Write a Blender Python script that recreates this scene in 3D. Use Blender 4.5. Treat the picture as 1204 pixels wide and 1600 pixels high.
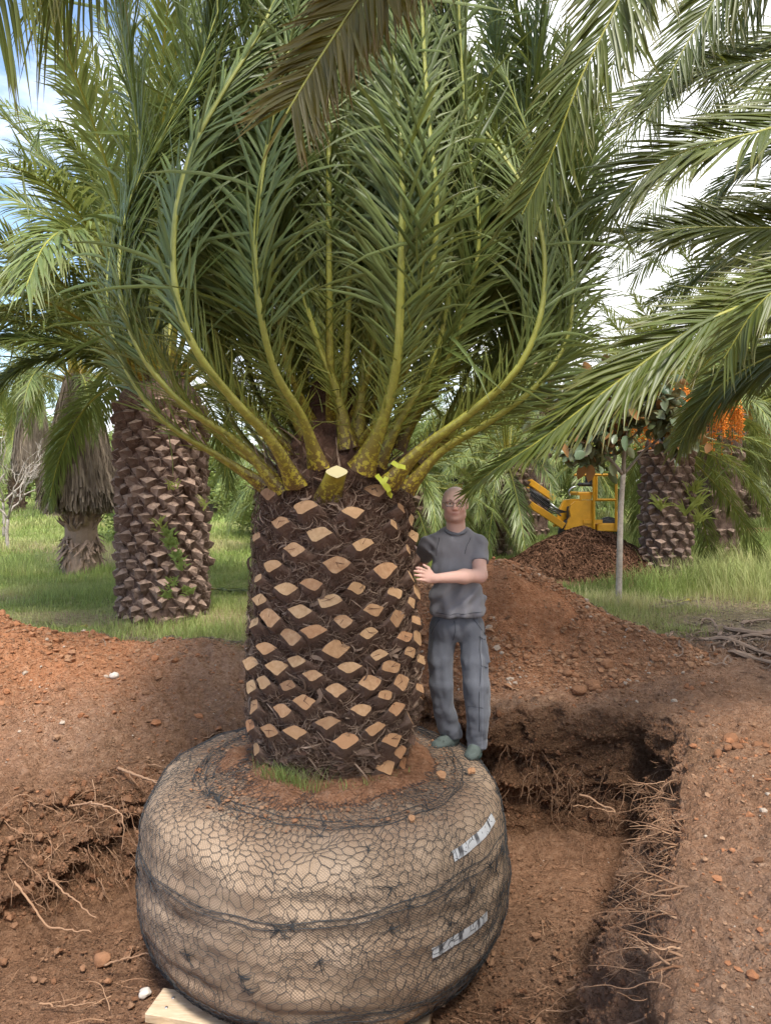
import bpy, math, random
import numpy as np
from mathutils import Vector, Matrix
R = math.radians
random.seed(7); rng = np.random.default_rng(7)
for o in list(bpy.data.objects): bpy.data.objects.remove(o)
sc = bpy.context.scene
col = sc.collection

# ------------------------------------------------------------------ camera
FPX, CX, CY, CAMZ = 1090.0, 602.0, 800.0, 1.74
PITCH = -math.atan(50 / 1090)
cam = bpy.data.cameras.new('camera'); camo = bpy.data.objects.new('camera', cam); col.objects.link(camo)
cam.sensor_fit = 'VERTICAL'; cam.sensor_height = 36; cam.lens = FPX / 1600 * 36
cam.clip_start = 0.05; cam.clip_end = 3000
camo.location = (0, 0, CAMZ); camo.rotation_euler = (math.pi / 2 + PITCH, 0, 0)
sc.camera = camo
# ------------------------------------------------------------------ world + sun
SUN_EL, SUN_AZ = R(60), R(165)      # azimuth measured from +Y clockwise (to the right, behind the camera)
w = bpy.data.worlds.new('World'); sc.world = w; w.use_nodes = True
nt = w.node_tree; nt.nodes.clear()
def N(t, ty, **kw):
    n = t.nodes.new(ty)
    for k, v in kw.items(): setattr(n, k, v)
    return n
sky = N(nt, 'ShaderNodeTexSky', sky_type='NISHITA', sun_disc=False)
sky.sun_elevation = SUN_EL; sky.sun_rotation = SUN_AZ; sky.air_density = 1.0; sky.dust_density = 1.2; sky.ozone_density = 1.6
b1 = N(nt, 'ShaderNodeBackground'); b1.inputs[1].default_value = 0.15
b2 = N(nt, 'ShaderNodeBackground'); b2.inputs[0].default_value = (0.97, 0.98, 1.0, 1); b2.inputs[1].default_value = 0.85
tc = N(nt, 'ShaderNodeTexCoord'); mp = N(nt, 'ShaderNodeMapping'); mp.inputs['Scale'].default_value = (1, 1, 2.2)
nz = N(nt, 'ShaderNodeTexNoise'); nz.inputs['Scale'].default_value = 2.6; nz.inputs['Detail'].default_value = 8; nz.inputs['Roughness'].default_value = 0.55
sep = N(nt, 'ShaderNodeSeparateXYZ'); nt.links.new(tc.outputs['Generated'], sep.inputs[0])
nt.links.new(tc.outputs['Generated'], mp.inputs[0]); nt.links.new(mp.outputs[0], nz.inputs[0])
mx = N(nt, 'ShaderNodeMath', operation='MULTIPLY_ADD'); mx.inputs[1].default_value = 0.42; nt.links.new(sep.outputs[0], mx.inputs[0]); nt.links.new(nz.outputs[0], mx.inputs[2])
cr = N(nt, 'ShaderNodeMapRange', clamp=True); cr.inputs['From Min'].default_value = 0.36; cr.inputs['From Max'].default_value = 0.52
nt.links.new(mx.outputs[0], cr.inputs['Value'])
ms = N(nt, 'ShaderNodeMixShader'); nt.links.new(cr.outputs[0], ms.inputs[0]); nt.links.new(sky.outputs[0], b1.inputs[0])
nt.links.new(b1.outputs[0], ms.inputs[1]); nt.links.new(b2.outputs[0], ms.inputs[2])
wo = N(nt, 'ShaderNodeOutputWorld'); nt.links.new(ms.outputs[0], wo.inputs[0])
sl = bpy.data.lights.new('sun', 'SUN'); so = bpy.data.objects.new('sun', sl); col.objects.link(so)
sl.energy = 2.5; sl.angle = R(12); sl.color = (1.0, 0.95, 0.87)
sd = Vector((math.sin(SUN_AZ) * math.cos(SUN_EL), math.cos(SUN_AZ) * math.cos(SUN_EL), math.sin(SUN_EL)))
so.rotation_euler = sd.to_track_quat('Z', 'Y').to_euler(); so.location = sd * 40
vs = sc.view_settings; vs.view_transform = 'Standard'; vs.look = 'None'; vs.exposure = 1.25; vs.gamma = 1
sc.cycles.max_bounces = 6; sc.cycles.diffuse_bounces = 3; sc.cycles.glossy_bounces = 2; sc.cycles.transmission_bounces = 4
sc.cycles.transparent_max_bounces = 8; sc.cycles.use_denoising = True; sc.cycles.caustics_reflective = False; sc.cycles.caustics_refractive = False
try: sc.cycles.use_adaptive_sampling = True; sc.cycles.adaptive_threshold = 0.02
except Exception: pass

# ------------------------------------------------------------------ helpers
def W(px, py, d):
    """photo pixel + distance along +Y -> world point"""
    a = (px - CX) / FPX; b = -(py - CY) / FPX
    f = np.array([a, math.cos(PITCH) - b * math.sin(PITCH), math.sin(PITCH) + b * math.cos(PITCH)])
    return np.array([0, 0, CAMZ]) + f * (d / f[1])
def G(px, py, z=0.0):
    """photo pixel on the horizontal plane z"""
    p = W(px, py, 1.0); k = (z - CAMZ) / (p[2] - CAMZ)
    return np.array([p[0] * k, k, z])
def hsh(ix, iy, iz, s=0):
    h = (ix.astype(np.int64) * 374761393 + iy.astype(np.int64) * 668265263 + iz.astype(np.int64) * 2147483647 % 4294967296 + iz.astype(np.int64) * 1274126177 + s * 974634777) & 0xFFFFFFFF
    h = ((h ^ (h >> 13)) * 1274126177) & 0xFFFFFFFF
    h = ((h ^ (h >> 16)) * 2246822519) & 0xFFFFFFFF
    return ((h ^ (h >> 15)) & 0xFFFFFF) / float(0xFFFFFF)
def vnoise(p, s=0):
    p = np.asarray(p, float); i = np.floor(p).astype(np.int64); f = p - i; f = f * f * (3 - 2 * f)
    r = 0
    for dx in (0, 1):
        for dy in (0, 1):
            for dz in (0, 1):
                wgt = (f[..., 0] if dx else 1 - f[..., 0]) * (f[..., 1] if dy else 1 - f[..., 1]) * (f[..., 2] if dz else 1 - f[..., 2])
                r = r + wgt * hsh(i[..., 0] + dx, i[..., 1] + dy, i[..., 2] + dz, s)
    return r * 2 - 1
def fbm(p, sc_=1.0, o=4, s=0, g=0.5):
    p = np.asarray(p, float) * sc_; r = 0; a = 1.0
    for k in range(o):
        r = r + a * vnoise(p + 17.3 * k, s + k); a *= g; p = p * 2.03
    return r
def sst(a, b, x):
    t = np.clip((x - a) / (b - a), 0, 1); return t * t * (3 - 2 * t)
def nrm(v):
    v = np.asarray(v, float); return v / np.maximum(np.linalg.norm(v, axis=-1, keepdims=True), 1e-9)

MAT = {}
class MB:
    """collects geometry; build() links it as ONE mesh object"""
    def __init__(s): s.V = []; s.F = {3: [], 4: []}; s.M = {3: [], 4: []}; s.C = []; s.n = 0
    def add(s, V, F, m=0, c=(0.5, 0, 0)):
        V = np.asarray(V, float).reshape(-1, 3); F = np.asarray(F, int); k = F.shape[-1]; F = F.reshape(-1, k)
        s.V.append(V); s.F[k].append(F + s.n); s.M[k].append(np.full(len(F), m))
        c = np.asarray(c, float)
        if c.ndim == 1: c = np.tile(c, (len(V), 1))
        s.C.append(c); s.n += len(V); return s
    def addF(s, F, m=0):   # faces onto the vertices added last
        F = np.asarray(F, int); k = F.shape[-1]; F = F.reshape(-1, k); s.F[k].append(F + s.n - len(s.V[-1])); s.M[k].append(np.full(len(F), m)); return s
    def mesh(s, name, mats, origin=(0, 0, 0), smooth=True):
        me = bpy.data.meshes.new(name)
        V = np.concatenate(s.V) - np.asarray(origin, float)
        q = np.concatenate(s.F[4]) if s.F[4] else np.zeros((0, 4), int); t = np.concatenate(s.F[3]) if s.F[3] else np.zeros((0, 3), int)
        mi = np.concatenate(([np.concatenate(s.M[4])] if s.F[4] else []) + ([np.concatenate(s.M[3])] if s.F[3] else []))
        me.vertices.add(len(V)); me.vertices.foreach_set('co', V.astype(np.float32).ravel())
        loops = np.concatenate([q.ravel(), t.ravel()]); me.loops.add(len(loops)); me.loops.foreach_set('vertex_index', loops.astype(np.int32))
        nf = len(q) + len(t); me.polygons.add(nf)
        ls = np.concatenate([np.arange(len(q)) * 4, len(q) * 4 + np.arange(len(t)) * 3]).astype(np.int32)
        me.polygons.foreach_set('loop_start', ls)
        me.polygons.foreach_set('material_index', mi.astype(np.int32))
        me.polygons.foreach_set('use_smooth', np.full(nf, smooth, bool))
        C = np.concatenate(s.C); C = np.concatenate([C, np.ones((len(C), 1))], 1)
        a = me.color_attributes.new('col', 'FLOAT_COLOR', 'POINT'); a.data.foreach_set('color', C.astype(np.float32).ravel())
        me.update(calc_edges=True)
        for m in (mats if isinstance(mats, (list, tuple)) else [mats]): me.materials.append(MAT[m])
        return me
    def build(s, name, mats, parent=None, smooth=True, loc=None):
        org = ORG.get(parent.name, (0, 0, 0)) if parent else (loc if loc is not None else (0, 0, 0))
        o = bpy.data.objects.new(name, s.mesh(name, mats, org, smooth)); col.objects.link(o)
        if parent: o.parent = parent
        else: o.location = org
        ORG[o.name] = org
        return o
ORG = {}
def empty(name, loc, label, cat, group=None, kind=None):
    o = bpy.data.objects.new(name, None); col.objects.link(o); o.location = loc; o.empty_display_size = 0.2
    ORG[o.name] = tuple(loc); tag(o, label, cat, group, kind); return o
def tag(o, label=None, cat=None, group=None, kind=None):
    if label: o['label'] = label
    if cat: o['category'] = cat
    if group: o['group'] = group
    if kind: o['kind'] = kind
    return o
def curve(pts, n):
    """catmull-rom through pts, n samples evenly by length"""
    P = np.asarray(pts, float); P = np.vstack([2 * P[0] - P[1], P, 2 * P[-1] - P[-2]]); out = []
    for i in range(1, len(P) - 2):
        t = np.linspace(0, 1, 12, endpoint=False)[:, None]; a, b, c, d = P[i - 1], P[i], P[i + 1], P[i + 2]
        out.append(0.5 * (2 * b + (c - a) * t + (2 * a - 5 * b + 4 * c - d) * t * t + (3 * b - a - 3 * c + d) * t ** 3))
    Q = np.vstack(out + [P[-2][None]]); L = np.concatenate([[0], np.cumsum(np.linalg.norm(np.diff(Q, axis=0), axis=1))])
    s = np.linspace(0, L[-1], n); return np.stack([np.interp(s, L, Q[:, k]) for k in range(3)], 1)
def tangents(P): return nrm(np.gradient(P, axis=0))
def tube(mb, P, rad, k=6, m=0, c=(0.5, 0, 0), flat=1.0, up=None, cap=True):
    P = np.asarray(P, float); n = len(P); T = tangents(P)
    u = np.array(up if up is not None else (0, 0, 1.0)); u = np.tile(u, (n, 1)) if u.ndim == 1 else u
    S = np.cross(T, u); bad = np.linalg.norm(S, axis=1) < 1e-3; S[bad] = np.cross(T[bad], (1, 0.1, 0)); S = nrm(S); U = np.cross(S, T)
    r = np.broadcast_to(np.asarray(rad, float), (n,)); a = np.arange(k) / k * 2 * math.pi
    V = P[:, None] + r[:, None, None] * (np.cos(a)[None, :, None] * S[:, None] + flat * np.sin(a)[None, :, None] * U[:, None])
    i = np.arange(n - 1)[:, None] * k; j = np.arange(k)[None]; j2 = (j + 1) % k
    F = np.stack([i + j, i + j2, i + k + j2, i + k + j], -1).reshape(-1, 4)
    if cap:
        V = np.vstack([V.reshape(-1, 3), P[0], P[-1]]); e = n * k
        mb.add(V, F, m, c); jj = np.arange(k)
        mb.addF(np.stack([np.full(k, e), (jj + 1) % k, jj], 1), m); mb.addF(np.stack([np.full(k, e + 1), (n - 1) * k + jj, (n - 1) * k + (jj + 1) % k], 1), m)
    else: mb.add(V, F, m, c)
def box(mb, c, s, rot=None, m=0, cc=(0.5, 0, 0), bev=0.0):
    """box centred c, size s; bev chamfers all edges"""
    s = np.array(s, float) / 2
    if bev <= 0:
        V = np.array([[x, y, z] for x in (-1, 1) for y in (-1, 1) for z in (-1, 1)], float) * s
        F = [[0, 1, 3, 2], [4, 6, 7, 5], [0, 4, 5, 1], [2, 3, 7, 6], [0, 2, 6, 4], [1, 5, 7, 3]]
        if rot is not None: V = V @ np.array(rot).T
        mb.add(V + c, F, m, cc); return
    V = []; idx = {}
    for x in (-1, 1):
        for y in (-1, 1):
            for z in (-1, 1):
                for ax in range(3):
                    p = np.array([x, y, z], float) * (s - bev); p[ax] = (x, y, z)[ax] * s[ax]; idx[(x, y, z, ax)] = len(V); V.append(p)
    Q = []; Tt = []
    for ax in range(3):
        a, b = [k for k in range(3) if k != ax]
        for sg in (-1, 1):
            q = []
            for (u, v) in ((-1, -1), (1, -1), (1, 1), (-1, 1)):
                t = [0, 0, 0]; t[ax] = sg; t[a] = u; t[b] = v; q.append(idx[(*t, ax)])
            Q.append(q)
            for _ in ():
                pass
        # edges parallel to ax
        for u in (-1, 1):
            for v in (-1, 1):
                t0 = [0, 0, 0]; t0[ax] = -1; t0[a] = u; t0[b] = v; t1 = list(t0); t1[ax] = 1
                Q.append([idx[(*t0, a)], idx[(*t0, b)], idx[(*t1, b)], idx[(*t1, a)]])
    for x in (-1, 1):
        for y in (-1, 1):
            for z in (-1, 1): Tt.append([idx[(x, y, z, 0)], idx[(x, y, z, 1)], idx[(x, y, z, 2)]])
    V = np.array(V)
    Q = np.array(Q); Tt = np.array(Tt)
    def orient(F):
        n = np.cross(V[F[:, 1]] - V[F[:, 0]], V[F[:, 2]] - V[F[:, 0]]); cen = V[F].mean(1); fl = (n * cen).sum(1) < 0; F[fl] = F[fl][:, ::-1]; return F
    Q = orient(Q); Tt = orient(Tt)
    if rot is not None: V = V @ np.array(rot).T
    mb.add(V + c, Q, m, cc); mb.addF(Tt, m)
def rotm(ax, ang): return np.array(Matrix.Rotation(ang, 3, ax))
def frame(z, up=(0, 0, 1)):
    z = nrm(z); x = np.cross(up, z)
    if np.linalg.norm(x) < 1e-3: x = np.cross((1, 0, 0), z)
    x = nrm(x); return np.stack([x, np.cross(z, x), z], 1)
ICO = None
def ico():
    p = (1 + 5 ** .5) / 2
    V = nrm(np.array([[-1, p, 0], [1, p, 0], [-1, -p, 0], [1, -p, 0], [0, -1, p], [0, 1, p], [0, -1, -p], [0, 1, -p], [p, 0, -1], [p, 0, 1], [-p, 0, -1], [-p, 0, 1]]))
    F = np.array([[0, 11, 5], [0, 5, 1], [0, 1, 7], [0, 7, 10], [0, 10, 11], [1, 5, 9], [5, 11, 4], [11, 10, 2], [10, 7, 6], [7, 1, 8], [3, 9, 4], [3, 4, 2], [3, 2, 6], [3, 6, 8], [3, 8, 9], [4, 9, 5], [2, 4, 11], [6, 2, 10], [8, 6, 7], [9, 8, 1]])
    return V, F
def ico2(lv=1):
    V, F = ico()
    for _ in range(lv):
        V = list(V); mid = {}; NF = []
        def m(a, b):
            k = (min(a, b), max(a, b))
            if k not in mid: v = V[a] + V[b]; V.append(v / np.linalg.norm(v)); mid[k] = len(V) - 1
            return mid[k]
        for a, b, c in F:
            x, y, z = m(a, b), m(b, c), m(c, a); NF += [[a, x, z], [b, y, x], [c, z, y], [x, y, z]]
        V = np.array(V); F = np.array(NF)
    return V, F

# ------------------------------------------------------------------ materials
def mat(name, build, disp=False):
    m = bpy.data.materials.new(name); m.use_nodes = True; t = m.node_tree; t.nodes.clear()
    out = N(t, 'ShaderNodeOutputMaterial'); build(t, out, m); MAT[name] = m; return m
def L(t, a, b): t.links.new(a, b)
def ramp(t, src, stops):
    r = N(t, 'ShaderNodeValToRGB'); e = r.color_ramp.elements
    while len(e) < len(stops): e.new(0.5)
    for el, (p, c) in zip(e, stops): el.position = p; el.color = (*c, 1)
    L(t, src, r.inputs[0]); return r.outputs[0]
def mixc(t, f, a, b, mode='MIX'):
    n = N(t, 'ShaderNodeMix', data_type='RGBA', blend_type=mode)
    for s, v in ((n.inputs[0], f), (n.inputs[6], a), (n.inputs[7], b)):
        if hasattr(v, 'is_linked') or hasattr(v, 'node'): L(t, v, s)
        else: s.default_value = v if isinstance(v, (int, float)) else (*v, 1)
    return n.outputs[2]
def noise(t, scale, detail=6, rough=0.6, vec=None, dist=0.0):
    n = N(t, 'ShaderNodeTexNoise'); n.inputs['Scale'].default_value = scale; n.inputs['Detail'].default_value = detail
    n.inputs['Roughness'].default_value = rough; n.inputs['Distortion'].default_value = dist
    if vec is not None: L(t, vec, n.inputs[0])
    return n.outputs[0]
def coords(t, scale=(1, 1, 1)):
    c = N(t, 'ShaderNodeTexCoord'); m = N(t, 'ShaderNodeMapping'); m.inputs['Scale'].default_value = scale; L(t, c.outputs['Object'], m.inputs[0]); return m.outputs[0]
def bump(t, h, strength=0.5, dist=0.01, nin=None):
    b = N(t, 'ShaderNodeBump'); b.inputs['Strength'].default_value = strength; b.inputs['Distance'].default_value = dist; L(t, h, b.inputs['Height'])
    if nin is not None: L(t, nin, b.inputs['Normal'])
    return b.outputs[0]
def math_(t, op, a, b=None, c=None):
    n = N(t, 'ShaderNodeMath', operation=op)
    for s, v in zip(n.inputs, (a, b, c)):
        if v is None: continue
        if isinstance(v, (int, float)): s.default_value = v
        else: L(t, v, s)
    return n.outputs[0]
def pbr(t, out, colr, rough=0.8, spec=0.3, normal=None, metal=0.0):
    p = N(t, 'ShaderNodeBsdfPrincipled')
    if isinstance(colr, tuple): p.inputs['Base Color'].default_value = (*colr, 1)
    else: L(t, colr, p.inputs['Base Color'])
    if isinstance(rough, (int, float)): p.inputs['Roughness'].default_value = rough
    else: L(t, rough, p.inputs['Roughness'])
    p.inputs['Specular IOR Level'].default_value = spec; p.inputs['Metallic'].default_value = metal
    if normal is not None: L(t, normal, p.inputs['Normal'])
    if out is not None: L(t, p.outputs[0], out.inputs[0])
    return p
def colattr(t):
    a = N(t, 'ShaderNodeVertexColor', layer_name='col'); s = N(t, 'ShaderNodeSeparateColor'); L(t, a.outputs[0], s.inputs[0]); return s.outputs
def m_leaf(name, dark, light, yellow, brown, trans=0.28, rough=0.42):
    # col.r random per leaflet, col.g yellowness, col.b browning towards the tip
    def b(t, out, m):
        c = colattr(t)
        g = mixc(t, c[0], dark, light); g = mixc(t, c[1], g, yellow); g = mixc(t, c[2], g, brown)
        n = noise(t, 30, 3, 0.6, coords(t)); g = mixc(t, math_(t, 'MULTIPLY', n, 0.35), g, dark)
        p = pbr(t, None, g, rough, 0.4); tr = N(t, 'ShaderNodeBsdfTranslucent'); L(t, mixc(t, 0.5, g, yellow), tr.inputs[0])
        x = N(t, 'ShaderNodeMixShader'); x.inputs[0].default_value = trans; L(t, p.outputs[0], x.inputs[1]); L(t, tr.outputs[0], x.inputs[2]); L(t, x.outputs[0], out.inputs[0])
    mat(name, b)
m_leaf('leaf_blue', (0.040, 0.078, 0.022), (0.185, 0.255, 0.095), (0.30, 0.32, 0.06), (0.22, 0.15, 0.06))
m_leaf('leaf_olive', (0.035, 0.065, 0.014), (0.095, 0.140, 0.038), (0.26, 0.26, 0.04), (0.20, 0.12, 0.045))
m_leaf('leaf_far', (0.055, 0.105, 0.032), (0.175, 0.260, 0.085), (0.34, 0.34, 0.08), (0.24, 0.17, 0.08))
m_leaf('leaf_brown', (0.055, 0.062, 0.010), (0.125, 0.120, 0.024), (0.26, 0.19, 0.03), (0.18, 0.07, 0.025), trans=0.45)
m_leaf('leaf_dead', (0.13, 0.10, 0.075), (0.33, 0.26, 0.19), (0.36, 0.28, 0.17), (0.10, 0.07, 0.05), trans=0.1, rough=0.8)
m_leaf('grass', (0.130, 0.200, 0.035), (0.350, 0.440, 0.115), (0.62, 0.54, 0.28), (0.40, 0.32, 0.18), trans=0.3, rough=0.6)
m_leaf('shrub', (0.080, 0.140, 0.035), (0.240, 0.330, 0.095), (0.42, 0.44, 0.12), (0.35, 0.28, 0.14), trans=0.3, rough=0.6)
m_leaf('broad_leaf', (0.055, 0.105, 0.045), (0.20, 0.28, 0.17), (0.42, 0.20, 0.05), (0.30, 0.12, 0.06), trans=0.2, rough=0.35)
def _rachis(t, out, m):
    c = colattr(t); v = coords(t)
    n = noise(t, 9, 5, 0.65, v); g = ramp(t, n, [(0.3, (0.17, 0.21, 0.04)), (0.55, (0.26, 0.30, 0.065)), (0.8, (0.33, 0.35, 0.10))])
    g = mixc(t, c[1], g, (0.44, 0.31, 0.02))
    sp = noise(t, 38, 4, 0.7, v); br = math_(t, 'MULTIPLY', c[2], math_(t, 'GREATER_THAN', sp, 0.47))
    g = mixc(t, br, g, (0.075, 0.03, 0.018)); pbr(t, out, g, 0.42, 0.4, bump(t, noise(t, 60, 3, 0.6, v), 0.3, 0.004))
mat('rachis', _rachis)
def _soil(t, out, m):
    c = colattr(t)   # r: grassy ground, g: redness, b: dampness (freshly dug subsoil)
    v = coords(t); n1 = noise(t, 1.3, 8, 0.65, v); n2 = noise(t, 22, 8, 0.72, v); n3 = noise(t, 120, 4, 0.7, v)
    a = ramp(t, n2, [(0.28, (0.200, 0.115, 0.072)), (0.5, (0.330, 0.205, 0.135)), (0.72, (0.460, 0.315, 0.220))])
    red = ramp(t, n2, [(0.28, (0.27, 0.110, 0.052)), (0.5, (0.43, 0.195, 0.098)), (0.72, (0.54, 0.30, 0.18))])
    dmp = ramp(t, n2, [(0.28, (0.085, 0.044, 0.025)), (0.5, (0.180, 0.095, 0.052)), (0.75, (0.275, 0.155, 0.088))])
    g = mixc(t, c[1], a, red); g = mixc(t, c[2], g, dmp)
    g = mixc(t, math_(t, 'MULTIPLY', math_(t, 'SUBTRACT', n1, 0.46), 0.7), g, (0.11, 0.055, 0.03))
    vo = N(t, 'ShaderNodeTexVoronoi'); vo.inputs['Scale'].default_value = 55; L(t, v, vo.inputs[0])
    g = mixc(t, math_(t, 'MULTIPLY', math_(t, 'LESS_THAN', vo.outputs[0], 0.17), 0.35), g, (0.42, 0.28, 0.18))
    gr = ramp(t, noise(t, 6, 6, 0.75, v), [(0.3, (0.15, 0.18, 0.05)), (0.5, (0.26, 0.29, 0.09)), (0.68, (0.42, 0.38, 0.19))])
    straw = ramp(t, noise(t, 14, 6, 0.75, v), [(0.3, (0.17, 0.12, 0.07)), (0.5, (0.36, 0.27, 0.16)), (0.7, (0.52, 0.42, 0.27))])
    gr = mixc(t, c[2], gr, straw); g = mixc(t, c[0], g, gr)
    h = math_(t, 'ADD', math_(t, 'MULTIPLY', n2, 1.0), math_(t, 'MULTIPLY', n3, 0.35))
    h = math_(t, 'ADD', h, math_(t, 'MULTIPLY', vo.outputs[0], -0.5))
    n6 = noise(t, 7, 5, 0.7, v, 0.6)
    pbr(t, out, g, 0.95, 0.12, bump(t, h, 0.9, 0.04, bump(t, n6, 0.8, 0.10)))
mat('soil', _soil)
def _clod(t, out, m):
    c = colattr(t); v = coords(t); n = noise(t, 60, 4, 0.7, v)
    g = mixc(t, c[0], (0.13, 0.065, 0.036), (0.42, 0.255, 0.155)); g = mixc(t, c[1], g, (0.38, 0.16, 0.075)); g = mixc(t, c[2], g, (0.50, 0.42, 0.34))
    g = mixc(t, math_(t, 'MULTIPLY', n, 0.4), g, (0.12, 0.06, 0.035)); pbr(t, out, g, 0.95, 0.1, bump(t, n, 0.6, 0.01))
mat('clod', _clod)
def _root(t, out, m):
    c = colattr(t); v = coords(t); g = mixc(t, c[0], (0.15, 0.075, 0.042), (0.46, 0.285, 0.175)); g = mixc(t, math_(t, 'MULTIPLY', noise(t, 40, 3, 0.6, v), 0.35), g, (0.13, 0.06, 0.03)); pbr(t, out, g, 0.85, 0.15)
mat('root', _root)
def _bark(t, out, m):
    c = colattr(t); v = coords(t, (1, 1, 1)); n = noise(t, 14, 8, 0.7, v); s = noise(t, 90, 4, 0.7, coords(t, (1, 1, 0.2)))
    g = ramp(t, n, [(0.25, (0.045, 0.022, 0.014)), (0.5, (0.115, 0.062, 0.042)), (0.75, (0.235, 0.145, 0.100))])
    g = mixc(t, c[0], g, (0.24, 0.165, 0.125)); pbr(t, out, g, 0.9, 0.15, bump(t, math_(t, 'ADD', n, s), 0.9, 0.02))
mat('bark', _bark)
def _cut(t, out, m):
    c = colattr(t); v = coords(t); n = noise(t, 28, 6, 0.65, v)
    g = ramp(t, n, [(0.3, (0.32, 0.165, 0.080)), (0.55, (0.47, 0.275, 0.145)), (0.8, (0.58, 0.385, 0.225))])
    g = mixc(t, c[0], g, (0.37, 0.175, 0.085)); g = mixc(t, c[1], g, (0.66, 0.56, 0.30)); g = mixc(t, c[2], g, (0.13, 0.065, 0.04))
    pbr(t, out, g, 0.8, 0.15, bump(t, noise(t, 150, 3, 0.6, v), 0.4, 0.004))
mat('cut_wood', _cut)
def _cutold(t, out, m):
    v = coords(t); n = noise(t, 20, 6, 0.7, v)
    g = ramp(t, n, [(0.3, (0.17, 0.11, 0.08)), (0.55, (0.30, 0.21, 0.16)), (0.8, (0.45, 0.35, 0.28))]); pbr(t, out, g, 0.85, 0.2, bump(t, n, 0.6, 0.01))
mat('cut_old', _cutold)
def _oldbark(t, out, m):
    c = colattr(t); v = coords(t); n = noise(t, 9, 8, 0.7, v)
    g = ramp(t, n, [(0.25, (0.045, 0.028, 0.022)), (0.5, (0.125, 0.080, 0.062)), (0.75, (0.27, 0.19, 0.15))]); g = mixc(t, c[0], g, (0.30, 0.22, 0.18)); pbr(t, out, g, 0.9, 0.15, bump(t, n, 0.9, 0.03))
mat('old_bark', _oldbark)
def _fibre(t, out, m):
    c = colattr(t); g = mixc(t, c[0], (0.065, 0.034, 0.022), (0.34, 0.235, 0.165)); pbr(t, out, g, 0.8, 0.2)
mat('fibre', _fibre)
def _burlap(t, out, m):
    v = coords(t); n = noise(t, 3, 6, 0.6, v); g = ramp(t, n, [(0.3, (0.27, 0.185, 0.125)), (0.55, (0.38, 0.275, 0.19)), (0.8, (0.46, 0.345, 0.25))])
    c = N(t, 'ShaderNodeTexCoord'); h = None
    uvn = N(t, 'ShaderNodeVertexColor', layer_name='col'); s = N(t, 'ShaderNodeSeparateColor'); L(t, uvn.outputs[0], s.inputs[0])
    wa = math_(t, 'SINE', math_(t, 'MULTIPLY', s.outputs[0], 2400.0)); wb = math_(t, 'SINE', math_(t, 'MULTIPLY', s.outputs[1], 900.0))
    h = math_(t, 'MULTIPLY', wa, wb); g = mixc(t, math_(t, 'MULTIPLY', math_(t, 'ADD', h, 1.0), 0.05), g, (0.20, 0.12, 0.07))
    st = noise(t, 7, 6, 0.7, v); g = mixc(t, math_(t, 'MULTIPLY', s.outputs[2], math_(t, 'GREATER_THAN', st, 0.42)), g, (0.26, 0.14, 0.08))
    pbr(t, out, g, 0.95, 0.1, bump(t, math_(t, 'ADD', h, math_(t, 'MULTIPLY', noise(t, 12, 4, 0.6, v), 4.0)), 0.5, 0.006))
mat('burlap', _burlap)
def simple(name, c, rough=0.6, spec=0.4, metal=0.0, nsc=0, var=0.3, bmp=0.0):
    def b(t, out, m):
        if nsc:
            v = coords(t); n = noise(t, nsc, 5, 0.65, v); g = mixc(t, n, tuple(x * (1 - var) for x in c), tuple(min(1, x * (1 + var)) for x in c))
            pbr(t, out, g, rough, spec, bump(t, n, bmp, 0.01) if bmp else None, metal)
        else: pbr(t, out, c, rough, spec, None, metal)
    mat(name, b)
def _mulch(t, out, m):
    c = colattr(t); pbr(t, out, mixc(t, c[0], (0.035, 0.017, 0.010), (0.17, 0.088, 0.052)), 0.95, 0.08)
mat('mulch_fibre', _mulch)
simple('net', (0.055, 0.055, 0.055), 0.6, 0.3)
simple('net_brown', (0.10, 0.06, 0.04), 0.7, 0.2)
def _plank(t, out, m):
    v = coords(t, (2, 14, 14)); n = noise(t, 4, 7, 0.6, v, 0.5)
    pbr(t, out, ramp(t, n, [(0.3, (0.44, 0.31, 0.19)), (0.55, (0.60, 0.46, 0.31)), (0.8, (0.68, 0.55, 0.39))]), 0.7, 0.25, bump(t, n, 0.3, 0.004))
mat('plank', _plank)
simple('screw', (0.6, 0.6, 0.62), 0.35, 0.5, 0.9)
def _tape(t, out, m):
    c = colattr(t); v = coords(t); g = mixc(t, c[0], (0.60, 0.60, 0.60), (0.02, 0.02, 0.022))
    g = mixc(t, math_(t, 'MULTIPLY', noise(t, 25, 3, 0.6, v), 0.4), g, (0.28, 0.27, 0.27)); pbr(t, out, g, 0.35, 0.5)
mat('tape', _tape)
simple('ribbon', (0.40, 0.42, 0.035), 0.5, 0.4, nsc=20, var=0.25)
simple('yellow_paint', (0.62, 0.30, 0.018), 0.45, 0.5, nsc=7, var=0.25)
simple('black_rubber', (0.022, 0.022, 0.024), 0.6, 0.4, nsc=15, var=0.4)
simple('fruit', (0.80, 0.25, 0.02), 0.5, 0.4, nsc=3, var=0.25)
simple('fruit_stem', (0.72, 0.30, 0.05), 0.6, 0.3)
simple('grey_bark', (0.33, 0.29, 0.25), 0.9, 0.15, nsc=16, var=0.75, bmp=0.6)
simple('dark_bark', (0.15, 0.115, 0.09), 0.9, 0.15, nsc=8, var=0.5, bmp=0.6)
simple('stone', (0.56, 0.50, 0.44), 0.85, 0.2, nsc=12, var=0.25, bmp=0.5)
simple('dead_wood', (0.27, 0.19, 0.14), 0.9, 0.15, nsc=9, var=0.5, bmp=0.8)
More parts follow.
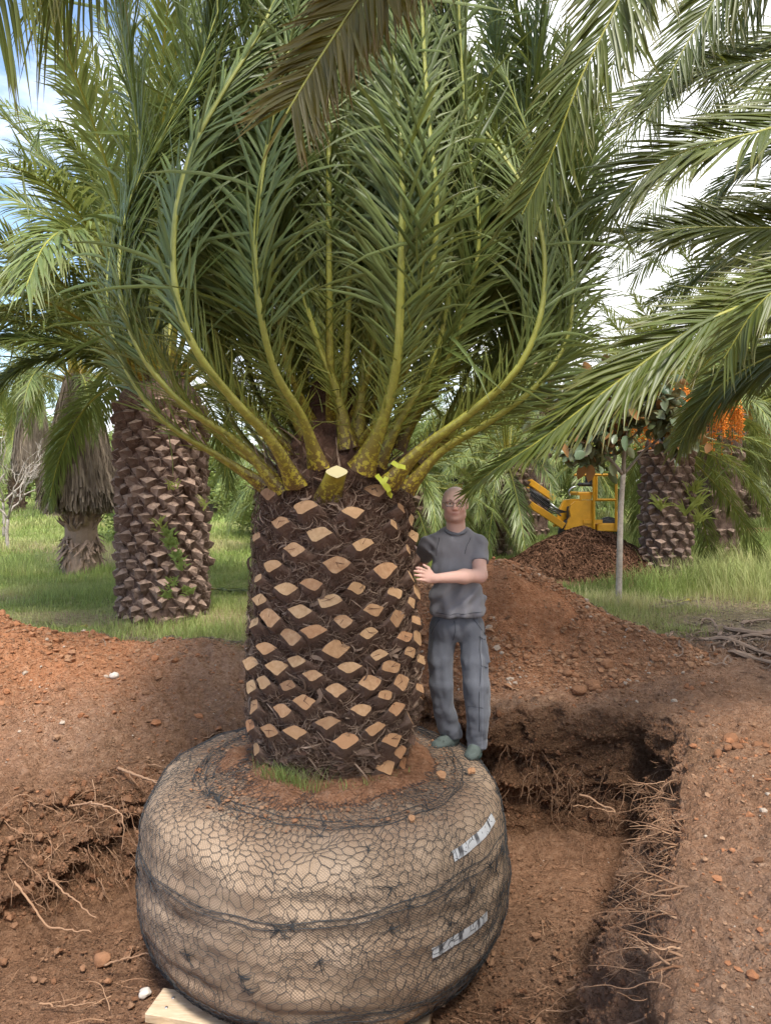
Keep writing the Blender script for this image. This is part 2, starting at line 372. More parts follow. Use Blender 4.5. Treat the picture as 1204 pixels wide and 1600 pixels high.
# ------------------------------------------------------------------ terrain with the dug pit
PC = np.array([-0.35, 3.9]); FLOOR = -1.12
PIT = np.array([(0.45, 1.3), (0.92, 2.23), (1.43, 3.27), (1.78, 4.05), (2.13, 4.95), (2.02, 5.32), (1.5, 5.34), (0.9, 5.42), (0.2, 5.75), (-0.7, 5.8), (-1.35, 5.42),
                (-1.77, 4.88), (-2.5, 4.42), (-3.3, 4.0), (-3.7, 2.9), (-2.8, 1.7), (-1.0, 1.0)])
_pa = np.arctan2(PIT[:, 1] - PC[1], PIT[:, 0] - PC[0]); _dense = []
for i in range(len(PIT)):
    a, b = PIT[i], PIT[(i + 1) % len(PIT)]
    for k in range(30): _dense.append(a + (b - a) * k / 30)
_dense = np.array(_dense); _ang = np.unwrap(np.arctan2(_dense[:, 1] - PC[1], _dense[:, 0] - PC[0])); _rad = np.linalg.norm(_dense - PC, axis=1)
_o = np.argsort(_ang % (2 * math.pi)); _A = (_ang % (2 * math.pi))[_o]; _Rd = _rad[_o]
def rtop(th):
    th = np.asarray(th) % (2 * math.pi)
    return np.interp(th, _A, _Rd, period=2 * math.pi) + 0.05 * vnoise(np.stack([np.cos(th) * 9, np.sin(th) * 9, th * 0], -1), 3) + 0.025 * vnoise(np.stack([np.cos(th) * 33, np.sin(th) * 33, th * 0], -1), 4)
def height(x, y, fine=True):
    x = np.asarray(x, float); y = np.asarray(y, float); p = np.stack([x, y, x * 0], -1)
    z = 0.045 * fbm(p, 0.6, 3, 11) * sst(0, 3, y)
    z = z + 0.80 * np.exp(-((x + 4.45) / 1.7) ** 2 - ((y - 6.1) / 0.95) ** 2) + 0.20 * np.exp(-((x + 1.6) / 0.8) ** 2 - ((y - 6.7) / 0.5) ** 2)
    def cone(cx, cy, rx, ry, hh, s):
        q = np.sqrt(((x - cx) / rx) ** 2 + ((y - cy) / ry) ** 2 + 0.02) + 0.07 * fbm(p, 2.0, 3, s); return hh * np.maximum(0, 1.1 - q) ** 1.05
    hp = cone(0.95, 6.95, 1.95, 1.12, 1.07, 21) + cone(3.75, 13.4, 1.6, 1.3, 0.86, 23) + cone(2.6, 12.6, 1.2, 0.8, 0.25, 24)
    z = z + hp
    z = z + 0.22 * sst(1.4, 3.2, x) * sst(4.9, 3.2, y) + 0.05 * sst(1.0, 1.8, x) * sst(4.6, 3.5, y)
    th = np.arctan2(y - PC[1], x - PC[0]); off = np.hypot(x - PC[0], y - PC[1]) - rtop(th)
    dl = sst(0.2, -1.4, x) * sst(2.0, 3.6, y) * 0.32 + 0.04
    z = z - dl * np.exp(-np.maximum(off, 0) / 0.7)
    z = z + 0.03 * sst(9, 20, y) * fbm(p, 0.15, 2, 31) * 8
    if fine:
        nearw = sst(16, 8, np.hypot(x, y)); soil = soilmask(x, y)
        lp = np.exp(-np.maximum(off, 0) / 0.35) * dl * 3
        z = z + lp * (0.06 * fbm(p, 4.5, 4, 43)) + nearw * (0.036 * fbm(p, 3.2, 4, 41) * (0.4 + soil) + 0.016 * fbm(p, 15, 3, 47) * (0.3 + soil))
    return z
def soilmask(x, y):
    p = np.stack([x, y, np.asarray(x) * 0], -1); n = 0.45 * fbm(p, 0.8, 4, 51)
    lim = 7.15 + 0.35 * sst(-1, -3.4, x) + 0.55 * sst(0.8, 2.2, x) + n
    s = sst(0.35, -0.35, y - lim)
    s = np.maximum(s, sst(1.15, 0.95, np.sqrt(((x - 0.95) / 1.95) ** 2 + ((y - 6.85) / 1.35) ** 2)))
    s = np.maximum(s, sst(1.2, 0.9, np.sqrt(((x - 3.6) / 2.3) ** 2 + ((y - 13.2) / 1.7) ** 2)))
    s = np.maximum(s, sst(1.2, 0.8, np.sqrt(((x - 12.0) / 4.5) ** 2 + ((y - 21.5) / 1.8) ** 2) + n * 0.6))
    return np.clip(s, 0, 1)
def build_ground():
    nth = 1250; t = np.linspace(0, 1, nth, endpoint=False)
    dens = lambda a: 0.22 + 1.0 * sst(-0.75, -0.45, np.sin(a))      # fewer columns behind the camera
    aa = np.linspace(0, 2 * math.pi, 4000); cdf = np.concatenate([[0], np.cumsum(dens(aa[:-1]))]); cdf /= cdf[-1]; th = np.interp(t, cdf, aa)
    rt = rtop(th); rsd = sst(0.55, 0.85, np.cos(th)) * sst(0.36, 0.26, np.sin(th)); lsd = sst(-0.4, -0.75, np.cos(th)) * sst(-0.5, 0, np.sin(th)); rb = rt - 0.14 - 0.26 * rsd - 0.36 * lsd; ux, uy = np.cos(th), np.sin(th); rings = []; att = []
    for s in np.linspace(0, 1, 60) ** 0.8:                       # floor
        r = rb * s; x = PC[0] + ux * r; y = PC[1] + uy * r; p = np.stack([x, y, x * 0], -1)
        z = FLOOR + 0.035 * fbm(p, 2.2, 4, 61) + 0.012 * fbm(p, 14, 3, 63) + 0.10 * sst(0.86, 1.0, s) ** 2
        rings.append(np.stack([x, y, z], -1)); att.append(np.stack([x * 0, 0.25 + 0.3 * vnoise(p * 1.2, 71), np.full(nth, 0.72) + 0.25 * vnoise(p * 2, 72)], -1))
    xt = PC[0] + ux * rt; yt = PC[1] + uy * rt; zt = height(xt, yt); zb = rings[-1][:, 2]
    M = 110
    for k in range(1, M):
        s = k / M; z = zb + (zt - zb) * s; r = rb + (rt - rb) * (s ** 1.6 if True else s)
        x = PC[0] + ux * r; y = PC[1] + uy * r; p = np.stack([x, y, z], -1); e = math.sin(math.pi * s) ** 0.5
        d = e * (0.16 * (1 - 0.6 * rsd + 0.3 * lsd) * fbm(p * [1, 1, 1.6], 1.7, 2, 81) + 0.13 * fbm(p * [1, 1, 1.5], 5.5, 4, 85) + 0.03 * fbm(p, 24, 3, 89)) + 0.13 * e * sst(0.45, 0.1, s) * (1 - rsd)
        r = r + d; x = PC[0] + ux * r; y = PC[1] + uy * r
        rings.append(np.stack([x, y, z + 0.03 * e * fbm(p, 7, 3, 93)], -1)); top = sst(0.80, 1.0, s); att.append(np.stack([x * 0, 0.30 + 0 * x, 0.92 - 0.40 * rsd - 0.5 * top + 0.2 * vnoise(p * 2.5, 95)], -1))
    off = 0.0; step = 0.011
    while off < 900:
        r = rt + off; x = PC[0] + ux * r; y = PC[1] + uy * r; z = height(x, y); p = np.stack([x, y, z], -1)
        s = soilmask(x, y); redm = sst(0.05, 0.45, 0.62 * np.exp(-((x + 4.2) / 1.9) ** 2 - ((y - 6.2) / 1.1) ** 2) * 1.4) + 0.75 * sst(1.1, 0.5, np.hypot((x - 0.95) / 1.95, (y - 6.85) / 1.35)) + 0.25 + 0.3 * vnoise(p * 1.1, 97)
        redm = redm * sst(10, 8.5, y) + sst(17, 19, y)
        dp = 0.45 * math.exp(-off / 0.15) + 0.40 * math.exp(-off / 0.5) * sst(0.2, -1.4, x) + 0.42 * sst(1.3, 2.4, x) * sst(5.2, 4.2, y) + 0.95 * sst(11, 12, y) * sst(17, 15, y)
        patch = np.clip(sst(0.9, 1.6, x) * sst(11.2, 9.6, y + 0.5 * vnoise(p, 5)) + 0.9 * sst(-1.2, -1.8, x) * sst(8.1, 7.4, y + 0.6 * vnoise(p * 1.3, 6)) + 0.8 * sst(0.1, 0.5, vnoise(p * [0.7, 0.7, 0], 703)) * sst(30, 15, y), 0, 1)
        dp = dp * s + (1 - s) * patch
        rings.append(p); att.append(np.stack([1 - s, np.clip(redm, 0, 1), np.clip(dp + 0.2 * vnoise(p * 3, 98), 0, 1)], -1))
        off += step; step = min(step * 1.0185, 60)
    V = np.stack(rings); C = np.clip(np.stack(att), 0, 1); nr = len(V)
    i = np.arange(nr - 1)[:, None] * nth; j = np.arange(nth)[None]; j2 = (j + 1) % nth
    F = np.stack([i + j, i + nth + j, i + nth + j2, i + j2], -1).reshape(-1, 4)
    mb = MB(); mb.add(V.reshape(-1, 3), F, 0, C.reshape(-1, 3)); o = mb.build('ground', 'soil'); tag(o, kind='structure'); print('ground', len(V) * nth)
    return V, M
GV, GM = build_ground()
NF_, NT_ = 60, GV.shape[1]
WALL = GV[60:60 + GM - 1]                     # wall vertices [level, angle]

def scatter(mb, P, size, V0, F0, c, sq=(1, 0.9, 0.62), jit=0.42):
    """deformed copies of (V0, F0) at points P"""
    n = len(P); k = len(V0); a = rng.uniform(0, 6.28, n); ca, sa = np.cos(a), np.sin(a)
    V = V0[None] * (1 + jit * rng.uniform(-1, 1, (n, k, 3))) * np.array(sq) * size[:, None, None] * rng.uniform(0.75, 1.25, (n, 1, 3))
    tx = rng.uniform(-0.5, 0.5, n)[:, None]
    x, y, z = V[..., 0], V[..., 1], V[..., 2]; y, z = y - z * tx, z + y * tx
    V = np.stack([x * ca[:, None] - y * sa[:, None], x * sa[:, None] + y * ca[:, None], z], -1) + P[:, None]
    F = F0[None] + (np.arange(n) * k)[:, None, None]
    mb.add(V.reshape(-1, 3), F.reshape(-1, F0.shape[1]), 0, np.repeat(c, k, axis=0))
def clods():
    V0, F0 = ico(); mb = MB(); n = 85000
    # ground near
    y = 1.8 + 7.5 * rng.random(n) ** 0.8; x = (rng.random(n) * 2 - 1) * (0.62 * y + 0.5)
    th = np.arctan2(y - PC[1], x - PC[0]); off = np.hypot(x - PC[0], y - PC[1]) - rtop(th)
    clump = fbm(np.stack([x, y, x * 0], -1), 2.2, 3, 101); keep = (off > 0.04) & (soilmask(x, y) > 0.5) & (rng.random(n) < 0.5 + 0.6 * clump)
    x, y = x[keep], y[keep]; z = height(x, y); s = 0.0032 + 0.0038 * rng.pareto(2.5, len(x)); s = np.minimum(s, 0.026)
    c = np.stack([rng.random(len(x)), (rng.random(len(x)) < 0.35) * 0.8, (rng.random(len(x)) < 0.04) * 0.9], -1)
    scatter(mb, np.stack([x, y, z + s * 0.25], -1), s, V0, F0, c)
    # heap behind the man: stony
    n = 22000; a = rng.uniform(math.pi, 2 * math.pi, n); q = rng.random(n) ** 0.5 * 1.15; x = 0.95 + 1.95 * q * np.cos(a); y = 6.95 + 1.05 * q * np.sin(a); z = height(x, y)
    keep = fbm(np.stack([x, y, z], -1), 2.0, 3, 105) + 0.5 * sst(0.5, 0, z) > -0.15; x, y, z = x[keep], y[keep], z[keep]
    s = np.minimum(0.0045 + 0.0055 * rng.pareto(2.4, len(x)), 0.036); c = np.stack([0.35 + 0.65 * rng.random(len(x)), 0.5 * rng.random(len(x)), (rng.random(len(x)) < 0.06) * 0.8], -1)
    scatter(mb, np.stack([x, y, z + s * 0.25], -1), s, V0, F0, c)
    # mounds crest left
    n = 6000; x = rng.normal(-3.6, 1.0, n); y = rng.normal(6.0, 0.6, n); z = height(x, y); s = np.minimum(0.005 + 0.007 * rng.pareto(2.4, n), 0.04)
    scatter(mb, np.stack([x, y, z + s * 0.25], -1), s, V0, F0, np.stack([0.2 + 0.6 * rng.random(n), 0.9 * rng.random(n), (rng.random(n) < 0.02) * 0.9], -1))
    # pit floor
    n = 12000; a = rng.uniform(0, 6.28, n); q = rng.random(n) ** 0.5; r = (rtop(a) - 0.15) * q; x = PC[0] + r * np.cos(a); y = PC[1] + r * np.sin(a); z = np.full(n, FLOOR) + 0.01
    s = np.minimum(0.004 + 0.004 * rng.pareto(2.3, n), 0.026); scatter(mb, np.stack([x, y, z], -1), s, V0, F0, np.stack([0.6 * rng.random(n), 0.2 * rng.random(n), (rng.random(n) < 0.02) * 0.7], -1))
    # wall crumbs
    n = 26000; k = rng.integers(2, len(WALL) - 1, n); j = rng.integers(0, NT_, n); P = WALL[k, j]; s = np.minimum(0.004 + 0.005 * rng.pareto(2.5, n), np.where(P[:, 0] > 0.9, 0.014, 0.028))
    scatter(mb, P, s, V0, F0, np.stack([0.45 * rng.random(n), 0.3 * rng.random(n), np.zeros(n)], -1), sq=(1, 1, 1))
    # larger lumps on the right bank and at the heap foot
    V1, F1 = ico2(1); mc = MB(); B = []
    for (px, py, s, z) in [(885, 1068, .05, 0), (903, 1075, .06, 0), (925, 1070, .065, 0), (945, 1058, .05, 0), (897, 1058, .035, 0), (912, 1055, .04, 0), (870, 1062, .03, 0), (958, 1072, .035, 0), (935, 1082, .035, 0), (855, 1075, .025, 0)]:
        B.append((G(px, py), s, (0.35, 0.3, 0)))
    for (px, py, s, z) in [(1140, 1165, .05, 0), (1150, 1175, .035, 0), (1135, 1178, .035, 0), (1183, 1165, .04, 0), (1195, 1172, .03, 0), (1120, 1185, .03, 0)]:
        B.append((G(px, py), s, (0.15, 0.3, 0)))
    P = np.array([b[0] for b in B]); P[:, 2] = height(P[:, 0], P[:, 1]) + 0.02; S = np.array([b[1] for b in B]); C = np.array([b[2] for b in B])
    scatter(mb, P, S, V1, F1, C, jit=0.14)
    o = mb.build('soil_crumbs', 'clod', smooth=False); tag(o, 'crumbs, clods and small stones of red brown soil around the pit', 'soil', kind='stuff')
clods()

# ------------------------------------------------------------------ roots cut off at the pit walls
def root_path(p, d, Ln, n=9, wig=0.35, sag=0.25):
    P = [np.array(p, float)]; d = nrm(d); st = Ln / n
    for i in range(n):
        d = nrm(d + wig * rng.normal(0, 0.5, 3) + np.array([0, 0, -sag * 0.35])); P.append(P[-1] + d * st)
    return curve(P, n * 2)
def add_root(mb, p, d, Ln, r, br=2, wig=0.35, sag=0.25, k=4, floor=FLOOR + 0.02):
    P = root_path(p, d, Ln, 8, wig, sag); P[:, 2] = np.maximum(P[:, 2], floor); n = len(P); cc = np.clip(rng.normal(0.50, 0.30), 0, 1)
    tube(mb, P, r * np.linspace(1, 0.3, n), k, 0, (cc, 0, 0), cap=False)
    for _ in range(br):
        i = rng.integers(2, n - 3); dd = nrm(P[i + 1] - P[i]) + rng.normal(0, 0.6, 3)
        if Ln > 0.12: add_root(mb, P[i], dd, Ln * rng.uniform(0.3, 0.55), r * 0.55, max(0, br - 2), wig, sag, 3, floor)
def wall_at(px, py):
    """closest wall vertex seen near a photo pixel"""
    best = None
    D = WALL - np.array([0, 0, CAMZ]); cp, sp = math.cos(PITCH), math.sin(PITCH)
    z = D[..., 1] * cp + D[..., 2] * sp; u = CX + FPX * D[..., 0] / z; v = CY - FPX * (D[..., 2] * cp - D[..., 1] * sp) / z
    q = (u - px) ** 2 + (v - py) ** 2 + np.where((z < 0.5) | (D[..., 1] < 2.0), 1e9, 0); k = np.unravel_index(np.argmin(q), q.shape); return k, math.sqrt(q[k])
def wall_roots():
    def zone(n, pxs, pys, Lr, rr, dirv, name, label, wig=0.35, sag=0.2, br=2, jit=0.45):
        mb = MB()
        for _ in range(n):
            i = rng.random(); px = np.interp(i, np.linspace(0, 1, len(pxs)), pxs) + rng.normal(0, 14); lo = np.interp(i, np.linspace(0, 1, len(pys)), [a for a, b in pys]); hi = np.interp(i, np.linspace(0, 1, len(pys)), [b for a, b in pys])
            py = rng.uniform(lo, hi); k, q = wall_at(px, py)
            if q > 40: continue
            p = WALL[k]; inw = np.array([PC[0] - p[0], PC[1] - p[1], 0]); inw = nrm(inw)
            d = inw * 0.6 + np.array(dirv) + rng.normal(0, jit, 3)
            add_root(mb, p - inw * 0.03, d, rng.uniform(*Lr), rng.uniform(*rr), br, wig, sag)
        o = mb.build(name, 'root'); tag(o, label, 'roots', kind='stuff')
    zone(120, (1050, 1050, 1045, 1040, 1030), ((1170, 1260), (1230, 1330), (1300, 1400), (1380, 1480), (1470, 1600)), (0.10, 0.38), (0.0026, 0.0075), (-0.9, 0.0, 0.02), 'hanging_roots', 'fine tan roots sticking out of the pit wall beyond the wrapped ball, right side', 0.36, 0.16, 3, 0.30)
    zone(130, (790, 860, 930, 1000, 1050), ((1150, 1230), (1180, 1250), (1190, 1260), (1200, 1260), (1190, 1250)), (0.15, 0.36), (0.0026, 0.0052), (-0.2, -0.1, -0.7), 'hanging_roots', 'tan roots hanging down the dark pit wall behind the man', 0.4, 0.3, 3)
    zone(330, (20, 100, 180, 250, 300, 380), ((1250, 1420), (1220, 1400), (1190, 1380), (1165, 1330), (1130, 1260), (1090, 1150)), (0.12, 0.40), (0.0020, 0.0048), (0.25, -0.2, -0.3), 'hanging_roots', 'tangle of thin orange brown roots on the wall beside the red soil heap', 0.5, 0.3, 3, 0.6)
    # thick single roots, each a thing
    def one(pts, r, label):
        mb = MB(); P = curve(pts, 40); P = P + 0.006 * fbm(P, 30, 2, int(abs(P[0, 0]) * 100))[:, None]
        tube(mb, P, r * (np.linspace(1, 0.35, 40)), 7, 0, (0.75, 0, 0))
        for i in (10, 18, 27): add_root(mb, P[i], P[i + 1] - P[i] + rng.normal(0, 0.02, 3), 0.16, r * 0.4, 0, 0.4, 0.2, 4)
        o = mb.build('tree_root', 'root', loc=tuple(P[0])); tag(o, label, 'root', 'thick cut roots in the pit')
    one([W(-15, 1345, 4.35), W(30, 1385, 4.2), W(70, 1440, 4.1), W(100, 1452, 4.05), W(145, 1455, 4.0)], 0.010, 'long tan root lying down the wall at the edge of the left pit corner')
    one([W(30, 1325, 4.5), W(60, 1345, 4.35), W(90, 1385, 4.25), W(120, 1410, 4.15), W(150, 1435, 4.05)], 0.009, 'forked root bending down the wall under the tuft of dry grass')
    one([W(185, 1200, 4.75), W(215, 1212, 4.6), W(240, 1222, 4.5), W(255, 1235, 4.4)], 0.011, 'short thick root poking out next to the netted root ball')
    one([W(105, 1260, 4.6), W(150, 1255, 4.45), W(190, 1275, 4.3), W(190, 1330, 4.25)], 0.008, 'thin root arching over the shaded hollow in the wall')
    one([W(885, 1550, 3.75), W(930, 1530, 3.7), W(1000, 1528, 3.62), W(1070, 1548, 3.4)], 0.011, 'long smooth root lying over the pit floor near the heap of roots')
    one([W(975, 1495, 3.8), W(1000, 1520, 3.7), W(1040, 1545, 3.6), W(1062, 1590, 3.5)], 0.010, 'root curling down at the foot of the bank')
    one([W(935, 1590, 3.65), W(985, 1580, 3.6), W(1030, 1592, 3.5), W(1060, 1575, 3.4)], 0.012, 'lowest thick root beside the pit bank')
    one([W(165, 1507, 3.9), W(200, 1497, 3.85), W(230, 1490, 3.8), W(252, 1488, 3.75)], 0.007, 'pale root on the floor running under the root ball')
    one([W(905, 1240, 5.0), W(960, 1268, 4.85), W(930, 1262, 4.8), W(895, 1258, 4.7)], 0.008, 'pale root crossing in front of the dark hollow')
    one([W(60, 1570, 3.6), W(100, 1572, 3.58), W(150, 1566, 3.56)], 0.006, 'straight root on the floor in front of the wooden beam')
    # loose root litter on the floor
    mb = MB()
    for (cx, cy, n, s) in [(0.88, 3.95, 26, .25), (0.62, 3.5, 40, .3), (1.25, 3.45, 34, .3), (-1.75, 3.45, 30, .35), (-2.0, 4.35, 14, .25), (1.05, 4.3, 14, .3), (-1.4, 3.9, 10, .2), (1.2, 4.9, 12, .2)]:
        for _ in range(n):
            p = np.array([cx + rng.normal(0, s), cy + rng.normal(0, s * 0.7), FLOOR + 0.03]); add_root(mb, p, np.array([rng.normal(), rng.normal(), 0.15]), rng.uniform(0.08, 0.3), rng.uniform(0.0016, 0.0045), 1, 0.35, 0.1)
    for _ in range(140):   # on the ground round the pit
        x, y = rng.uniform(-3.4, 3.4), rng.uniform(4.4, 6.4); th = math.atan2(y - PC[1], x - PC[0]); off = math.hypot(x - PC[0], y - PC[1]) - float(rtop(th))
        if off < 0.03 or (0 < x < 2.4 and y > 5.7): continue
        z = float(height(x, y)); add_root(mb, (x, y, z + 0.01), (rng.normal(), rng.normal(), 0.0), rng.uniform(0.08, 0.3), rng.uniform(0.001, 0.003), 1, 0.3, 0.0, 4, z + 0.004)
    o = mb.build('root_litter', 'root'); tag(o, 'loose root bits and twigs scattered over the pit floor and its rim', 'roots', kind='stuff')
wall_roots()

# ------------------------------------------------------------------ main palm: root ball, net, trunk, stubs
BC = np.array([-0.37, 4.28]); TC = np.array([-0.325, 4.32])
PALM = empty('palm_tree', (BC[0], BC[1], -1.0), 'huge palm dug out with its root ball in burlap and black netting, fronds tied upright', 'palm tree')
_pr = np.array([(0, .03), (.45, .012), (.62, -.012), (.78, -.035), (.92, -.055), (1.03, -.095), (1.09, -.165), (1.115, -.28), (1.125, -.46), (1.13, -.66), (1.11, -.82), (1.06, -.93), (.95, -.99), (.6, -1.0), (0, -1.0)])
_pl = curve(np.column_stack([_pr, np.zeros(len(_pr))]), 400)[:, :2]; _ps = np.concatenate([[0], np.cumsum(np.linalg.norm(np.diff(_pl, axis=0), axis=1))]); PLEN = _ps[-1]
_pl[:, 0] *= 0.975
def ball(th, s, out=0.0):
    """surface point at azimuth th and profile length s"""
    th = np.asarray(th, float); s = np.asarray(s, float); r = np.interp(s, _ps, _pl[:, 0]); z = np.interp(s, _ps, _pl[:, 1])
    dr = np.interp(s + .01, _ps, _pl[:, 0]) - np.interp(s - .01, _ps, _pl[:, 0]); dz = np.interp(s + .01, _ps, _pl[:, 1]) - np.interp(s - .01, _ps, _pl[:, 1]); l = np.hypot(dr, dz) + 1e-9
    p = np.stack([np.cos(th) * r, np.sin(th) * r, z], -1)
    side = sst(0.3, 0.9, r)
    b = 0.024 * fbm(p, 1.6, 2, 201) + 0.009 * fbm(p * [1, 1, 2.6], 4.5, 4, 205) + 0.006 * np.abs(fbm(p * [1, 1, 1.4], 7, 2, 206)) + 0.004 * np.sin(z * 30 + 3 * fbm(p, 2, 2, 207)) * side * sst(-.15, -.4, z)
    b = b - 0.004 * np.exp(-((z + 0.46 + 0.05 * np.sin(th * 2 + 1)) / 0.03) ** 2) * side - 0.010 * np.exp(-((z + 0.80 - 0.04 * np.sin(th * 2)) / 0.03) ** 2) * side
    rr = r + (b + out) * (-dz / l) * -1 * -1; zz = z + (b + out) * (dr / l)
    return np.stack([BC[0] + np.cos(th) * rr, BC[1] + np.sin(th) * rr, zz], -1)
def root_ball():
    nt, ns = 420, 200; th = np.arange(nt) / nt * 2 * math.pi; s = np.linspace(0.02, PLEN - 0.02, ns); T, S = np.meshgrid(th, s)
    V = ball(T, S); i = np.arange(ns - 1)[:, None] * nt; j = np.arange(nt)[None]; j2 = (j + 1) % nt
    F = np.stack([i + j, i + nt + j, i + nt + j2, i + j2], -1).reshape(-1, 4)
    stain = sst(-0.10, 0.0, V[..., 2]) * 0.5 + sst(-0.75, -1.0, V[..., 2]) * 0.35
    C = np.stack([T / (2 * math.pi), S / 2.0, stain], -1).reshape(-1, 3)
    mb = MB(); mb.add(V.reshape(-1, 3), F, 0, C); rb = mb.build('root_ball', 'burlap', PALM)
    rb['label'] = 'round root ball wrapped in tan burlap and black hexagonal netting'
    # soil lying on top
    nt, ns = 200, 60; th = np.arange(nt) / nt * 2 * math.pi; q = np.linspace(0.0, 1, ns); T, Q = np.meshgrid(th, q); rr = Q * (0.70 + 0.07 * vnoise(np.stack([np.cos(T) * 2, np.sin(T) * 2, T * 0], -1), 5))
    V = ball(T, rr); p = V.copy(); V[..., 2] += 0.030 * sst(1, 0.8, Q) - 0.012 + 0.03 * fbm(p, 5, 4, 211) * sst(1, 0.85, Q) + 0.03 * sst(0.75, 0.5, Q)
    i = np.arange(ns - 1)[:, None] * nt; j = np.arange(nt)[None]; j2 = (j + 1) % nt; F = np.stack([i + j, i + nt + j, i + nt + j2, i + j2], -1).reshape(-1, 4)
    mb = MB(); mb.add(V.reshape(-1, 3), F, 0, np.tile((0, 0.75, 0.18), (V.size // 3, 1))); n = 2600; a = rng.uniform(0, 6.28, n); r = 0.40 + 0.45 * rng.random(n) ** 0.8
    P = ball(a, r, 0.010); V0, F0 = ico(); s_ = np.minimum(0.003 + 0.003 * rng.pareto(2.5, n), 0.016)
    m2 = MB(); scatter(m2, P, s_, V0, F0, np.stack([0.3 + 0.6 * rng.random(n), 0.6 * rng.random(n), np.zeros(n)], -1))
    mb.V += m2.V; mb.F[3] += [f + mb.n for f in m2.F[3]]; mb.M[3] += [np.ones_like(x) for x in m2.M[3]]; mb.C += m2.C; mb.n += m2.n
    mb.build('soil', ['soil', 'clod'], rb)
    # netting: two layers of hexagonal mesh, pulled together in knots and bands
    def net(ncol, s0, s1, nrow, wire, seed, name, keepf, wob):
        mb = MB(); knots = rng.random((26, 2)) * [2 * math.pi, s1 - s0] + [0, s0]; wd = rng.uniform(0.05, 0.13, 26)
        def warp(th, s):
            p = np.stack([np.cos(th) * 1.1, np.sin(th) * 1.1, s], -1)
            th = th + wob * 0.055 * fbm(p, 2.2, 3, seed) + wob * 0.02 * fbm(p, 8, 2, seed + 5); s = s + wob * 0.06 * fbm(p, 2.0, 3, seed + 9) + wob * 0.020 * fbm(p, 9, 2, seed + 11) + 0.013 * vnoise(p * 31, seed + 13); th = th + 0.012 * vnoise(p * 29, seed + 14)
            for (kt, ks), q in zip(knots, wd):
                dt = (th - kt + math.pi) % (2 * math.pi) - math.pi; ds = s - ks; d = np.hypot(dt * 1.0, ds); f = 0.75 * np.exp(-(d / q) ** 2); th = th - dt * f; s = s - ds * f
            # horizontal bands where the net was gathered
            for sb, wdt in ((0.83, 0.07), (1.34, 0.06), (1.78, 0.08)):
                sbb = sb + 0.06 * np.sin(th * 1.0 + sb * 9) + 0.03 * np.sin(th * 3 + sb * 5); ds = s - sbb; s = s - ds * 0.60 * np.exp(-(ds / wdt) ** 2)
            return th, s
        Cw = 2 * math.pi / ncol; Rh = (s1 - s0) / nrow; E = []
        for rI in range(nrow):
            for cI in range(ncol):
                x = cI + (0.5 if rI % 2 else 0); y = rI
                # hexagon 'brick' lattice: zigzag plus verticals
                a = (x - 0.5, y - 0.18); b = (x, y + 0.18); c_ = (x + 0.5, y - 0.18); d = (x, y + 0.82)
                E += [(a, b), (b, c_), (b, d)]
        E = np.array(E) ; P0 = E[:, 0]; P1 = E[:, 1]; mid = (P0 + P1) / 2
        pts = []
        for q in (P0, mid, P1):
            th = q[:, 0] * Cw; s = s0 + q[:, 1] * Rh; th, s = warp(th, s); pts.append((th, s))
        kp = keepf(pts[1][0], pts[1][1]); X = [ball(t_[kp], s_[kp], 0.004 + 0.004 * (seed % 3)) for t_, s_ in pts]
        X = np.stack(X, 1); lift = 0.004 * rng.random((len(X), 1)); nrmv = nrm(X[:, 1] - np.array([BC[0], BC[1], -0.5])); X[:, 1] += nrmv * lift
        n = len(X); d = nrm(X[:, 2] - X[:, 0]); nn = nrm(X[:, 1] - np.array([BC[0], BC[1], -0.45])); sd_ = nrm(np.cross(d, nn)); nn = np.cross(sd_, d)
        a = np.arange(3) / 3 * 2 * math.pi; wr = wire * rng.uniform(0.7, 1.25, (n, 1, 1, 1))
        V = X[:, :, None] + wr * (np.cos(a)[None, None, :, None] * sd_[:, None, None] + np.sin(a)[None, None, :, None] * nn[:, None, None])
        i = np.arange(2)[:, None] * 3; j = np.arange(3)[None]; f = np.stack([i + j, i + (j + 1) % 3, i + 3 + (j + 1) % 3, i + 3 + j], -1).reshape(-1, 4)
        F = f[None] + (np.arange(n) * 9)[:, None, None]; mb.add(V.reshape(-1, 3), F.reshape(-1, 4)); return mb
    a = net(118, 0.50, 2.12, 42, 0.0015, 301, 'netting', lambda t, s: (s > 0.5) & (s < 2.2), 1.0)
    b = net(112, 0.44, 2.12, 40, 0.0012, 302, 'netting', lambda t, s: (fbm(np.stack([np.cos(t) * 1.2, np.sin(t) * 1.2, s], -1), 1.8, 2, 333) > 0.05) | ((s < 0.95) & (s > 0.45)) | (s > 1.75), 1.5)
    a.V += b.V; a.F[4] += [f + a.n for f in b.F[4]]; a.M[4] += b.M[4]; a.C += b.C; a.n += b.n
    # gathered draw cords and knots
    for sb in (0.80, 0.84, 1.33, 1.37, 1.77, 1.82):
        t = np.linspace(0, 2 * math.pi, 160); ph = sb * 9; s = sb + 0.06 * np.sin(t + ph) + 0.03 * np.sin(t * 3 + sb * 5) + 0.008 * np.sin(t * 17 + ph); tube(a, ball(t, s, 0.008), 0.0024, 4, 0, cap=False)
    for _ in range(70):
        t, s = rng.uniform(0, 6.28), rng.choice([rng.normal(0.84, 0.05), rng.normal(1.35, 0.06), rng.uniform(0.6, 2.0)]); c0 = ball(np.array([t]), np.array([s]), 0.006)[0]
        for _ in range(9):
            d = rng.normal(0, 1, 3); q = nrm(c0 - np.array([BC[0], BC[1], -0.4])); d = d - q * d.dot(q); tube(a, [c0, c0 + d * 0.02 + q * 0.006, c0 + d * 0.035], 0.0022, 3, 0, cap=False)
    o = a.build('netting', 'net', rb)
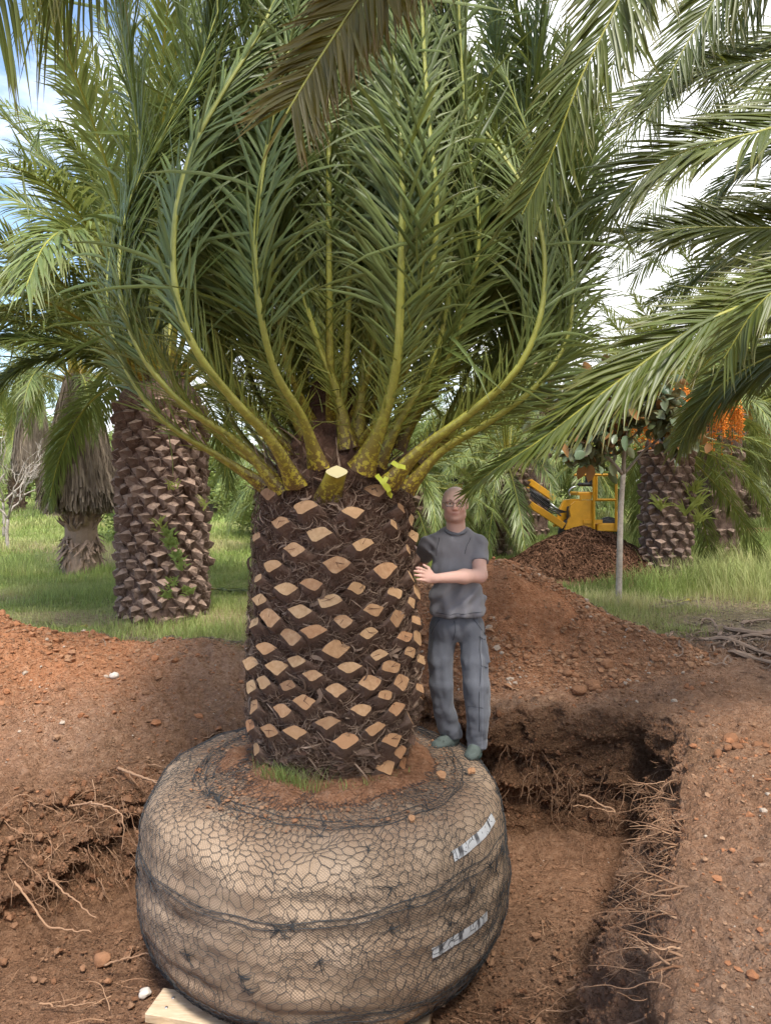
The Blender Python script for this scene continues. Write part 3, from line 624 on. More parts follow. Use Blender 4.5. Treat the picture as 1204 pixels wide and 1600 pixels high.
    # white strips with black marks
    def strip(p0, p1, lab):
        # ends given as photo pixels; find the matching azimuth / profile place on the ball
        def find(px, py):
            T, S = np.meshgrid(np.linspace(-1.5 * math.pi, 0.5 * math.pi, 700), np.linspace(0.7, 2.1, 300)); V = ball(T, S) - np.array([0, 0, CAMZ]); cp, sp = math.cos(PITCH), math.sin(PITCH)
            z = V[..., 1] * cp + V[..., 2] * sp; u = CX + FPX * V[..., 0] / z; v = CY - FPX * (V[..., 2] * cp - V[..., 1] * sp) / z; q = np.hypot(u - px, v - py) * 4 + V[..., 1] * 60; k = np.unravel_index(np.argmin(q), q.shape); return T[k], S[k]
        (ta, sa), (tb, sb) = find(*p0), find(*p1); print('strip', ta, sa, tb, sb); n = 61; q = np.linspace(0, 1, n); t = ta + (tb - ta) * q; s = sa + (sb - sa) * q
        C0 = ball(t, s, 0.009); nn = nrm(ball(t, s, 0.05) - C0); sdv = nrm(np.cross(tangents(C0), nn)); hw = 0.026
        A = C0 - sdv * hw; B = C0 + sdv * hw; V = np.concatenate([A, C0 + nn * 0.002, B]); F = []
        for i in range(n - 1): F += [[i, i + 1, n + i + 1, n + i], [n + i, n + i + 1, 2 * n + i + 1, 2 * n + i]]
        mark = np.zeros(n)
        for c_ in (0.12, 0.46, 0.80): mark = np.maximum(mark, (np.abs(q - c_) < 0.032) * 1.0)
        mm = np.concatenate([mark * 0.9, mark, mark * 0.4]); mb = MB(); mb.add(V, F, 0, np.stack([mm, mm * 0, mm * 0], -1)); o = mb.build('marking_strip', 'tape', rb); o['label'] = lab
    strip((706, 1338), (768, 1277), 'upper white strip with black marks under the netting'); strip((674, 1488), (758, 1430), 'lower white strip with black marks under the netting')
    return rb
RB = root_ball()
_tz = np.array([-0.02, .06, .14, .25, .5, .8, 1.1, 1.4, 1.6, 1.68, 1.76]); _tr = np.array([.40, .43, .47, .505, .515, .505, .485, .465, .455, .44, .34])
def tr(z): return np.interp(z, _tz, _tr)
def stub(mb, th, z, wdt=0.062, hgt=0.044, out=0.075, tiltup=0.75, c=(0, 0, 0), old=0.0):
    """leaf-base stub: broad brown wedge rising to a rhombic cut face"""
    r = float(tr(z)); er = np.array([math.cos(th), math.sin(th), 0]); et = np.array([-math.sin(th), math.cos(th), 0]); ez = np.array([0, 0, 1.0])
    ctr = np.array([TC[0], TC[1], 0]) + er * (r + out - 0.035) + ez * z
    nf = nrm(er * 1.0 + ez * (tiltup + rng.normal(0, 0.12)) + et * rng.normal(0, 0.22)); up = nrm(ez - nf * nf[2]); sd_ = np.cross(up, nf); O_ = np.array([(1, .02), (.80, .26), (.52, .52), (.22, .70), (-.08, .76), (-.40, .62), (-.72, .34), (-1, .0), (-.76, -.30), (-.48, -.62), (-.18, -.96), (.10, -1.02), (.42, -.70), (.74, -.34)]); k = 14; pw = rng.uniform(0.9, 1.15); rx = np.sign(O_[:, 0]) * np.abs(O_[:, 0]) ** pw; ry = O_[:, 1] * np.where(O_[:, 1] > 0, rng.uniform(0.75, 1.2), rng.uniform(0.8, 1.2)); rx = rx + 0.22 * rng.normal() * ry; ca, sa = O_[:, 0], O_[:, 1]
    jit = (1 + rng.uniform(-0.08, 0.08, k)) * rng.uniform(0.85, 1.12); face = ctr + (rx * wdt * jit)[:, None] * sd_ + (ry * hgt * jit)[:, None] * up
    lip = face - nf * 0.006 + (face - ctr) * 0.05
    mid = ctr - er * 0.045 - ez * 0.045; bx = mid + (ca * wdt * 1.55)[:, None] * et + (np.where(sa < 0, sa * hgt * 2.2, sa * hgt * 1.0))[:, None] * nrm(ez + er * 0.25)
    bs = ctr - er * 0.11 - ez * 0.08; bb = bs + (ca * wdt * 2.0)[:, None] * et + (np.where(sa < 0, sa * hgt * 3.2, sa * hgt * 1.1))[:, None] * ez
    bx = bx + 0.007 * rng.normal(0, 1, (k, 3)); bb = bb + 0.007 * rng.normal(0, 1, (k, 3))
    # bark
    V = np.vstack([bb, bx, lip, face]); F = []
    for i in range(3):
        for j in range(k): F.append([i * k + j, i * k + (j + 1) % k, (i + 1) * k + (j + 1) % k, (i + 1) * k + j])
    C = np.tile((0.15 + 0.35 * old, 0, 0), (4 * k, 1)); C[2 * k:, 0] += 0.35
    mb.add(V, F, 0, C)
    # cut face with an inner ring so cracks and rot can be coloured
    inn = ctr + (face - ctr) * 0.55; cen = ctr + nf * 0.002
    V = np.vstack([face, inn, cen[None]]); F4 = [[j, (j + 1) % k, k + (j + 1) % k, k + j] for j in range(k)]; F3 = [[k + j, k + (j + 1) % k, 2 * k] for j in range(k)]
    mb.add(V, F4, 1, np.tile(c, (2 * k + 1, 1))); mb.addF(F3, 1)
    # radial cracks
    if rng.random() < 0.45:
        for _ in range(rng.integers(1, 4)):
            a_ = rng.uniform(0, 6.28); d = math.cos(a_) * sd_ * wdt * 0.75 + math.sin(a_) * up * hgt * 0.7; t = np.cross(nf, nrm(d)) * 0.0022; p0 = cen + nf * 0.001 - d * 0.1; p1 = p0 + d + nf * 0.001
            mb.add([p0 - t, p0 + t, p1 + t * 0.3, p1 - t * 0.3], [[0, 1, 2, 3]], 1, (0, 0, 1))
def trunk():
    nt, ns = 260, 150; th = np.arange(nt) / nt * 2 * math.pi; z = np.linspace(-0.02, 1.76, ns); T, Z = np.meshgrid(th, z); r = tr(Z) - 0.02
    p = np.stack([np.cos(T), np.sin(T), Z], -1); r = r + 0.030 * fbm(p * [1, 1, 1.5], 5, 4, 401) + 0.012 * fbm(p, 22, 3, 405)
    V = np.stack([TC[0] + np.cos(T) * r, TC[1] + np.sin(T) * r, Z], -1); i = np.arange(ns - 1)[:, None] * nt; j = np.arange(nt)[None]; j2 = (j + 1) % nt
    mb = MB(); mb.add(V.reshape(-1, 3), np.stack([i + j, i + j2, i + nt + j2, i + nt + j], -1).reshape(-1, 4), 0, (0.0, 0, 0))
    # crown cone and torn scale edges at the foot
    for q, (za, zb_, ra, rb_) in enumerate([(1.70, 2.35, 0.36, 0.10)]):
        T, Z = np.meshgrid(th, np.linspace(0, 1, 50)); r = ra + (rb_ - ra) * Z; zz = za + (zb_ - za) * Z; p = np.stack([np.cos(T) * r, np.sin(T) * r, zz], -1); r = r * (1 + 0.16 * fbm(p, 7, 3, 409))
        V = np.stack([TC[0] + np.cos(T) * r, TC[1] + np.sin(T) * r, zz], -1); i = np.arange(49)[:, None] * nt; mb.add(V.reshape(-1, 3), np.stack([i + j, i + j2, i + nt + j2, i + nt + j], -1).reshape(-1, 4), 0, (0, 0, 0))
    for _ in range(260):   # ragged dead scales round the foot
        t = rng.uniform(0, 6.28); z0 = rng.uniform(0.0, 0.34); rr = float(tr(z0)); er = np.array([math.cos(t), math.sin(t), 0]); et = np.array([-er[1], er[0], 0]); c0 = np.array([TC[0], TC[1], z0]) + er * (rr - 0.02)
        L_ = rng.uniform(0.05, 0.12); wd = rng.uniform(0.03, 0.07); d = er * rng.uniform(0.25, 0.7) + np.array([0, 0, rng.uniform(-0.5, 0.5)]); e = c0 + d * L_; n_ = 0.012 * rng.normal(0, 1, 3)
        V = [c0 - et * wd, c0 + et * wd, e + et * wd * 0.6 + n_, e - et * wd * 0.7 - n_, (c0 + e) / 2 + er * 0.02]; mb.add(V, [[0, 1, 4], [1, 2, 4], [2, 3, 4], [3, 0, 4]], 0, (rng.uniform(0, 0.8), 0, 0))
    rngs = rng.integers(0, 1)
    # stubs on the far side, hidden from the photograph, stay in the trunk mesh
    t_back = [(R(5 + 137.5 * i) % (2 * math.pi), 0.18 + i * 1.5 / 175) for i in range(175)]
    for t, z in t_back:
        if math.sin(t) > 0.18: stub(mb, t, z)
    tk = mb.build('trunk', ['bark', 'cut_wood'], PALM)
    # the stubs one sees: each a part
    S = [(155, 150), (325, 210), (545, 235), (650, 133), (765, 215), (733, 295), (390, 337), (275, 415), (590, 390), (175, 485), (470, 480), (695, 505), (800, 415), (848, 455), (812, 540), (825, 350), (815, 275), (355, 577), (238, 598), (563, 597), (738, 617), (840, 610), (438, 655), (815, 662), (300, 703), (640, 697), (160, 733), (748, 737), (500, 750), (838, 750), (365, 797), (620, 810), (785, 825), (843, 830), (257, 822), (143, 877), (467, 885), (665, 912), (810, 900), (860, 935), (285, 937), (195, 963), (530, 967), (723, 970), (360, 1005), (625, 1040), (132, 1040), (243, 1057), (770, 1040), (853, 1068), (467, 1075), (693, 1100), (320, 1130), (220, 1168), (585, 1165), (748, 1163), (430, 1227), (808, 1208), (650, 1257), (278, 1273), (160, 1268), (725, 1308), (515, 1317), (100, 1350), (763, 1365), (697, 1435), (775, 1420), (100, 355), (207, 285), (112, 655), (108, 550), (72, 950), (90, 1150), (70, 1240), (90, 760), (75, 1060)]
    for (u, v) in S:
        px, py = 370 + u / 3.019, 720 + v / 3.019; lo = None
        d = nrm(W(px, py, 1) - np.array([0, 0, CAMZ])); o_ = np.array([0, 0, CAMZ]); hit = None; best = (9, 0)
        for t in np.linspace(3.0, 5.6, 2600):
            p = o_ + d * t; q = math.hypot(p[0] - TC[0], p[1] - TC[1]) - (float(tr(p[2])) + 0.035)
            if q < best[0]: best = (q, t)
            if q < 0: hit = p; break
        if hit is None: hit = o_ + d * best[1]
        th_ = math.atan2(hit[1] - TC[1], hit[0] - TC[0]); low = sst(0.7, 0.2, hit[2]); k_ = rng.uniform(0.88, 1.12); big = 1.0 if 150 < u < 760 else 0.95
        m = MB(); stub(m, th_, float(hit[2]), 0.067 * k_ * big, 0.044 * k_ * (1 + 0.12 * low), 0.080, 0.50 - 0.15 * low + rng.normal(0, 0.1), (min(1, 0.55 * low + 0.5 * rng.random() ** 2), 0.15 * rng.random(), 0.55 * rng.random() if rng.random() < 0.16 else 0), old=float(low) * 0.6)
        m.build('leaf_stub', ['bark', 'cut_wood'], PALM)
    # the thick fresh stub in the middle of the crown foot
    m = MB(); c0 = W(512, 775, 3.90); c1 = W(526, 737, 3.80); k = 16; a = np.arange(k) / k * 2 * math.pi
    rings = []; nfv = nrm(np.array([0.05, -0.62, 0.78])); upv = nrm(np.array([0, 0, 1.0]) - nfv * nfv[2]); sdv = np.cross(upv, nfv)
    for q, (f, wx, wy) in enumerate([(-0.6, .085, .05), (0, .082, .05), (0.45, .068, .045), (0.8, .060, .043)]):
        c = c0 + (c1 - c0) * f; rings.append(c + np.outer(np.cos(a) * wx, (1, 0, 0)) + np.outer(np.sin(a) * wy, (0, 1.0, 0.1)))
    fc = c1 + np.outer(np.sign(np.cos(a)) * np.abs(np.cos(a)) ** 1.2 * .060, sdv) + np.outer(np.sin(a) * (.056 - .02 * np.abs(np.cos(a))), upv); rings.append(fc)
    V = np.vstack(rings); F = [[i * k + j, i * k + (j + 1) % k, (i + 1) * k + (j + 1) % k, (i + 1) * k + j] for i in range(4) for j in range(k)]
    C = np.zeros((len(V), 3)); C[:, 0] = 0.4; C[:, 1] = 0.55; C[: 2 * k, 2] = 0.8; C[2 * k:3 * k, 2] = 0.6; m.add(V, F, 0, C); m.add(np.vstack([fc, c1 + nfv * 0.002]), [[j, (j + 1) % k, k] for j in range(k)], 1, (0, 1, 0))
    o = m.build('frond_stump', ['rachis', 'cut_wood'], PALM); o['label'] = 'thick green frond stump with pale cut face at the crown foot'
    # hairy fibre between the stubs
    m = MB(); n = 17000; z0 = rng.uniform(0.02, 1.76, n) ; t0 = rng.uniform(0, 2 * math.pi, n); keep = (np.sin(t0) < 0.45) | (rng.random(n) < 0.3); z0, t0 = z0[keep], t0[keep]; n = len(z0)
    Ls = rng.uniform(0.04, 0.20, n); ang = rng.normal(0.0, 0.7, n); curl = rng.normal(0, 2.2, n); lift = rng.uniform(0.0, 0.04, n); K = 6; pts = []; t, z = t0.copy(), z0.copy(); r0 = tr(z0) - 0.01
    for i in range(K):
        q = i / (K - 1); rr = r0 + 0.012 + lift * math.sin(math.pi * (0.15 + 0.8 * q)) ; pts.append(np.stack([TC[0] + np.cos(t) * rr, TC[1] + np.sin(t) * rr, z], -1)); t = t + np.cos(ang) * Ls / K / r0; z = z + np.sin(ang) * Ls / K; ang = ang + curl / K
    X = np.stack(pts, 1); er = nrm(X - np.array([TC[0], TC[1], 0])); T_ = nrm(np.gradient(X, axis=1)); S_ = nrm(np.cross(T_, er * [1, 1, 0] + rng.normal(0, 0.5, (n, 1, 3)))); wv = (0.0008 + 0.0012 * rng.pareto(2.5, n)).clip(0, 0.012)[:, None, None] * np.array([1, 1, 1, .9, .7, .3])[None, :, None]
    V = np.stack([X - S_ * wv, X + S_ * wv], 2).reshape(n, K * 2, 3); f = np.array([[2 * i, 2 * i + 1, 2 * i + 3, 2 * i + 2] for i in range(K - 1)]); F = f[None] + (np.arange(n) * 2 * K)[:, None, None]
    cc = rng.random(n) ** 1.4; m.add(V.reshape(-1, 3), F.reshape(-1, 4), 0, np.repeat(np.stack([cc, cc * 0, cc * 0], -1), 2 * K, axis=0))
    o = m.build('trunk_fibre', 'fibre', PALM); o['kind'] = 'stuff'
trunk()
# ------------------------------------------------------------------ fronds
def frond_geo(mb, mr, pts, n=95, L_=0.48, w=0.013, rad=(0.030, 0.004), N0=(0, -1, 0), a0=62, a1=22, dih=22, droop=0.35, jit=0.08, t0=0.16, spikes=0.12, seg=5,
              yel=0.15, brn=0.5, fold=0.35, sides=(1, 1), gap=0.0, tipL=0.45, wild=0.03, NP=56, twist=None, basew=1.0, base_brown=0.6, blade_m=0, rk=6):
    """one feather palm frond: leaflets into mb, midrib into mr. pts = rachis polyline, N0 = its upper side"""
    P = curve(pts, NP); T = tangents(P); N0 = np.asarray(N0, float); N0 = np.tile(N0, (NP, 1)) if N0.ndim == 1 else np.stack([np.interp(np.linspace(0, 1, NP), np.linspace(0, 1, len(N0)), N0[:, k]) for k in range(3)], 1)
    S = nrm(np.cross(T, N0)); U = np.cross(S, T); q = np.linspace(0, 1, NP)
    if twist is not None:
        a = np.interp(q, np.linspace(0, 1, len(twist)), np.radians(twist))[:, None]; S, U = S * np.cos(a) + U * np.sin(a), U * np.cos(a) - S * np.sin(a)
    Ltot = np.linalg.norm(np.diff(P, axis=0), axis=1).sum()
    r = rad[1] + (rad[0] - rad[1]) * (1 - q) ** 1.25; r = r * (1 + basew * np.exp(-q / 0.05))
    if mr is not None and mr is not mb:      # thin core that keeps the blades of both sides together
        tube(mb, P[::4], r[::4] * 0.3, 3, 0, (0.5, 0.5, 0), cap=False)
    if mr is not None:
        k = rk; a = np.arange(k) / k * 2 * math.pi; flat = 0.62
        V = P[:, None] + r[:, None, None] * (np.cos(a)[None, :, None] * S[:, None] + flat * np.sin(a)[None, :, None] * U[:, None]); i = np.arange(NP - 1)[:, None] * k; j = np.arange(k)[None]; j2 = (j + 1) % k
        C = np.zeros((NP, k, 3)); C[..., 0] = rng.random(); C[..., 1] = (yel * 0.8 + 0.60 * np.exp(-q / 0.10))[:, None]; C[..., 2] = (base_brown * 1.5 * np.exp(-q / 0.12))[:, None]
        mr.add(V.reshape(-1, 3), np.stack([i + j, i + j2, i + k + j2, i + k + j], -1).reshape(-1, 4), 1 if mr is mb else 0, np.clip(C, 0, 1).reshape(-1, 3))
    ts = []; sd = []
    for s_, on in ((-1, sides[0]), (1, sides[1])):
        m = int(n * on); t = np.linspace(t0, 0.995, m) + rng.normal(0, 0.15 / n, m); ts.append(t); sd.append(np.full(m, s_))
    t = np.clip(np.concatenate(ts), 0, 1); sd = np.concatenate(sd); m = len(t)
    if gap: k_ = rng.random(m) > gap; t, sd = t[k_], sd[k_]; m = len(t)
    it = lambda A: np.stack([np.interp(t, q, A[:, k]) for k in range(3)], 1)
    p, Tt, St, Ut = it(P), nrm(it(T)), nrm(it(S)), nrm(it(U)); u = np.clip((t - t0) / (1 - t0), 0, 1); base = np.clip(u / max(spikes, 1e-3), 0, 1) if spikes else np.ones(m)
    al = np.radians(a0 + (a1 - a0) * u ** 0.8 + rng.normal(0, 60 * jit, m)); be = np.radians(dih + rng.normal(0, 130 * jit, m))
    wl = rng.random(m) < wild; al[wl] += rng.normal(0, 0.7, wl.sum()); be[wl] += rng.normal(0, 0.9, wl.sum())
    d = nrm(np.cos(al)[:, None] * Tt + np.sin(al)[:, None] * (sd[:, None] * St * np.cos(be)[:, None] + Ut * np.sin(be)[:, None]))
    ll = L_ * (0.30 + 0.70 * sst(0, 0.28, u)) * (1 - (1 - tipL) * sst(0.55, 1.0, u)) * rng.uniform(0.85, 1.12, m)
    spk = base < 1; ll = np.where(spk, L_ * (0.22 + 0.5 * base) * rng.uniform(0.6, 1.2, m), ll)
    ww = w * np.where(spk, 0.35 + 0.3 * base, 1.0) * rng.uniform(0.85, 1.15, m) * (1 - 0.45 * sst(0.6, 1, u))
    K = seg; x = np.linspace(0, 1, K); prof = np.interp(x, [0, 0.12, 0.4, 0.75, 1], [0.45, 0.95, 1.0, 0.7, 0.04])
    dr = droop * rng.uniform(0.5, 1.5, m) * np.where(spk, 0.05, 1); sw = rng.normal(0, 0.10, m)
    c = p[:, None] + d[:, None] * (ll[:, None] * x)[..., None]; c[..., 2] -= (dr * ll)[:, None] * x ** 2.2
    # drooping tips keep their length
    c = c + (np.cross(d, Ut) * (sw * ll)[:, None])[:, None] * (x ** 2)[None, :, None]
    Wd = nrm(np.cross(d, Ut * 1.0 + rng.normal(0, 0.25, (m, 3)))); Nn = nrm(np.cross(Wd, d)); hw = (ww[:, None] * prof)[..., None]
    if fold > 0: V = np.stack([c - Wd[:, None] * hw + Nn[:, None] * hw * fold, c, c + Wd[:, None] * hw + Nn[:, None] * hw * fold], 2); kk = 3
    else: V = np.stack([c - Wd[:, None] * hw, c + Wd[:, None] * hw], 2); kk = 2
    f = np.array([[i * kk + j, i * kk + j + 1, (i + 1) * kk + j + 1, (i + 1) * kk + j] for i in range(K - 1) for j in range(kk - 1)])
    F = f[None] + (np.arange(m) * K * kk)[:, None, None]; rnd = rng.random(m)
    C = np.zeros((m, K, kk, 3)); C[..., 0] = rnd[:, None, None]; C[..., 1] = (yel * rng.random(m) + 0.85 * (1 - base) + 0.10)[:, None, None] + yel * 0.5 * x[None, :, None]
    C[..., 2] = (brn * rng.uniform(0.2, 1.0, m))[:, None, None] * np.array([0.0] * (K - 1) + [1.0])[None, :, None]
    mb.add(V.reshape(-1, 3), F.reshape(-1, 4), blade_m, np.clip(C, 0, 1).reshape(-1, 3))
    return P, T, S, U
def frond(parent, pts, leaf='leaf_blue', label=None, split=True, name='frond', **kw):
    mb = MB()
    if split:
        mr = MB(); frond_geo(mb, mr, pts, **kw); f = mb.build(name, leaf, parent); mr.build('midrib', 'rachis', f)
    else:
        frond_geo(mb, mb, pts, **kw); f = mb.build(name, [leaf, 'rachis'], parent)
    if label: f['label'] = label
    return f

def main_crown():
    def F(pts, **kw):
        P = [W(x, y, d) for x, y, d in pts]; base = dict(n=255, L_=0.55, w=0.0098, rad=(0.027, 0.006), a0=50, a1=20, dih=10, droop=0.22, t0=0.07, spikes=0.22, yel=0.18, wild=0.13, jit=0.14, basew=1.7); base.update(kw)
        return frond(PALM, P, **base)
    lb = 'leaf_blue'
    # front fronds traced from the photograph; N0 = side the leaflets face (towards the crown axis / viewer)
    F([(462, 758, 3.88), (425, 690, 3.72), (365, 625, 3.6), (305, 545, 3.5), (274, 450, 3.5), (274, 340, 3.55), (298, 240, 3.62), (345, 150, 3.7), (400, 60, 3.78), (450, -40, 3.85), (520, -170, 3.9)], N0=(0.5, 0.9, 0.1), sides=(0.55, 1.0), a0=42, a1=12, dih=32, rad=(0.031, 0.007), L_=0.58)
    F([(497, 728, 3.86), (473, 655, 3.72), (430, 580, 3.60), (405, 480, 3.52), (398, 380, 3.52), (410, 270, 3.58), (430, 165, 3.66), (455, 60, 3.75), (480, -60, 3.8)], N0=(0.55, 0.8, 0), sides=(0.5, 1), a0=52, a1=22, dih=15, rad=(0.031, 0.006))
    F([(565, 735, 3.88), (598, 655, 3.74), (620, 560, 3.62), (626, 420, 3.52), (628, 300, 3.52), (623, 180, 3.58), (614, 70, 3.66), (600, -60, 3.72)], N0=(0.1, 0.95, 0), a0=46, a1=26, dih=5, sides=(0.85, 1), rad=(0.034, 0.007), L_=0.50)
    F([(606, 758, 3.92), (655, 705, 3.85), (735, 645, 3.78), (805, 580, 3.72), (842, 500, 3.72), (850, 410, 3.78), (835, 330, 3.85), (790, 250, 3.92), (715, 150, 4.0), (640, 50, 4.05), (560, -60, 4.1)], N0=(-0.6, 0.7, 0), a0=46, a1=20, dih=20, sides=(1, 0.7), rad=(0.031, 0.006))
    F([(635, 765, 4.05), (690, 705, 4.0), (770, 655, 3.95), (840, 600, 3.95), (885, 530, 4.0), (893, 440, 4.05), (880, 350, 4.15), (840, 250, 4.2), (790, 120, 4.2)], N0=(-0.7, 0.6, 0), a0=44, a1=18, dih=20, sides=(1, 0.6), rad=(0.029, 0.006))
    F([(545, 700, 4.05), (525, 610, 4.0), (495, 530, 3.95), (472, 450, 3.95), (460, 350, 3.98), (462, 250, 4.0), (480, 120, 4.0), (500, 0, 4.0)], N0=(0.3, -0.9, 0), a0=38, a1=15, dih=5, rad=(0.029, 0.006))
    F([(556, 700, 4.15), (566, 600, 4.1), (572, 500, 4.08), (570, 370, 4.08), (560, 240, 4.1), (555, 100, 4.1), (550, -30, 4.1)], N0=(0.0, -1, 0), a0=38, a1=15, dih=5, rad=(0.029, 0.006))
    F([(588, 725, 4.02), (628, 650, 3.95), (675, 570, 3.9), (700, 470, 3.9), (703, 370, 3.92), (690, 265, 3.95), (675, 150, 3.98), (660, 30, 4.0)], N0=(-0.5, -0.8, 0), a0=42, a1=18, dih=8, rad=(0.029, 0.006))
    F([(440, 768, 3.98), (375, 695, 3.9), (290, 635, 3.82), (225, 560, 3.8), (190, 470, 3.82), (188, 390, 3.9), (205, 310, 3.95), (250, 220, 4.0), (300, 130, 4.05), (340, 20, 4.1), (380, -80, 4.1)], N0=(0.8, 0.5, 0), a0=38, a1=16, dih=15, sides=(0.6, 1), rad=(0.030, 0.006), L_=0.52)
    F([(415, 760, 4.15), (345, 715, 4.1), (265, 665, 4.05), (210, 600, 4.05), (175, 520, 4.1), (168, 440, 4.15), (185, 350, 4.2), (230, 250, 4.25), (280, 140, 4.3)], N0=(0.8, 0.4, 0), a0=36, a1=16, dih=18, sides=(0.5, 1), rad=(0.029, 0.006))
    F([(450, 715, 4.25), (395, 650, 4.2), (340, 590, 4.15), (320, 500, 4.15), (330, 400, 4.15), (360, 290, 4.2), (400, 170, 4.2), (430, 40, 4.2)], N0=(0.7, -0.6, 0), a0=38, a1=18, dih=10, rad=(0.028, 0.006))
    F([(490, 700, 4.2), (430, 600, 4.12), (385, 510, 4.1), (352, 430, 4.05), (350, 330, 4.05), (380, 200, 4.1), (420, 80, 4.1)], N0=(0.5, -0.8, 0), a0=40, a1=18, dih=10, rad=(0.028, 0.006))
    F([(650, 720, 4.3), (710, 660, 4.3), (770, 600, 4.3), (800, 520, 4.3), (800, 420, 4.3), (775, 310, 4.3), (740, 180, 4.3), (700, 40, 4.3)], N0=(-0.7, -0.6, 0), a0=40, a1=18, dih=10, rad=(0.028, 0.006))
    F([(620, 700, 4.35), (665, 620, 4.3), (720, 540, 4.25), (745, 440, 4.2), (735, 330, 4.2), (700, 200, 4.2), (660, 60, 4.2)], N0=(-0.5, -0.7, 0), a0=40, a1=18, dih=10, rad=(0.028, 0.006))
    F([(640, 745, 4.4), (730, 650, 4.4), (820, 560, 4.45), (870, 450, 4.5), (885, 330, 4.6), (870, 200, 4.7), (820, 70, 4.8), (790, -60, 4.8)], N0=(-0.7, -0.6, 0), a0=46, a1=22, rad=(0.026, 0.006))
    F([(620, 700, 4.6), (700, 560, 4.7), (770, 420, 4.8), (800, 280, 4.9), (790, 140, 5.0), (760, 0, 5.1)], N0=(-0.4, -0.8, 0), a0=46, a1=22, rad=(0.026, 0.006))
    F([(640, 720, 4.5), (760, 600, 4.7), (850, 470, 4.9), (900, 330, 5.1), (905, 190, 5.2), (880, 60, 5.3)], N0=(-0.5, -0.8, 0), a0=46, a1=22, rad=(0.026, 0.006))
    # inner and far-side fronds filling the sheaf, gathered upward
    k = 0
    for ring, (n, r0, rb, ht) in enumerate([(15, 0.12, 0.45, 3.8), (18, 0.2, 0.80, 3.8), (18, 0.3, 1.14, 3.7)]):
        for i in range(n):
            a = 2 * math.pi * (i + 0.37 * ring) / n + rng.normal(0, 0.1)
            if ring == 2 and math.sin(a) < -0.45: continue
            if ring == 1 and math.sin(a) < -0.85: continue
            ca, sa = math.cos(a), math.sin(a); e = np.array([ca, sa, 0]); b = rb * rng.uniform(0.85, 1.15); h = ht * rng.uniform(0.9, 1.1)
            o = np.array([TC[0], TC[1], 0]); pts = [o + e * r0 + [0, 0, 1.72 + 0.15 * (2 - ring)], o + e * (r0 + b * 0.40) + [0, 0, 2.05 + 0.1 * (2 - ring)], o + e * b * 0.90 + [0, 0, 2.45], o + e * b * 1.08 + [0, 0, 3.0], o + e * b * 1.0 + [0, 0, 3.6], o + e * b * (0.8 + 0.14 * ring) + [0, 0, 4.3], o + e * b * (0.55 + 0.33 * ring) + [0, 0, 1.9 + h]]
            frond(PALM, pts, n=190, L_=0.57, w=0.0102, rad=(0.024, 0.005), N0=(-ca, -sa, 0.1), a0=48, a1=16, dih=14, droop=0.14, t0=0.08, spikes=0.2, yel=0.14, wild=0.10, jit=0.16, seg=4); k += 1
    print('inner', k)
    # bristly yellow spines and torn sheath strips at the crown foot
    m = MB()
    for _ in range(420):
        a = rng.uniform(0, 6.28); r = rng.uniform(0.12, 0.42); z = rng.uniform(1.62, 1.95) - 0.25 * r; e = np.array([math.cos(a), math.sin(a), 0]); p = np.array([TC[0], TC[1], z]) + e * r; d = e * rng.uniform(0.1, 0.8) + np.array([0, 0, 0.8]) + rng.normal(0, 0.35, 3)
        L1 = rng.uniform(0.06, 0.26); P = curve([p, p + nrm(d) * L1 * 0.5, p + nrm(d) * L1 + rng.normal(0, 0.03, 3)], 6); w_ = rng.uniform(0.004, 0.016); S_ = nrm(np.cross(tangents(P), rng.normal(0, 1, 3))); V = np.stack([P - S_ * w_ * np.linspace(1, 0.2, 6)[:, None], P + S_ * w_ * np.linspace(1, 0.2, 6)[:, None]], 1).reshape(-1, 3)
        m.add(V, [[2 * i, 2 * i + 1, 2 * i + 3, 2 * i + 2] for i in range(5)], 0, (rng.random(), 0, 0))
    o = m.build('torn_sheath', 'fibre', PALM); o['kind'] = 'stuff'
    m = MB()
    for _ in range(330):
        a = rng.uniform(0, 6.28); r = rng.uniform(0.15, 0.75); z = 1.86 + 0.55 * r + rng.uniform(-0.1, 0.25); e = np.array([math.cos(a), math.sin(a), 0]); p = np.array([TC[0], TC[1], z]) + e * r; d = nrm(rng.normal(0, 0.7, 3) + [0, 0, 0.7]); L1 = rng.uniform(0.08, 0.28)
        tube(m, curve([p, p + d * L1 * 0.5, p + d * L1 + rng.normal(0, 0.02, 3)], 5), [.004, .0036, .003, .002, .0008], 3, 0, (rng.random(), rng.uniform(0.5, 1.0), rng.uniform(0, 0.2)), cap=False)
    o = m.build('spines', 'leaf_olive', PALM); o['kind'] = 'stuff'
    # yellow green marking ribbon on two petioles
    m = MB()
    for pts in ([(588, 742, 3.84), (596, 752, 3.80), (606, 762, 3.80), (607, 772, 3.82), (612, 776, 3.84)], [(612, 722, 3.76), (622, 728, 3.74), (634, 730, 3.76)], [(604, 745, 3.8), (600, 755, 3.79), (608, 768, 3.8)]):
        P = curve([W(*p) for p in pts], 14); S_ = nrm(np.cross(tangents(P), (0, -1, 0.3))) * 0.013; P2 = P + 0.004 * fbm(P, 40, 2, 7)[:, None]
        V = np.concatenate([P2 - S_, P2 + S_]); m.add(V, [[i, i + 1, 15 + i, 14 + i] for i in range(13)])
    m.build('ribbon', 'ribbon', PALM)
main_crown()

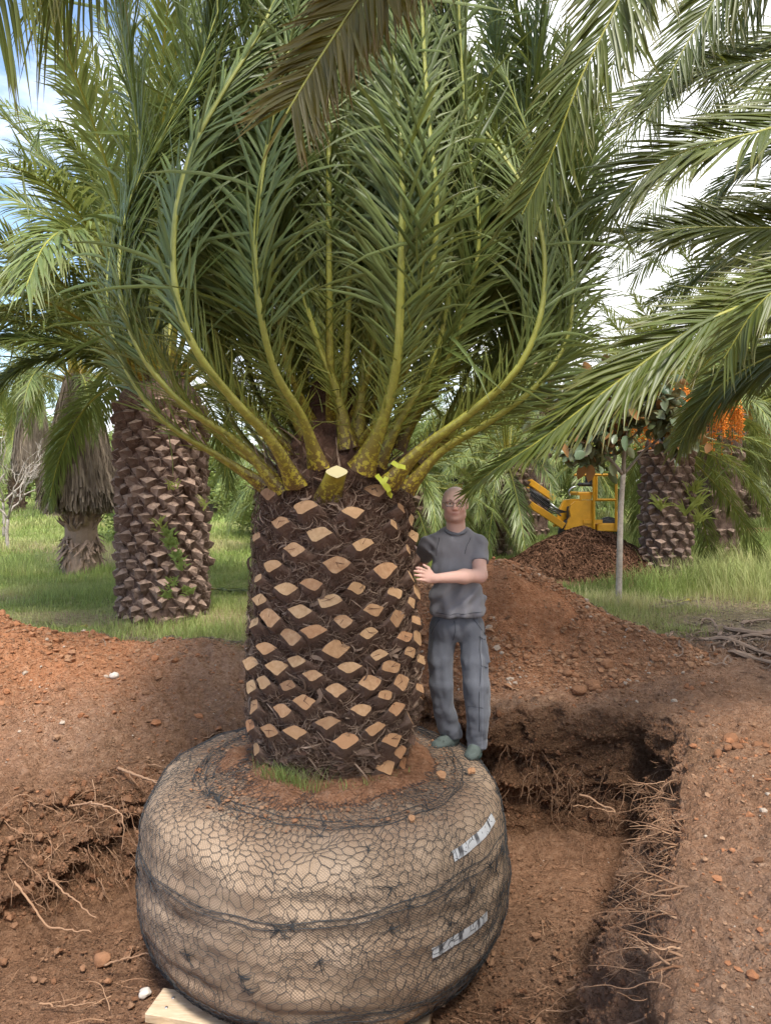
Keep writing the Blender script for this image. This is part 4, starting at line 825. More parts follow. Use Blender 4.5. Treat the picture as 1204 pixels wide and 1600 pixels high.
# ------------------------------------------------------------------ other date palms
def arc(L_, e0, bend, n=9, x0=0.15, side=0.0):
    """rachis leaving at elevation e0 (deg), turning down by bend degrees along its length"""
    P = [np.array([x0, 0, 0.0])]; st = L_ / (n - 1)
    for i in range(n - 1):
        q = (i + 0.5) / (n - 1); e = R(e0 - bend * q ** 1.25); P.append(P[-1] + st * np.array([math.cos(e) * math.cos(side * q), math.cos(e) * math.sin(side * q), math.sin(e)]))
    return np.array(P)
LIB = {}
def lib(leaf, hi, e, v):
    key = (leaf, hi, e, v)
    if key not in LIB:
        mb = MB(); bend = {78: 55, 60: 80, 42: 95, 22: 95, 2: 80, -20: 62, -45: 38}[e] + rng.uniform(-10, 14); pts = arc(3.4, e, bend, side=rng.uniform(-0.35, 0.35))
        kw = dict(n=135, seg=4, w=0.0125, fold=0.3) if hi else dict(n=80, seg=3, w=0.016, fold=0)
        frond_geo(mb, mb, pts, L_=0.50, rad=(0.034, 0.006), N0=(0, 0, 1), a0=60, a1=24, dih=18 if e > 0 else 5, droop=0.45 if e < 50 else 0.25, yel=0.25 if leaf != 'leaf_dead' else 0.1, NP=28, rk=4, jit=0.08, spikes=0.15, **kw); LIB[key] = mb.mesh('frond', [leaf, 'rachis'])
    return LIB[key]
def put(me, name, parent, loc, rot, scale=1.0):
    o = bpy.data.objects.new(name, me); col.objects.link(o); o.parent = parent; o.location = loc; o.rotation_euler = rot; o.scale = (scale,) * 3; return o
def old_trunk(parent, x, y, z0, z1, r, rows, mats=('old_bark', 'cut_old'), hi=True, top_dark=0.0, face=0.5):
    """trunk covered with weathered leaf-base scales"""
    mb = MB(); nt, ns = 72, 60; th = np.arange(nt) / nt * 2 * math.pi; T, Z = np.meshgrid(th, np.linspace(z0 - 0.1, z1 + 0.35, ns)); rr = r * (0.93 - 0.35 * sst(z1, z1 + 0.35, Z) + 0.05 * sst(z0 + .5, z0, Z)) + 0.02 * fbm(np.stack([np.cos(T), np.sin(T), Z], -1), 4, 3, 501)
    V = np.stack([x + np.cos(T) * rr, y + np.sin(T) * rr, Z], -1); i = np.arange(ns - 1)[:, None] * nt; j = np.arange(nt)[None]; j2 = (j + 1) % nt; mb.add(V.reshape(-1, 3), np.stack([i + j, i + j2, i + nt + j2, i + nt + j], -1).reshape(-1, 4), 0, (0.0, 0, 0))
    ncol = max(8, int(2 * math.pi * r / 0.235)); dz = (z1 - z0) / rows
    for a in range(rows):
        for b in range(ncol):
            t = 2 * math.pi * (b + (0.5 if a % 2 else 0)) / ncol + rng.normal(0, 0.035) + a * 0.03; z = z0 + dz * (a + 0.5) + rng.normal(0, 0.012); s = rng.uniform(0.85, 1.15) * (2 * math.pi * r / ncol) / 0.235
            er = np.array([math.cos(t), math.sin(t), 0]); et = np.array([-er[1], er[0], 0]); ez = np.array([0, 0, 1.0]); c0 = np.array([x, y, z]) + er * (r * 1.0); o1 = 0.055 * s * rng.uniform(0.7, 1.3)
            top = c0 + ez * 0.030 * s - er * 0.03; bot = c0 - ez * 0.055 * s + er * o1; l = c0 - et * 0.095 * s - er * 0.012; r_ = c0 + et * 0.095 * s - er * 0.012; nose = c0 + er * (o1 * 1.25) - ez * 0.028 * s
            b2 = c0 - ez * 0.16 * s - er * 0.03; l2 = l * 0.55 + c0 * 0.45 - ez * 0.085 * s - er * .035; r2 = r_ * 0.55 + c0 * 0.45 - ez * 0.085 * s - er * .035; sk = rng.normal(0, 0.02, 3) * s; nose = nose + sk; bot = bot + sk * 0.5
            # upper cut face (old, pale), lower dark body
            V = np.array([top, l, nose, r_, c0 + er * o1 * 0.35 + ez * 0.012]) + rng.normal(0, 0.007, (5, 3)); mb.add(V, [[0, 1, 4], [1, 2, 4], [2, 3, 4], [3, 0, 4]], 1 if rng.random() > top_dark else 0, (0.5, 0, 0))
            V2 = np.array([V[1], V[2], V[3], l2, bot - ez * .05 * s, r2, b2]); mb.add(V2, [[0, 3, 4, 1], [1, 4, 5, 2]], 0, (rng.uniform(0.05, 0.5), 0, 0)); mb.addF([[3, 6, 4], [4, 6, 5]], 0)
    if hi:
        for _ in range(900):
            t, z = rng.uniform(0, 6.28), rng.uniform(z0, z1); P = []; an = rng.normal(0, 0.8)
            for q in range(5):
                rr = r + 0.03 + 0.03 * math.sin(q * 0.8); P.append([x + math.cos(t) * rr, y + math.sin(t) * rr, z]); t += math.cos(an) * 0.035 / r; z += math.sin(an) * 0.035; an += rng.normal(0, 0.5)
            tube(mb, P, 0.0025, 3, 0, (rng.random(), 0, 0), cap=False)
    return mb.build('trunk', list(mats), parent, smooth=False)
def date_palm(x, y, z0, zt, r, label, rows, leaf='leaf_far', hi=False, nf=44, low=-45, group=None, scale=1.0, cat='palm tree', name='palm_tree', skip=None, dead=0, trk=True, lean=0.0, elevs=(78, 60, 42, 22, 2, -20, -45), **tk):
    e = empty(name, (x, y, z0), label, cat, group)
    if trk: old_trunk(e, x, y, z0, zt, r, rows, hi=hi, **tk)
    ev = [v for v in elevs if v >= low]
    for i in range(nf):
        q = (i + 0.5) / nf; el = ev[min(len(ev) - 1, int(q * len(ev)))]; az = i * 2.39996 + rng.normal(0, 0.12)
        if skip and skip(az % (2 * math.pi), el): continue
        o = put(lib(leaf, hi, el, int(rng.integers(0, 2))), 'frond', e, (0, 0, zt - z0 + 0.25 - 0.25 * q), (rng.normal(0, 0.06), rng.normal(0, 0.05), az), scale * rng.uniform(0.88, 1.12))
    for i in range(dead):
        put(lib('leaf_dead', hi, -45, int(rng.integers(0, 2))), 'dead_frond', e, (0, 0, zt - z0 + 0.02), (0, rng.uniform(0.15, 0.5), rng.uniform(0, 6.28)), 0.6)
    return e
def fruit(parent, x, y, z, n=6, L_=0.9, rad=0.35, dirs=None):
    V0 = np.array([[0, 0, 1], [1, 0, 0], [0, 1, 0], [-1, 0, 0], [0, -1, 0], [0, 0, -1]], float); F0 = np.array([[0, 1, 2], [0, 2, 3], [0, 3, 4], [0, 4, 1], [5, 2, 1], [5, 3, 2], [5, 4, 3], [5, 1, 4]])
    for i in range(n):
        mb = MB(); a = dirs[i] if dirs else rng.uniform(0, 6.28); e = np.array([math.cos(a), math.sin(a), 0]); p = np.array([x, y, z]); c = p + e * rad * 1.6 + [0, 0, 0.25]; tube(mb, curve([p, p + e * rad * 0.8 + [0, 0, 0.25], c], 8), 0.02, 4, 1)
        B = []
        for _ in range(55):
            d = nrm(e * 0.6 + rng.normal(0, 0.6, 3)); P = curve([c, c + d * 0.18, c + d * 0.26 - [0, 0, L_ * rng.uniform(0.25, 0.6)]], 12); tube(mb, P, 0.004, 3, 1, cap=False); k = rng.integers(3, 12, 16); B.append(P[k] + rng.normal(0, 0.018, (16, 3)))
        B = np.concatenate(B); scatter(mb, B, rng.uniform(0.016, 0.024, len(B)), V0, F0, np.tile((0.5, 0, 0), (len(B), 1))); mb.build('fruit_cluster', ['fruit', 'fruit_stem'], parent)
# big palm to the left behind the heap
date_palm(-2.86, 8.95, 0.0, 2.75, 0.53, 'tall palm with a thick scaly trunk standing in grass behind the red soil heap', 24, 'leaf_far', True, 58, 2, scale=1.2, top_dark=0.05, skip=lambda a, e: e <= 2 or (e == 22 and 2.4 < a < 6.0) or (e == 42 and 4.4 < a < 6.0 and a > 5.0))
LP = bpy.data.objects['palm_tree.001']
def lfr(pts, par=None, lf='leaf_far', **kw):
    b = dict(n=150, L_=0.50, w=0.0135, rad=(0.034, 0.006), N0=(-0.25, -0.5, 0.85), a0=58, a1=26, dih=10, droop=0.3, yel=0.22, seg=4, t0=0.14, split=False); b.update(kw); frond(par or LP, [(-2.8, 8.9, 2.85)] * (par is None) + [W(*p) for p in pts], lf, **b)
lfr([(180, 565, 8.7), (90, 535, 8.4), (0, 525, 8.2), (-90, 560, 8.0)]); lfr([(190, 520, 8.6), (150, 450, 8.2), (90, 408, 7.8), (30, 415, 7.5), (-15, 450, 7.3), (-40, 520, 7.2)], droop=0.45)
lfr([(200, 480, 8.9), (150, 385, 8.8), (70, 335, 8.6), (-10, 300, 8.5), (-80, 300, 8.5)], N0=(0.1, -0.8, 0.6)); lfr([(205, 450, 8.8), (165, 330, 8.6), (125, 240, 8.4), (92, 198, 8.2), (66, 198, 8.1), (58, 225, 8.0)], N0=(-0.5, -0.7, 0.5), droop=0.5)
lfr([(215, 450, 9.1), (170, 280, 9.2), (120, 140, 9.3), (60, 30, 9.4), (30, -30, 9.5)], N0=(-0.3, -0.9, 0.3)); lfr([(230, 400, 9.2), (215, 240, 9.4), (190, 110, 9.6), (150, 10, 9.8)], N0=(-0.3, -0.9, 0.3)); lfr([(210, 430, 9.3), (150, 270, 9.6), (85, 210, 9.8), (0, 160, 10.0), (-60, 150, 10)], N0=(-0.2, -0.8, 0.6))
lfr([(200, 470, 9.4), (110, 300, 9.8), (40, 250, 10.1), (-40, 225, 10.3)], N0=(-0.1, -0.8, 0.6)); lfr([(150, 560, 8.7), (70, 560, 8.4), (0, 600, 8.2), (-40, 670, 8.1)], droop=0.3); lfr([(190, 500, 9.0), (110, 450, 9.0), (30, 470, 9.0), (-40, 520, 9.0)]); lfr([(190, 540, 8.9), (120, 490, 8.9), (40, 480, 8.9), (-60, 500, 8.9)], lf='leaf_olive')
lfr([(225, 420, 8.9), (200, 260, 8.8), (160, 130, 8.7), (120, 50, 8.6), (70, 20, 8.5)], N0=(-0.3, -0.9, 0.3)); lfr([(240, 380, 9.5), (240, 200, 9.8), (235, 60, 10.0), (220, -40, 10.1)], N0=(-0.1, -0.9, 0.3)); lfr([(200, 560, 8.4), (110, 540, 7.9), (20, 530, 7.6), (-40, 550, 7.5)], droop=0.2)
# palms beyond, on the right
P1 = date_palm(2.88, 16.6, 0.0, 2.1, 0.46, 'dark low palm with drooping fronds just behind the man', 14, 'leaf_far', False, 64, scale=0.80, top_dark=0.4, skip=lambda a, e: e < 30 and (a > 4.9 or a < 0.9))
P2 = date_palm(5.15, 12.8, 0.0, 2.35, 0.42, 'palm with orange fruit and weeds on its trunk beside the thin sapling', 16, 'leaf_far', False, 56, scale=0.85, top_dark=0.3, skip=lambda a, e: (e < 30 and 2.0 < a < 5.5) or (e < 50 and 2.6 < a < 4.2))
P3 = date_palm(11.1, 22.8, 0.0, 3.3, 0.50, 'fruiting palm standing on the reddish soil strip beyond the tall grass', 14, 'leaf_far', False, 50, scale=0.95, top_dark=0.3, skip=lambda a, e: e < 0 and 3.9 < a < 5.5)
P4 = date_palm(17.3, 32.5, 0.0, 3.4, 0.50, 'farthest fruiting palm, narrow dark trunk at the edge of the view', 12, 'leaf_far', False, 44, scale=1.0, top_dark=0.3)
fruit(P2, 5.15, 12.8, 2.9, 7, 1.2, 0.6, [3.3, 3.9, 4.5, 5.1, 5.8, 2.8, 4.2]); fruit(P3, 11.1, 22.8, 3.9, 9, 1.5, 0.8, [3.0, 3.6, 4.1, 4.6, 5.2, 5.8, 0, 4.4, 3.3]); fruit(P4, 17.3, 32.5, 4.4, 8, 1.6, 0.9, [3.0, 3.6, 4.2, 4.8, 5.4, 4.0, 4.6, 3.2])
date_palm(2.6, 24.0, 0, 1.6, 0.5, 'bushy palm low to the ground behind the yellow machine', 8, 'leaf_far', False, 50, scale=1.1, group=None)
date_palm(0.40, 13.5, 0, 1.5, 0.45, 'short palm whose dark fronds hang behind the man and the cut trunk', 8, 'leaf_far', False, 50, scale=0.66)
date_palm(8.6, 30.0, 0, 2.6, 0.5, 'palm between the fruiting palms, half hidden by the sapling crown', 10, 'leaf_far', False, 46, scale=1.15)
date_palm(-1.4, 17.5, 0, 1.6, 0.42, 'young palm drooping behind the cut trunk over the lawn', 9, 'leaf_far', False, 42, scale=0.9)
# palms with skirts of dead fronds, left background
def skirt(parent, x, y, zt, zb, rt_, rb_, n=900):
    mb = MB(); a = rng.uniform(0, 6.28, n); q = rng.random(n); zs = zt - (zt - zb) * 0.55 * rng.random(n); rr = rt_ + (rb_ - rt_) * np.clip((zt - zs) / (zt - zb), 0, 1) ** 0.5
    wb = rng.normal(0, 0.10, n); K = 5; L_ = (zs - zb) * rng.uniform(0.75, 1.08, n); X = []
    for i in range(K):
        u = i / (K - 1); r2 = rr * (0.55 + 0.55 * u ** 0.6) * (0.8 + 0.3 * rng.random(n)); X.append(np.stack([x + np.cos(a + wb[:, None][:, 0] * u) * r2, y + np.sin(a + wb * u) * r2, zs - L_ * u], -1))
    X = np.stack(X, 1); S_ = np.stack([-np.sin(a), np.cos(a), 0 * a], -1) * rng.uniform(0.003, 0.010, n)[:, None] * (x * x + y * y) ** 0.5 / 14; S_ = S_ + rng.normal(0, 0.005, (n, 3)); wob = rng.normal(0, 0.05, n); V = np.stack([X - S_[:, None], X + S_[:, None]], 2)
    f = np.array([[2 * i, 2 * i + 1, 2 * i + 3, 2 * i + 2] for i in range(K - 1)]); F = f[None] + (np.arange(n) * 2 * K)[:, None, None]; c = np.stack([rng.random(n) ** 1.3, 0 * a, 0.5 * rng.random(n)], -1); mb.add(V.reshape(-1, 3), F.reshape(-1, 4), 0, np.repeat(c, 2 * K, axis=0)); return mb.build('dead_frond_skirt', 'leaf_dead', parent)
def skirt_palms():
    e = date_palm(-5.85, 13.4, 0, 3.55, 0.30, 'stout palm with a wide skirt of grey dead fronds above a shaggy trunk', 6, 'leaf_far', False, 40, 22, scale=0.82, trk=False)
    mb = MB(); P = [(-5.85, 13.4, -0.05), (-5.85, 13.4, 0.8), (-5.85, 13.4, 3.7)]; tube(mb, curve(P, 20), np.interp(np.linspace(0, 1, 20), [0, .15, .3, 1], [.36, .30, .29, .2]), 18, 0, (0.2, 0, 0))
    for _ in range(260):   # shaggy boots
        t, z = rng.uniform(0, 6.28), rng.uniform(0.25, 1.25); er = np.array([math.cos(t), math.sin(t), 0]); et = np.array([-er[1], er[0], 0]); c0 = np.array([-5.85, 13.4, z]) + er * 0.27; up = rng.uniform(0.4, 1) * (1 if z > 0.75 else -1); d = er * rng.uniform(0.25, 0.6) + np.array([0, 0, up]) + et * rng.normal(0, 0.5); l = rng.uniform(0.18, 0.36); w_ = rng.uniform(0.02, 0.05)
        c1 = c0 + nrm(d) * l; V = [c0 - et * w_, c0 + et * w_, c1 + et * w_ * .5, c1 - et * w_ * .6, (c0 + c1) / 2 + er * 0.03]; mb.add(V, [[0, 1, 4], [1, 2, 4], [2, 3, 4], [3, 0, 4]], 0, (rng.uniform(0, 1), 0, 0))
    mb.build('trunk', 'dead_wood', e, smooth=False); skirt(e, -5.85, 13.4, 3.75, 1.25, 0.35, 0.80, 5200)
    lfr([(160, 612, 13.2), (125, 632, 12.9), (98, 668, 12.7), (85, 720, 12.6), (80, 785, 12.6)], e, n=110, L_=0.5, droop=0.5, N0=(-0.6, -0.5, 0.6), w=0.016)
    x, y = -13.6, 28.5; e = date_palm(x - 0.9, y, 0, 6.0, 0.2, 'slender leaning palm with a long narrow skirt of dead fronds', 6, 'leaf_far', False, 36, -20, scale=0.9, trk=False)
    mb = MB(); tube(mb, curve([(x + 0.1, y, -0.1), (x - 0.45, y, 2.0), (x - 0.8, y, 4.2), (x - 0.9, y, 6.1)], 24), np.linspace(0.32, 0.2, 24), 12, 0); mb.build('trunk', 'dark_bark', e); skirt(e, x - 0.75, y, 6.2, 2.0, 0.4, 0.85, 3600)
skirt_palms()
# palm just outside the frame on the right whose fronds reach across the view
def right_palm():
    hub = np.array([4.15, 4.9, 3.0]); e = empty('palm_tree', (hub[0], hub[1], 0), 'near palm at the right whose long fronds hang across the pit', 'palm tree')
    old_trunk(e, hub[0], hub[1], 0.0, 2.8, 0.42, 22, hi=False)
    def F(pts, **kw):
        P = [hub + [0, 0, 0.0]] + [W(x, y, d) for x, y, d in pts]; b = dict(n=200, L_=0.50, w=0.0115, rad=(0.030, 0.004), a0=60, a1=30, dih=8, droop=0.2, t0=0.15, spikes=0.08, yel=0.3, jit=0.05, N0=(-0.2, -0.35, 1), wild=0.02, brn=0.8, seg=5); b.update(kw); return frond(e, P, 'leaf_olive', **b)
    F([(1420, 440, 4.4), (1290, 440, 4.1), (1204, 463, 3.95), (1090, 508, 3.85), (960, 600, 3.85), (840, 690, 3.95), (770, 735, 4.05), (728, 772, 4.15)], n=230, N0=(-0.1, -0.75, 0.6), L_=0.50, droop=0.10, a0=44, a1=20, tipL=0.28, label='lowest long frond reaching down to the man\'s face')
    F([(1450, 150, 4.6), (1330, 150, 4.4), (1204, 200, 4.2), (1060, 240, 4.2), (960, 310, 4.3), (905, 370, 4.4), (850, 430, 4.5)], N0=(-0.1, -0.75, 0.6), n=230, droop=0.1, L_=0.60)
    F([(1420, 330, 4.8), (1300, 345, 4.7), (1204, 356, 4.7), (1090, 355, 4.8), (975, 368, 4.9)], N0=(0, -0.75, 0.6), n=210, droop=0.12, L_=0.60)
    F([(1420, 20, 4.9), (1300, 60, 4.9), (1204, 92, 5.0), (1100, 110, 5.1), (1000, 150, 5.2), (900, 215, 5.3)], N0=(0, -0.75, 0.6), n=220, droop=0.1, L_=0.62)
    F([(1420, 480, 5.1), (1300, 520, 5.3), (1204, 556, 5.5), (1130, 598, 5.7), (1088, 645, 5.8), (1062, 692, 5.85)], N0=(-0.4, -0.75, 0.5), n=220, droop=0.25, a0=38, a1=20, dih=0, L_=0.46)
    F([(1500, -200, 4.3), (1250, -420, 3.9), (1080, -300, 3.6), (985, -60, 3.4), (962, 10, 3.38), (905, 125, 3.38), (862, 240, 3.42), (815, 335, 3.5)], N0=(-0.5, -0.85, 0.15), n=400, L_=0.64, a0=58, a1=32, dih=0, droop=0.12, rad=(0.032, 0.004))
    F([(1450, -100, 4.8), (1300, -200, 4.8), (1200, -120, 4.9), (1120, -10, 5.0), (1060, 90, 5.0), (1010, 190, 5.0)], N0=(-0.4, -0.8, 0.3), n=240, droop=0.15, L_=0.62)
    F([(1460, 250, 5.4), (1350, 200, 5.8), (1250, 215, 6.2), (1150, 270, 6.6), (1080, 350, 6.8)], N0=(-0.2, -0.7, 0.6), n=190, droop=0.2)
    F([(1440, 400, 3.9), (1350, 390, 3.6), (1270, 420, 3.5), (1190, 470, 3.5), (1130, 560, 3.6)], N0=(-0.1, -0.7, 0.6), n=170, droop=0.2, L_=0.45)
    F([(1500, 150, 6.5), (1350, 60, 6.4), (1204, 60, 6.4), (1080, 110, 6.5), (980, 200, 6.6), (930, 290, 6.7)], N0=(-0.1, -0.8, 0.6), n=200, L_=0.6)
    F([(1480, 330, 6.8), (1330, 280, 6.8), (1204, 300, 6.9), (1080, 350, 7.0), (990, 430, 7.2)], N0=(-0.1, -0.8, 0.6), n=200, L_=0.6)
    F([(1480, -40, 5.5), (1330, -120, 5.6), (1210, -60, 5.6), (1140, 60, 5.7), (1110, 180, 5.8)], N0=(-0.4, -0.8, 0.4), n=200, L_=0.6)
    F([(1480, 480, 6.0), (1340, 410, 6.4), (1230, 390, 6.8), (1120, 410, 7.2), (1030, 470, 7.4)], N0=(-0.1, -0.8, 0.6), n=200, L_=0.6)
    F([(1480, 60, 7.5), (1300, 80, 7.6), (1150, 170, 7.8), (1030, 300, 8.0), (960, 420, 8.2)], N0=(-0.2, -0.8, 0.5), n=200, L_=0.65)
    F([(1460, -250, 5.0), (1250, -260, 5.2), (1080, -120, 5.4), (980, 40, 5.6), (930, 190, 5.8)], N0=(-0.4, -0.8, 0.3), n=230, L_=0.62)
    for i in range(26):   # the rest of its crown, away from the view
        az = R(-95) + i * R(175) / 26; el = [78, 60, 42, 22, 2][i % 5]; put(lib('leaf_olive', True, el, i % 2), 'frond', e, (0, 0, 3.05), (0, 0, az), 1.05)
right_palm()
def overhead_palm():
    hub = np.array([2.5, -1.6, 4.6]); e = empty('palm_tree', (hub[0], hub[1], 0), 'palm beside the camera, only its frond tips hang into the top of the photo', 'palm tree')
    old_trunk(e, hub[0], hub[1], 0.0, 4.4, 0.42, 30, hi=False)
    def F(pts, leaf, **kw):
        P = [hub] + [W(x, y, d) for x, y, d in pts]; b = dict(n=300, L_=0.42, w=0.013, rad=(0.030, 0.004), a0=60, a1=35, dih=0, droop=0.12, t0=0.25, spikes=0.06, yel=0.3, jit=0.05, wild=0.01, N0=(0, -0.9, 0.3), brn=0.9); b.update(kw); return frond(e, P, leaf, **b)
    F([(1500, -1300, 1.5), (900, -700, 2.1), (720, -260, 2.35), (640, -110, 2.38), (560, 0, 2.38), (500, 90, 2.36), (447, 178, 2.34)], 'leaf_brown', n=560, L_=0.46, w=0.012, a0=66, a1=40, label='drying olive brown frond tip hanging at the top of the photo')
    F([(600, -1500, 1.6), (250, -900, 2.4), (90, -420, 2.75), (40, -200, 2.8), (5, -60, 2.8), (-15, 30, 2.8)], 'leaf_olive', n=280, L_=0.50, droop=0.9, dih=-20, N0=(0, 0.2, 1), a0=58, a1=30)
    F([(700, -1600, 1.8), (420, -900, 2.7), (260, -420, 3.0), (180, -180, 3.05), (120, -50, 3.05), (60, 10, 3.05)], 'leaf_olive', n=280, L_=0.46, droop=0.9, dih=-20, N0=(0, 0.2, 1), a0=58, a1=30)
    for i in range(22):
        az = R(-150) + i * R(200) / 22; el = [78, 60, 42, 22, 2][i % 5]; put(lib('leaf_olive', True, el, i % 2), 'frond', e, (0, 0, 4.65), (0, 0, az), 1.0)
overhead_palm()
# ------------------------------------------------------------------ implicit surfaces for the figure
def rcone(p, a, b, r1, r2):
    a, b = np.asarray(a, float), np.asarray(b, float); ab = b - a; h = np.clip(((p - a) @ ab) / (ab @ ab), 0, 1); return np.linalg.norm(p - a - h[..., None] * ab, axis=-1) - (r1 + (r2 - r1) * h)
def ell(p, c, r, M=None):
    q = p - np.asarray(c, float)
    if M is not None: q = q @ np.asarray(M)
    r = np.asarray(r, float); k0 = np.linalg.norm(q / r, axis=-1); k1 = np.linalg.norm(q / (r * r), axis=-1); return k0 * (k0 - 1) / np.maximum(k1, 1e-6)
class SDF:
    def __init__(s, lo, hi, h):
        s.lo, s.h = np.array(lo, float), h; s.n = np.ceil((np.array(hi) - s.lo) / h).astype(int) + 1; s.f = np.full(s.n, 1.0)
    def _reg(s, lo, hi, m):
        i0 = np.clip(np.floor((np.array(lo) - m - s.lo) / s.h).astype(int), 0, s.n - 1); i1 = np.clip(np.ceil((np.array(hi) + m - s.lo) / s.h).astype(int) + 1, 1, s.n)
        sl = tuple(slice(a, b) for a, b in zip(i0, i1)); g = np.stack(np.meshgrid(*[s.lo[k] + s.h * np.arange(i0[k], i1[k]) for k in range(3)], indexing='ij'), -1); return sl, g
    def mix(s, lo, hi, fn, k=0.02, sub=False):
        sl, g = s._reg(lo, hi, k + 0.03)
        if g.size == 0: return
        d = fn(g); f = s.f[sl]
        if sub: h = np.clip(0.5 - 0.5 * (f + d) / k, 0, 1); s.f[sl] = f * (1 - h) + (-d) * h + k * h * (1 - h)
        else: h = np.clip(0.5 + 0.5 * (d - f) / k, 0, 1); s.f[sl] = d * (1 - h) + f * h - k * h * (1 - h)
    def cone(s, a, b, r1, r2, k=0.02, sub=False):
        a, b = np.array(a, float), np.array(b, float); r = max(r1, r2); s.mix(np.minimum(a, b) - r, np.maximum(a, b) + r, lambda g: rcone(g, a, b, r1, r2), k, sub)
    def ell(s, c, r, M=None, k=0.02, sub=False):
        m = max(r); c = np.array(c, float); s.mix(c - m, c + m, lambda g: ell(g, c, r, M), k, sub)
    def all(s): return np.stack(np.meshgrid(*[s.lo[k] + s.h * np.arange(s.n[k]) for k in range(3)], indexing='ij'), -1)
    def mesh(s):
        f = s.f; ins = f < 0; nx, ny, nz = f.shape; cs = np.zeros((nx - 1, ny - 1, nz - 1), np.int8)
        for a in (0, 1):
            for b in (0, 1):
                for c in (0, 1): cs += ins[a:nx - 1 + a, b:ny - 1 + b, c:nz - 1 + c]
        I = np.argwhere((cs > 0) & (cs < 8)); idx = np.full((nx - 1, ny - 1, nz - 1), -1, int); idx[tuple(I.T)] = np.arange(len(I)); acc = np.zeros((len(I), 3)); cnt = np.zeros(len(I))
        cor = [(a, b, c) for a in (0, 1) for b in (0, 1) for c in (0, 1)]; v = {c: f[I[:, 0] + c[0], I[:, 1] + c[1], I[:, 2] + c[2]] for c in cor}
        for c in cor:
            for ax in range(3):
                if c[ax]: continue
                e = list(c); e[ax] = 1; e = tuple(e); m = (v[c] < 0) != (v[e] < 0); t = np.where(m, v[c] / np.where(m, v[c] - v[e], 1), 0); q = np.tile(np.array(c, float), (len(I), 1)); q[:, ax] += t; acc[m] += q[m]; cnt[m] += 1
        V = s.lo + s.h * (I + acc / cnt[:, None]); Q = []
        for ax in range(3):
            o1, o2 = [(1, 2), (2, 0), (0, 1)][ax]; sl0 = [slice(1, -1)] * 3; sl0[ax] = slice(0, -1); sl1 = [slice(1, -1)] * 3; sl1[ax] = slice(1, None); A = ins[tuple(sl0)]; B = ins[tuple(sl1)]; E = np.argwhere(A != B); off = np.array([1, 1, 1]); off[ax] = 0; E = E + off
            inside = ins[tuple(E.T)]; d1 = np.zeros(3, int); d1[o1] = 1; d2 = np.zeros(3, int); d2[o2] = 1
            q = np.stack([idx[tuple((E - d1 - d2).T)], idx[tuple((E - d2).T)], idx[tuple(E.T)], idx[tuple((E - d1).T)]], 1); q[~inside] = q[~inside][:, ::-1]; Q.append(q)
        return V, np.concatenate(Q)
def smooth_mesh(V, Q, it=2):
    for _ in range(it):
        acc = np.zeros_like(V); cnt = np.zeros(len(V))
        for a, b in ((0, 1), (1, 2), (2, 3), (3, 0)):
            np.add.at(acc, Q[:, a], V[Q[:, b]]); np.add.at(cnt, Q[:, a], 1); np.add.at(acc, Q[:, b], V[Q[:, a]]); np.add.at(cnt, Q[:, b], 1)
        V = 0.5 * V + 0.5 * acc / np.maximum(cnt, 1)[:, None]
    return V
def _skin(t, out, m):
    c = colattr(t); v = coords(t); g = mixc(t, c[0], (0.74, 0.51, 0.42), (0.68, 0.35, 0.28)); g = mixc(t, c[1], g, (0.30, 0.20, 0.17)); g = mixc(t, c[2], g, (0.33, 0.10, 0.08))
    g = mixc(t, math_(t, 'MULTIPLY', noise(t, 45, 4, 0.6, v), 0.25), g, (0.42, 0.19, 0.13)); p = pbr(t, out, g, 0.5, 0.35, bump(t, noise(t, 160, 3, 0.6, v), 0.15, 0.003)); p.inputs['Subsurface Weight'].default_value = 0.12; p.inputs['Subsurface Radius'].default_value = (0.02, 0.008, 0.005)
mat('skin', _skin)
def cloth(name, a, b, sc_):
    def f(t, out, m):
        v = coords(t); n = noise(t, 6, 5, 0.6, v); w_ = noise(t, sc_, 2, 0.5, v); g = mixc(t, n, a, b); g = mixc(t, colattr(t)[0], g, tuple(x * 1.5 for x in b)); p = pbr(t, out, g, 0.92, 0.15, bump(t, math_(t, 'ADD', w_, math_(t, 'MULTIPLY', noise(t, 22, 4, 0.6, v), 1.5)), 0.35, 0.004)); p.inputs['Sheen Weight'].default_value = 0.15
    mat(name, f)
cloth('shirt', (0.185, 0.180, 0.195), (0.245, 0.240, 0.258), 300); cloth('trousers', (0.092, 0.096, 0.112), (0.142, 0.148, 0.170), 400)
simple('shoe', (0.085, 0.105, 0.095), 0.75, 0.3, nsc=30, var=0.4, bmp=0.4); simple('sole', (0.035, 0.055, 0.050), 0.8, 0.2); simple('lace', (0.02, 0.025, 0.03), 0.8, 0.2)
simple('seam', (0.045, 0.048, 0.06), 0.9, 0.1); simple('eye_white', (0.60, 0.55, 0.50), 0.3, 0.5); simple('iris', (0.05, 0.035, 0.025), 0.2, 0.5); simple('brow', (0.20, 0.15, 0.12), 0.9, 0.1); simple('wire', (0.12, 0.10, 0.10), 0.3, 0.5, 0.8)
def _glass(t, out, m):
    a = N(t, 'ShaderNodeBsdfTransparent'); b = N(t, 'ShaderNodeBsdfGlossy'); b.inputs['Roughness'].default_value = 0.05; x = N(t, 'ShaderNodeMixShader'); x.inputs[0].default_value = 0.06; L(t, a.outputs[0], x.inputs[1]); L(t, b.outputs[0], x.inputs[2]); L(t, x.outputs[0], out.inputs[0]); a.inputs[0].default_value = (0.86, 0.86, 0.84, 1)
mat('lens', _glass)
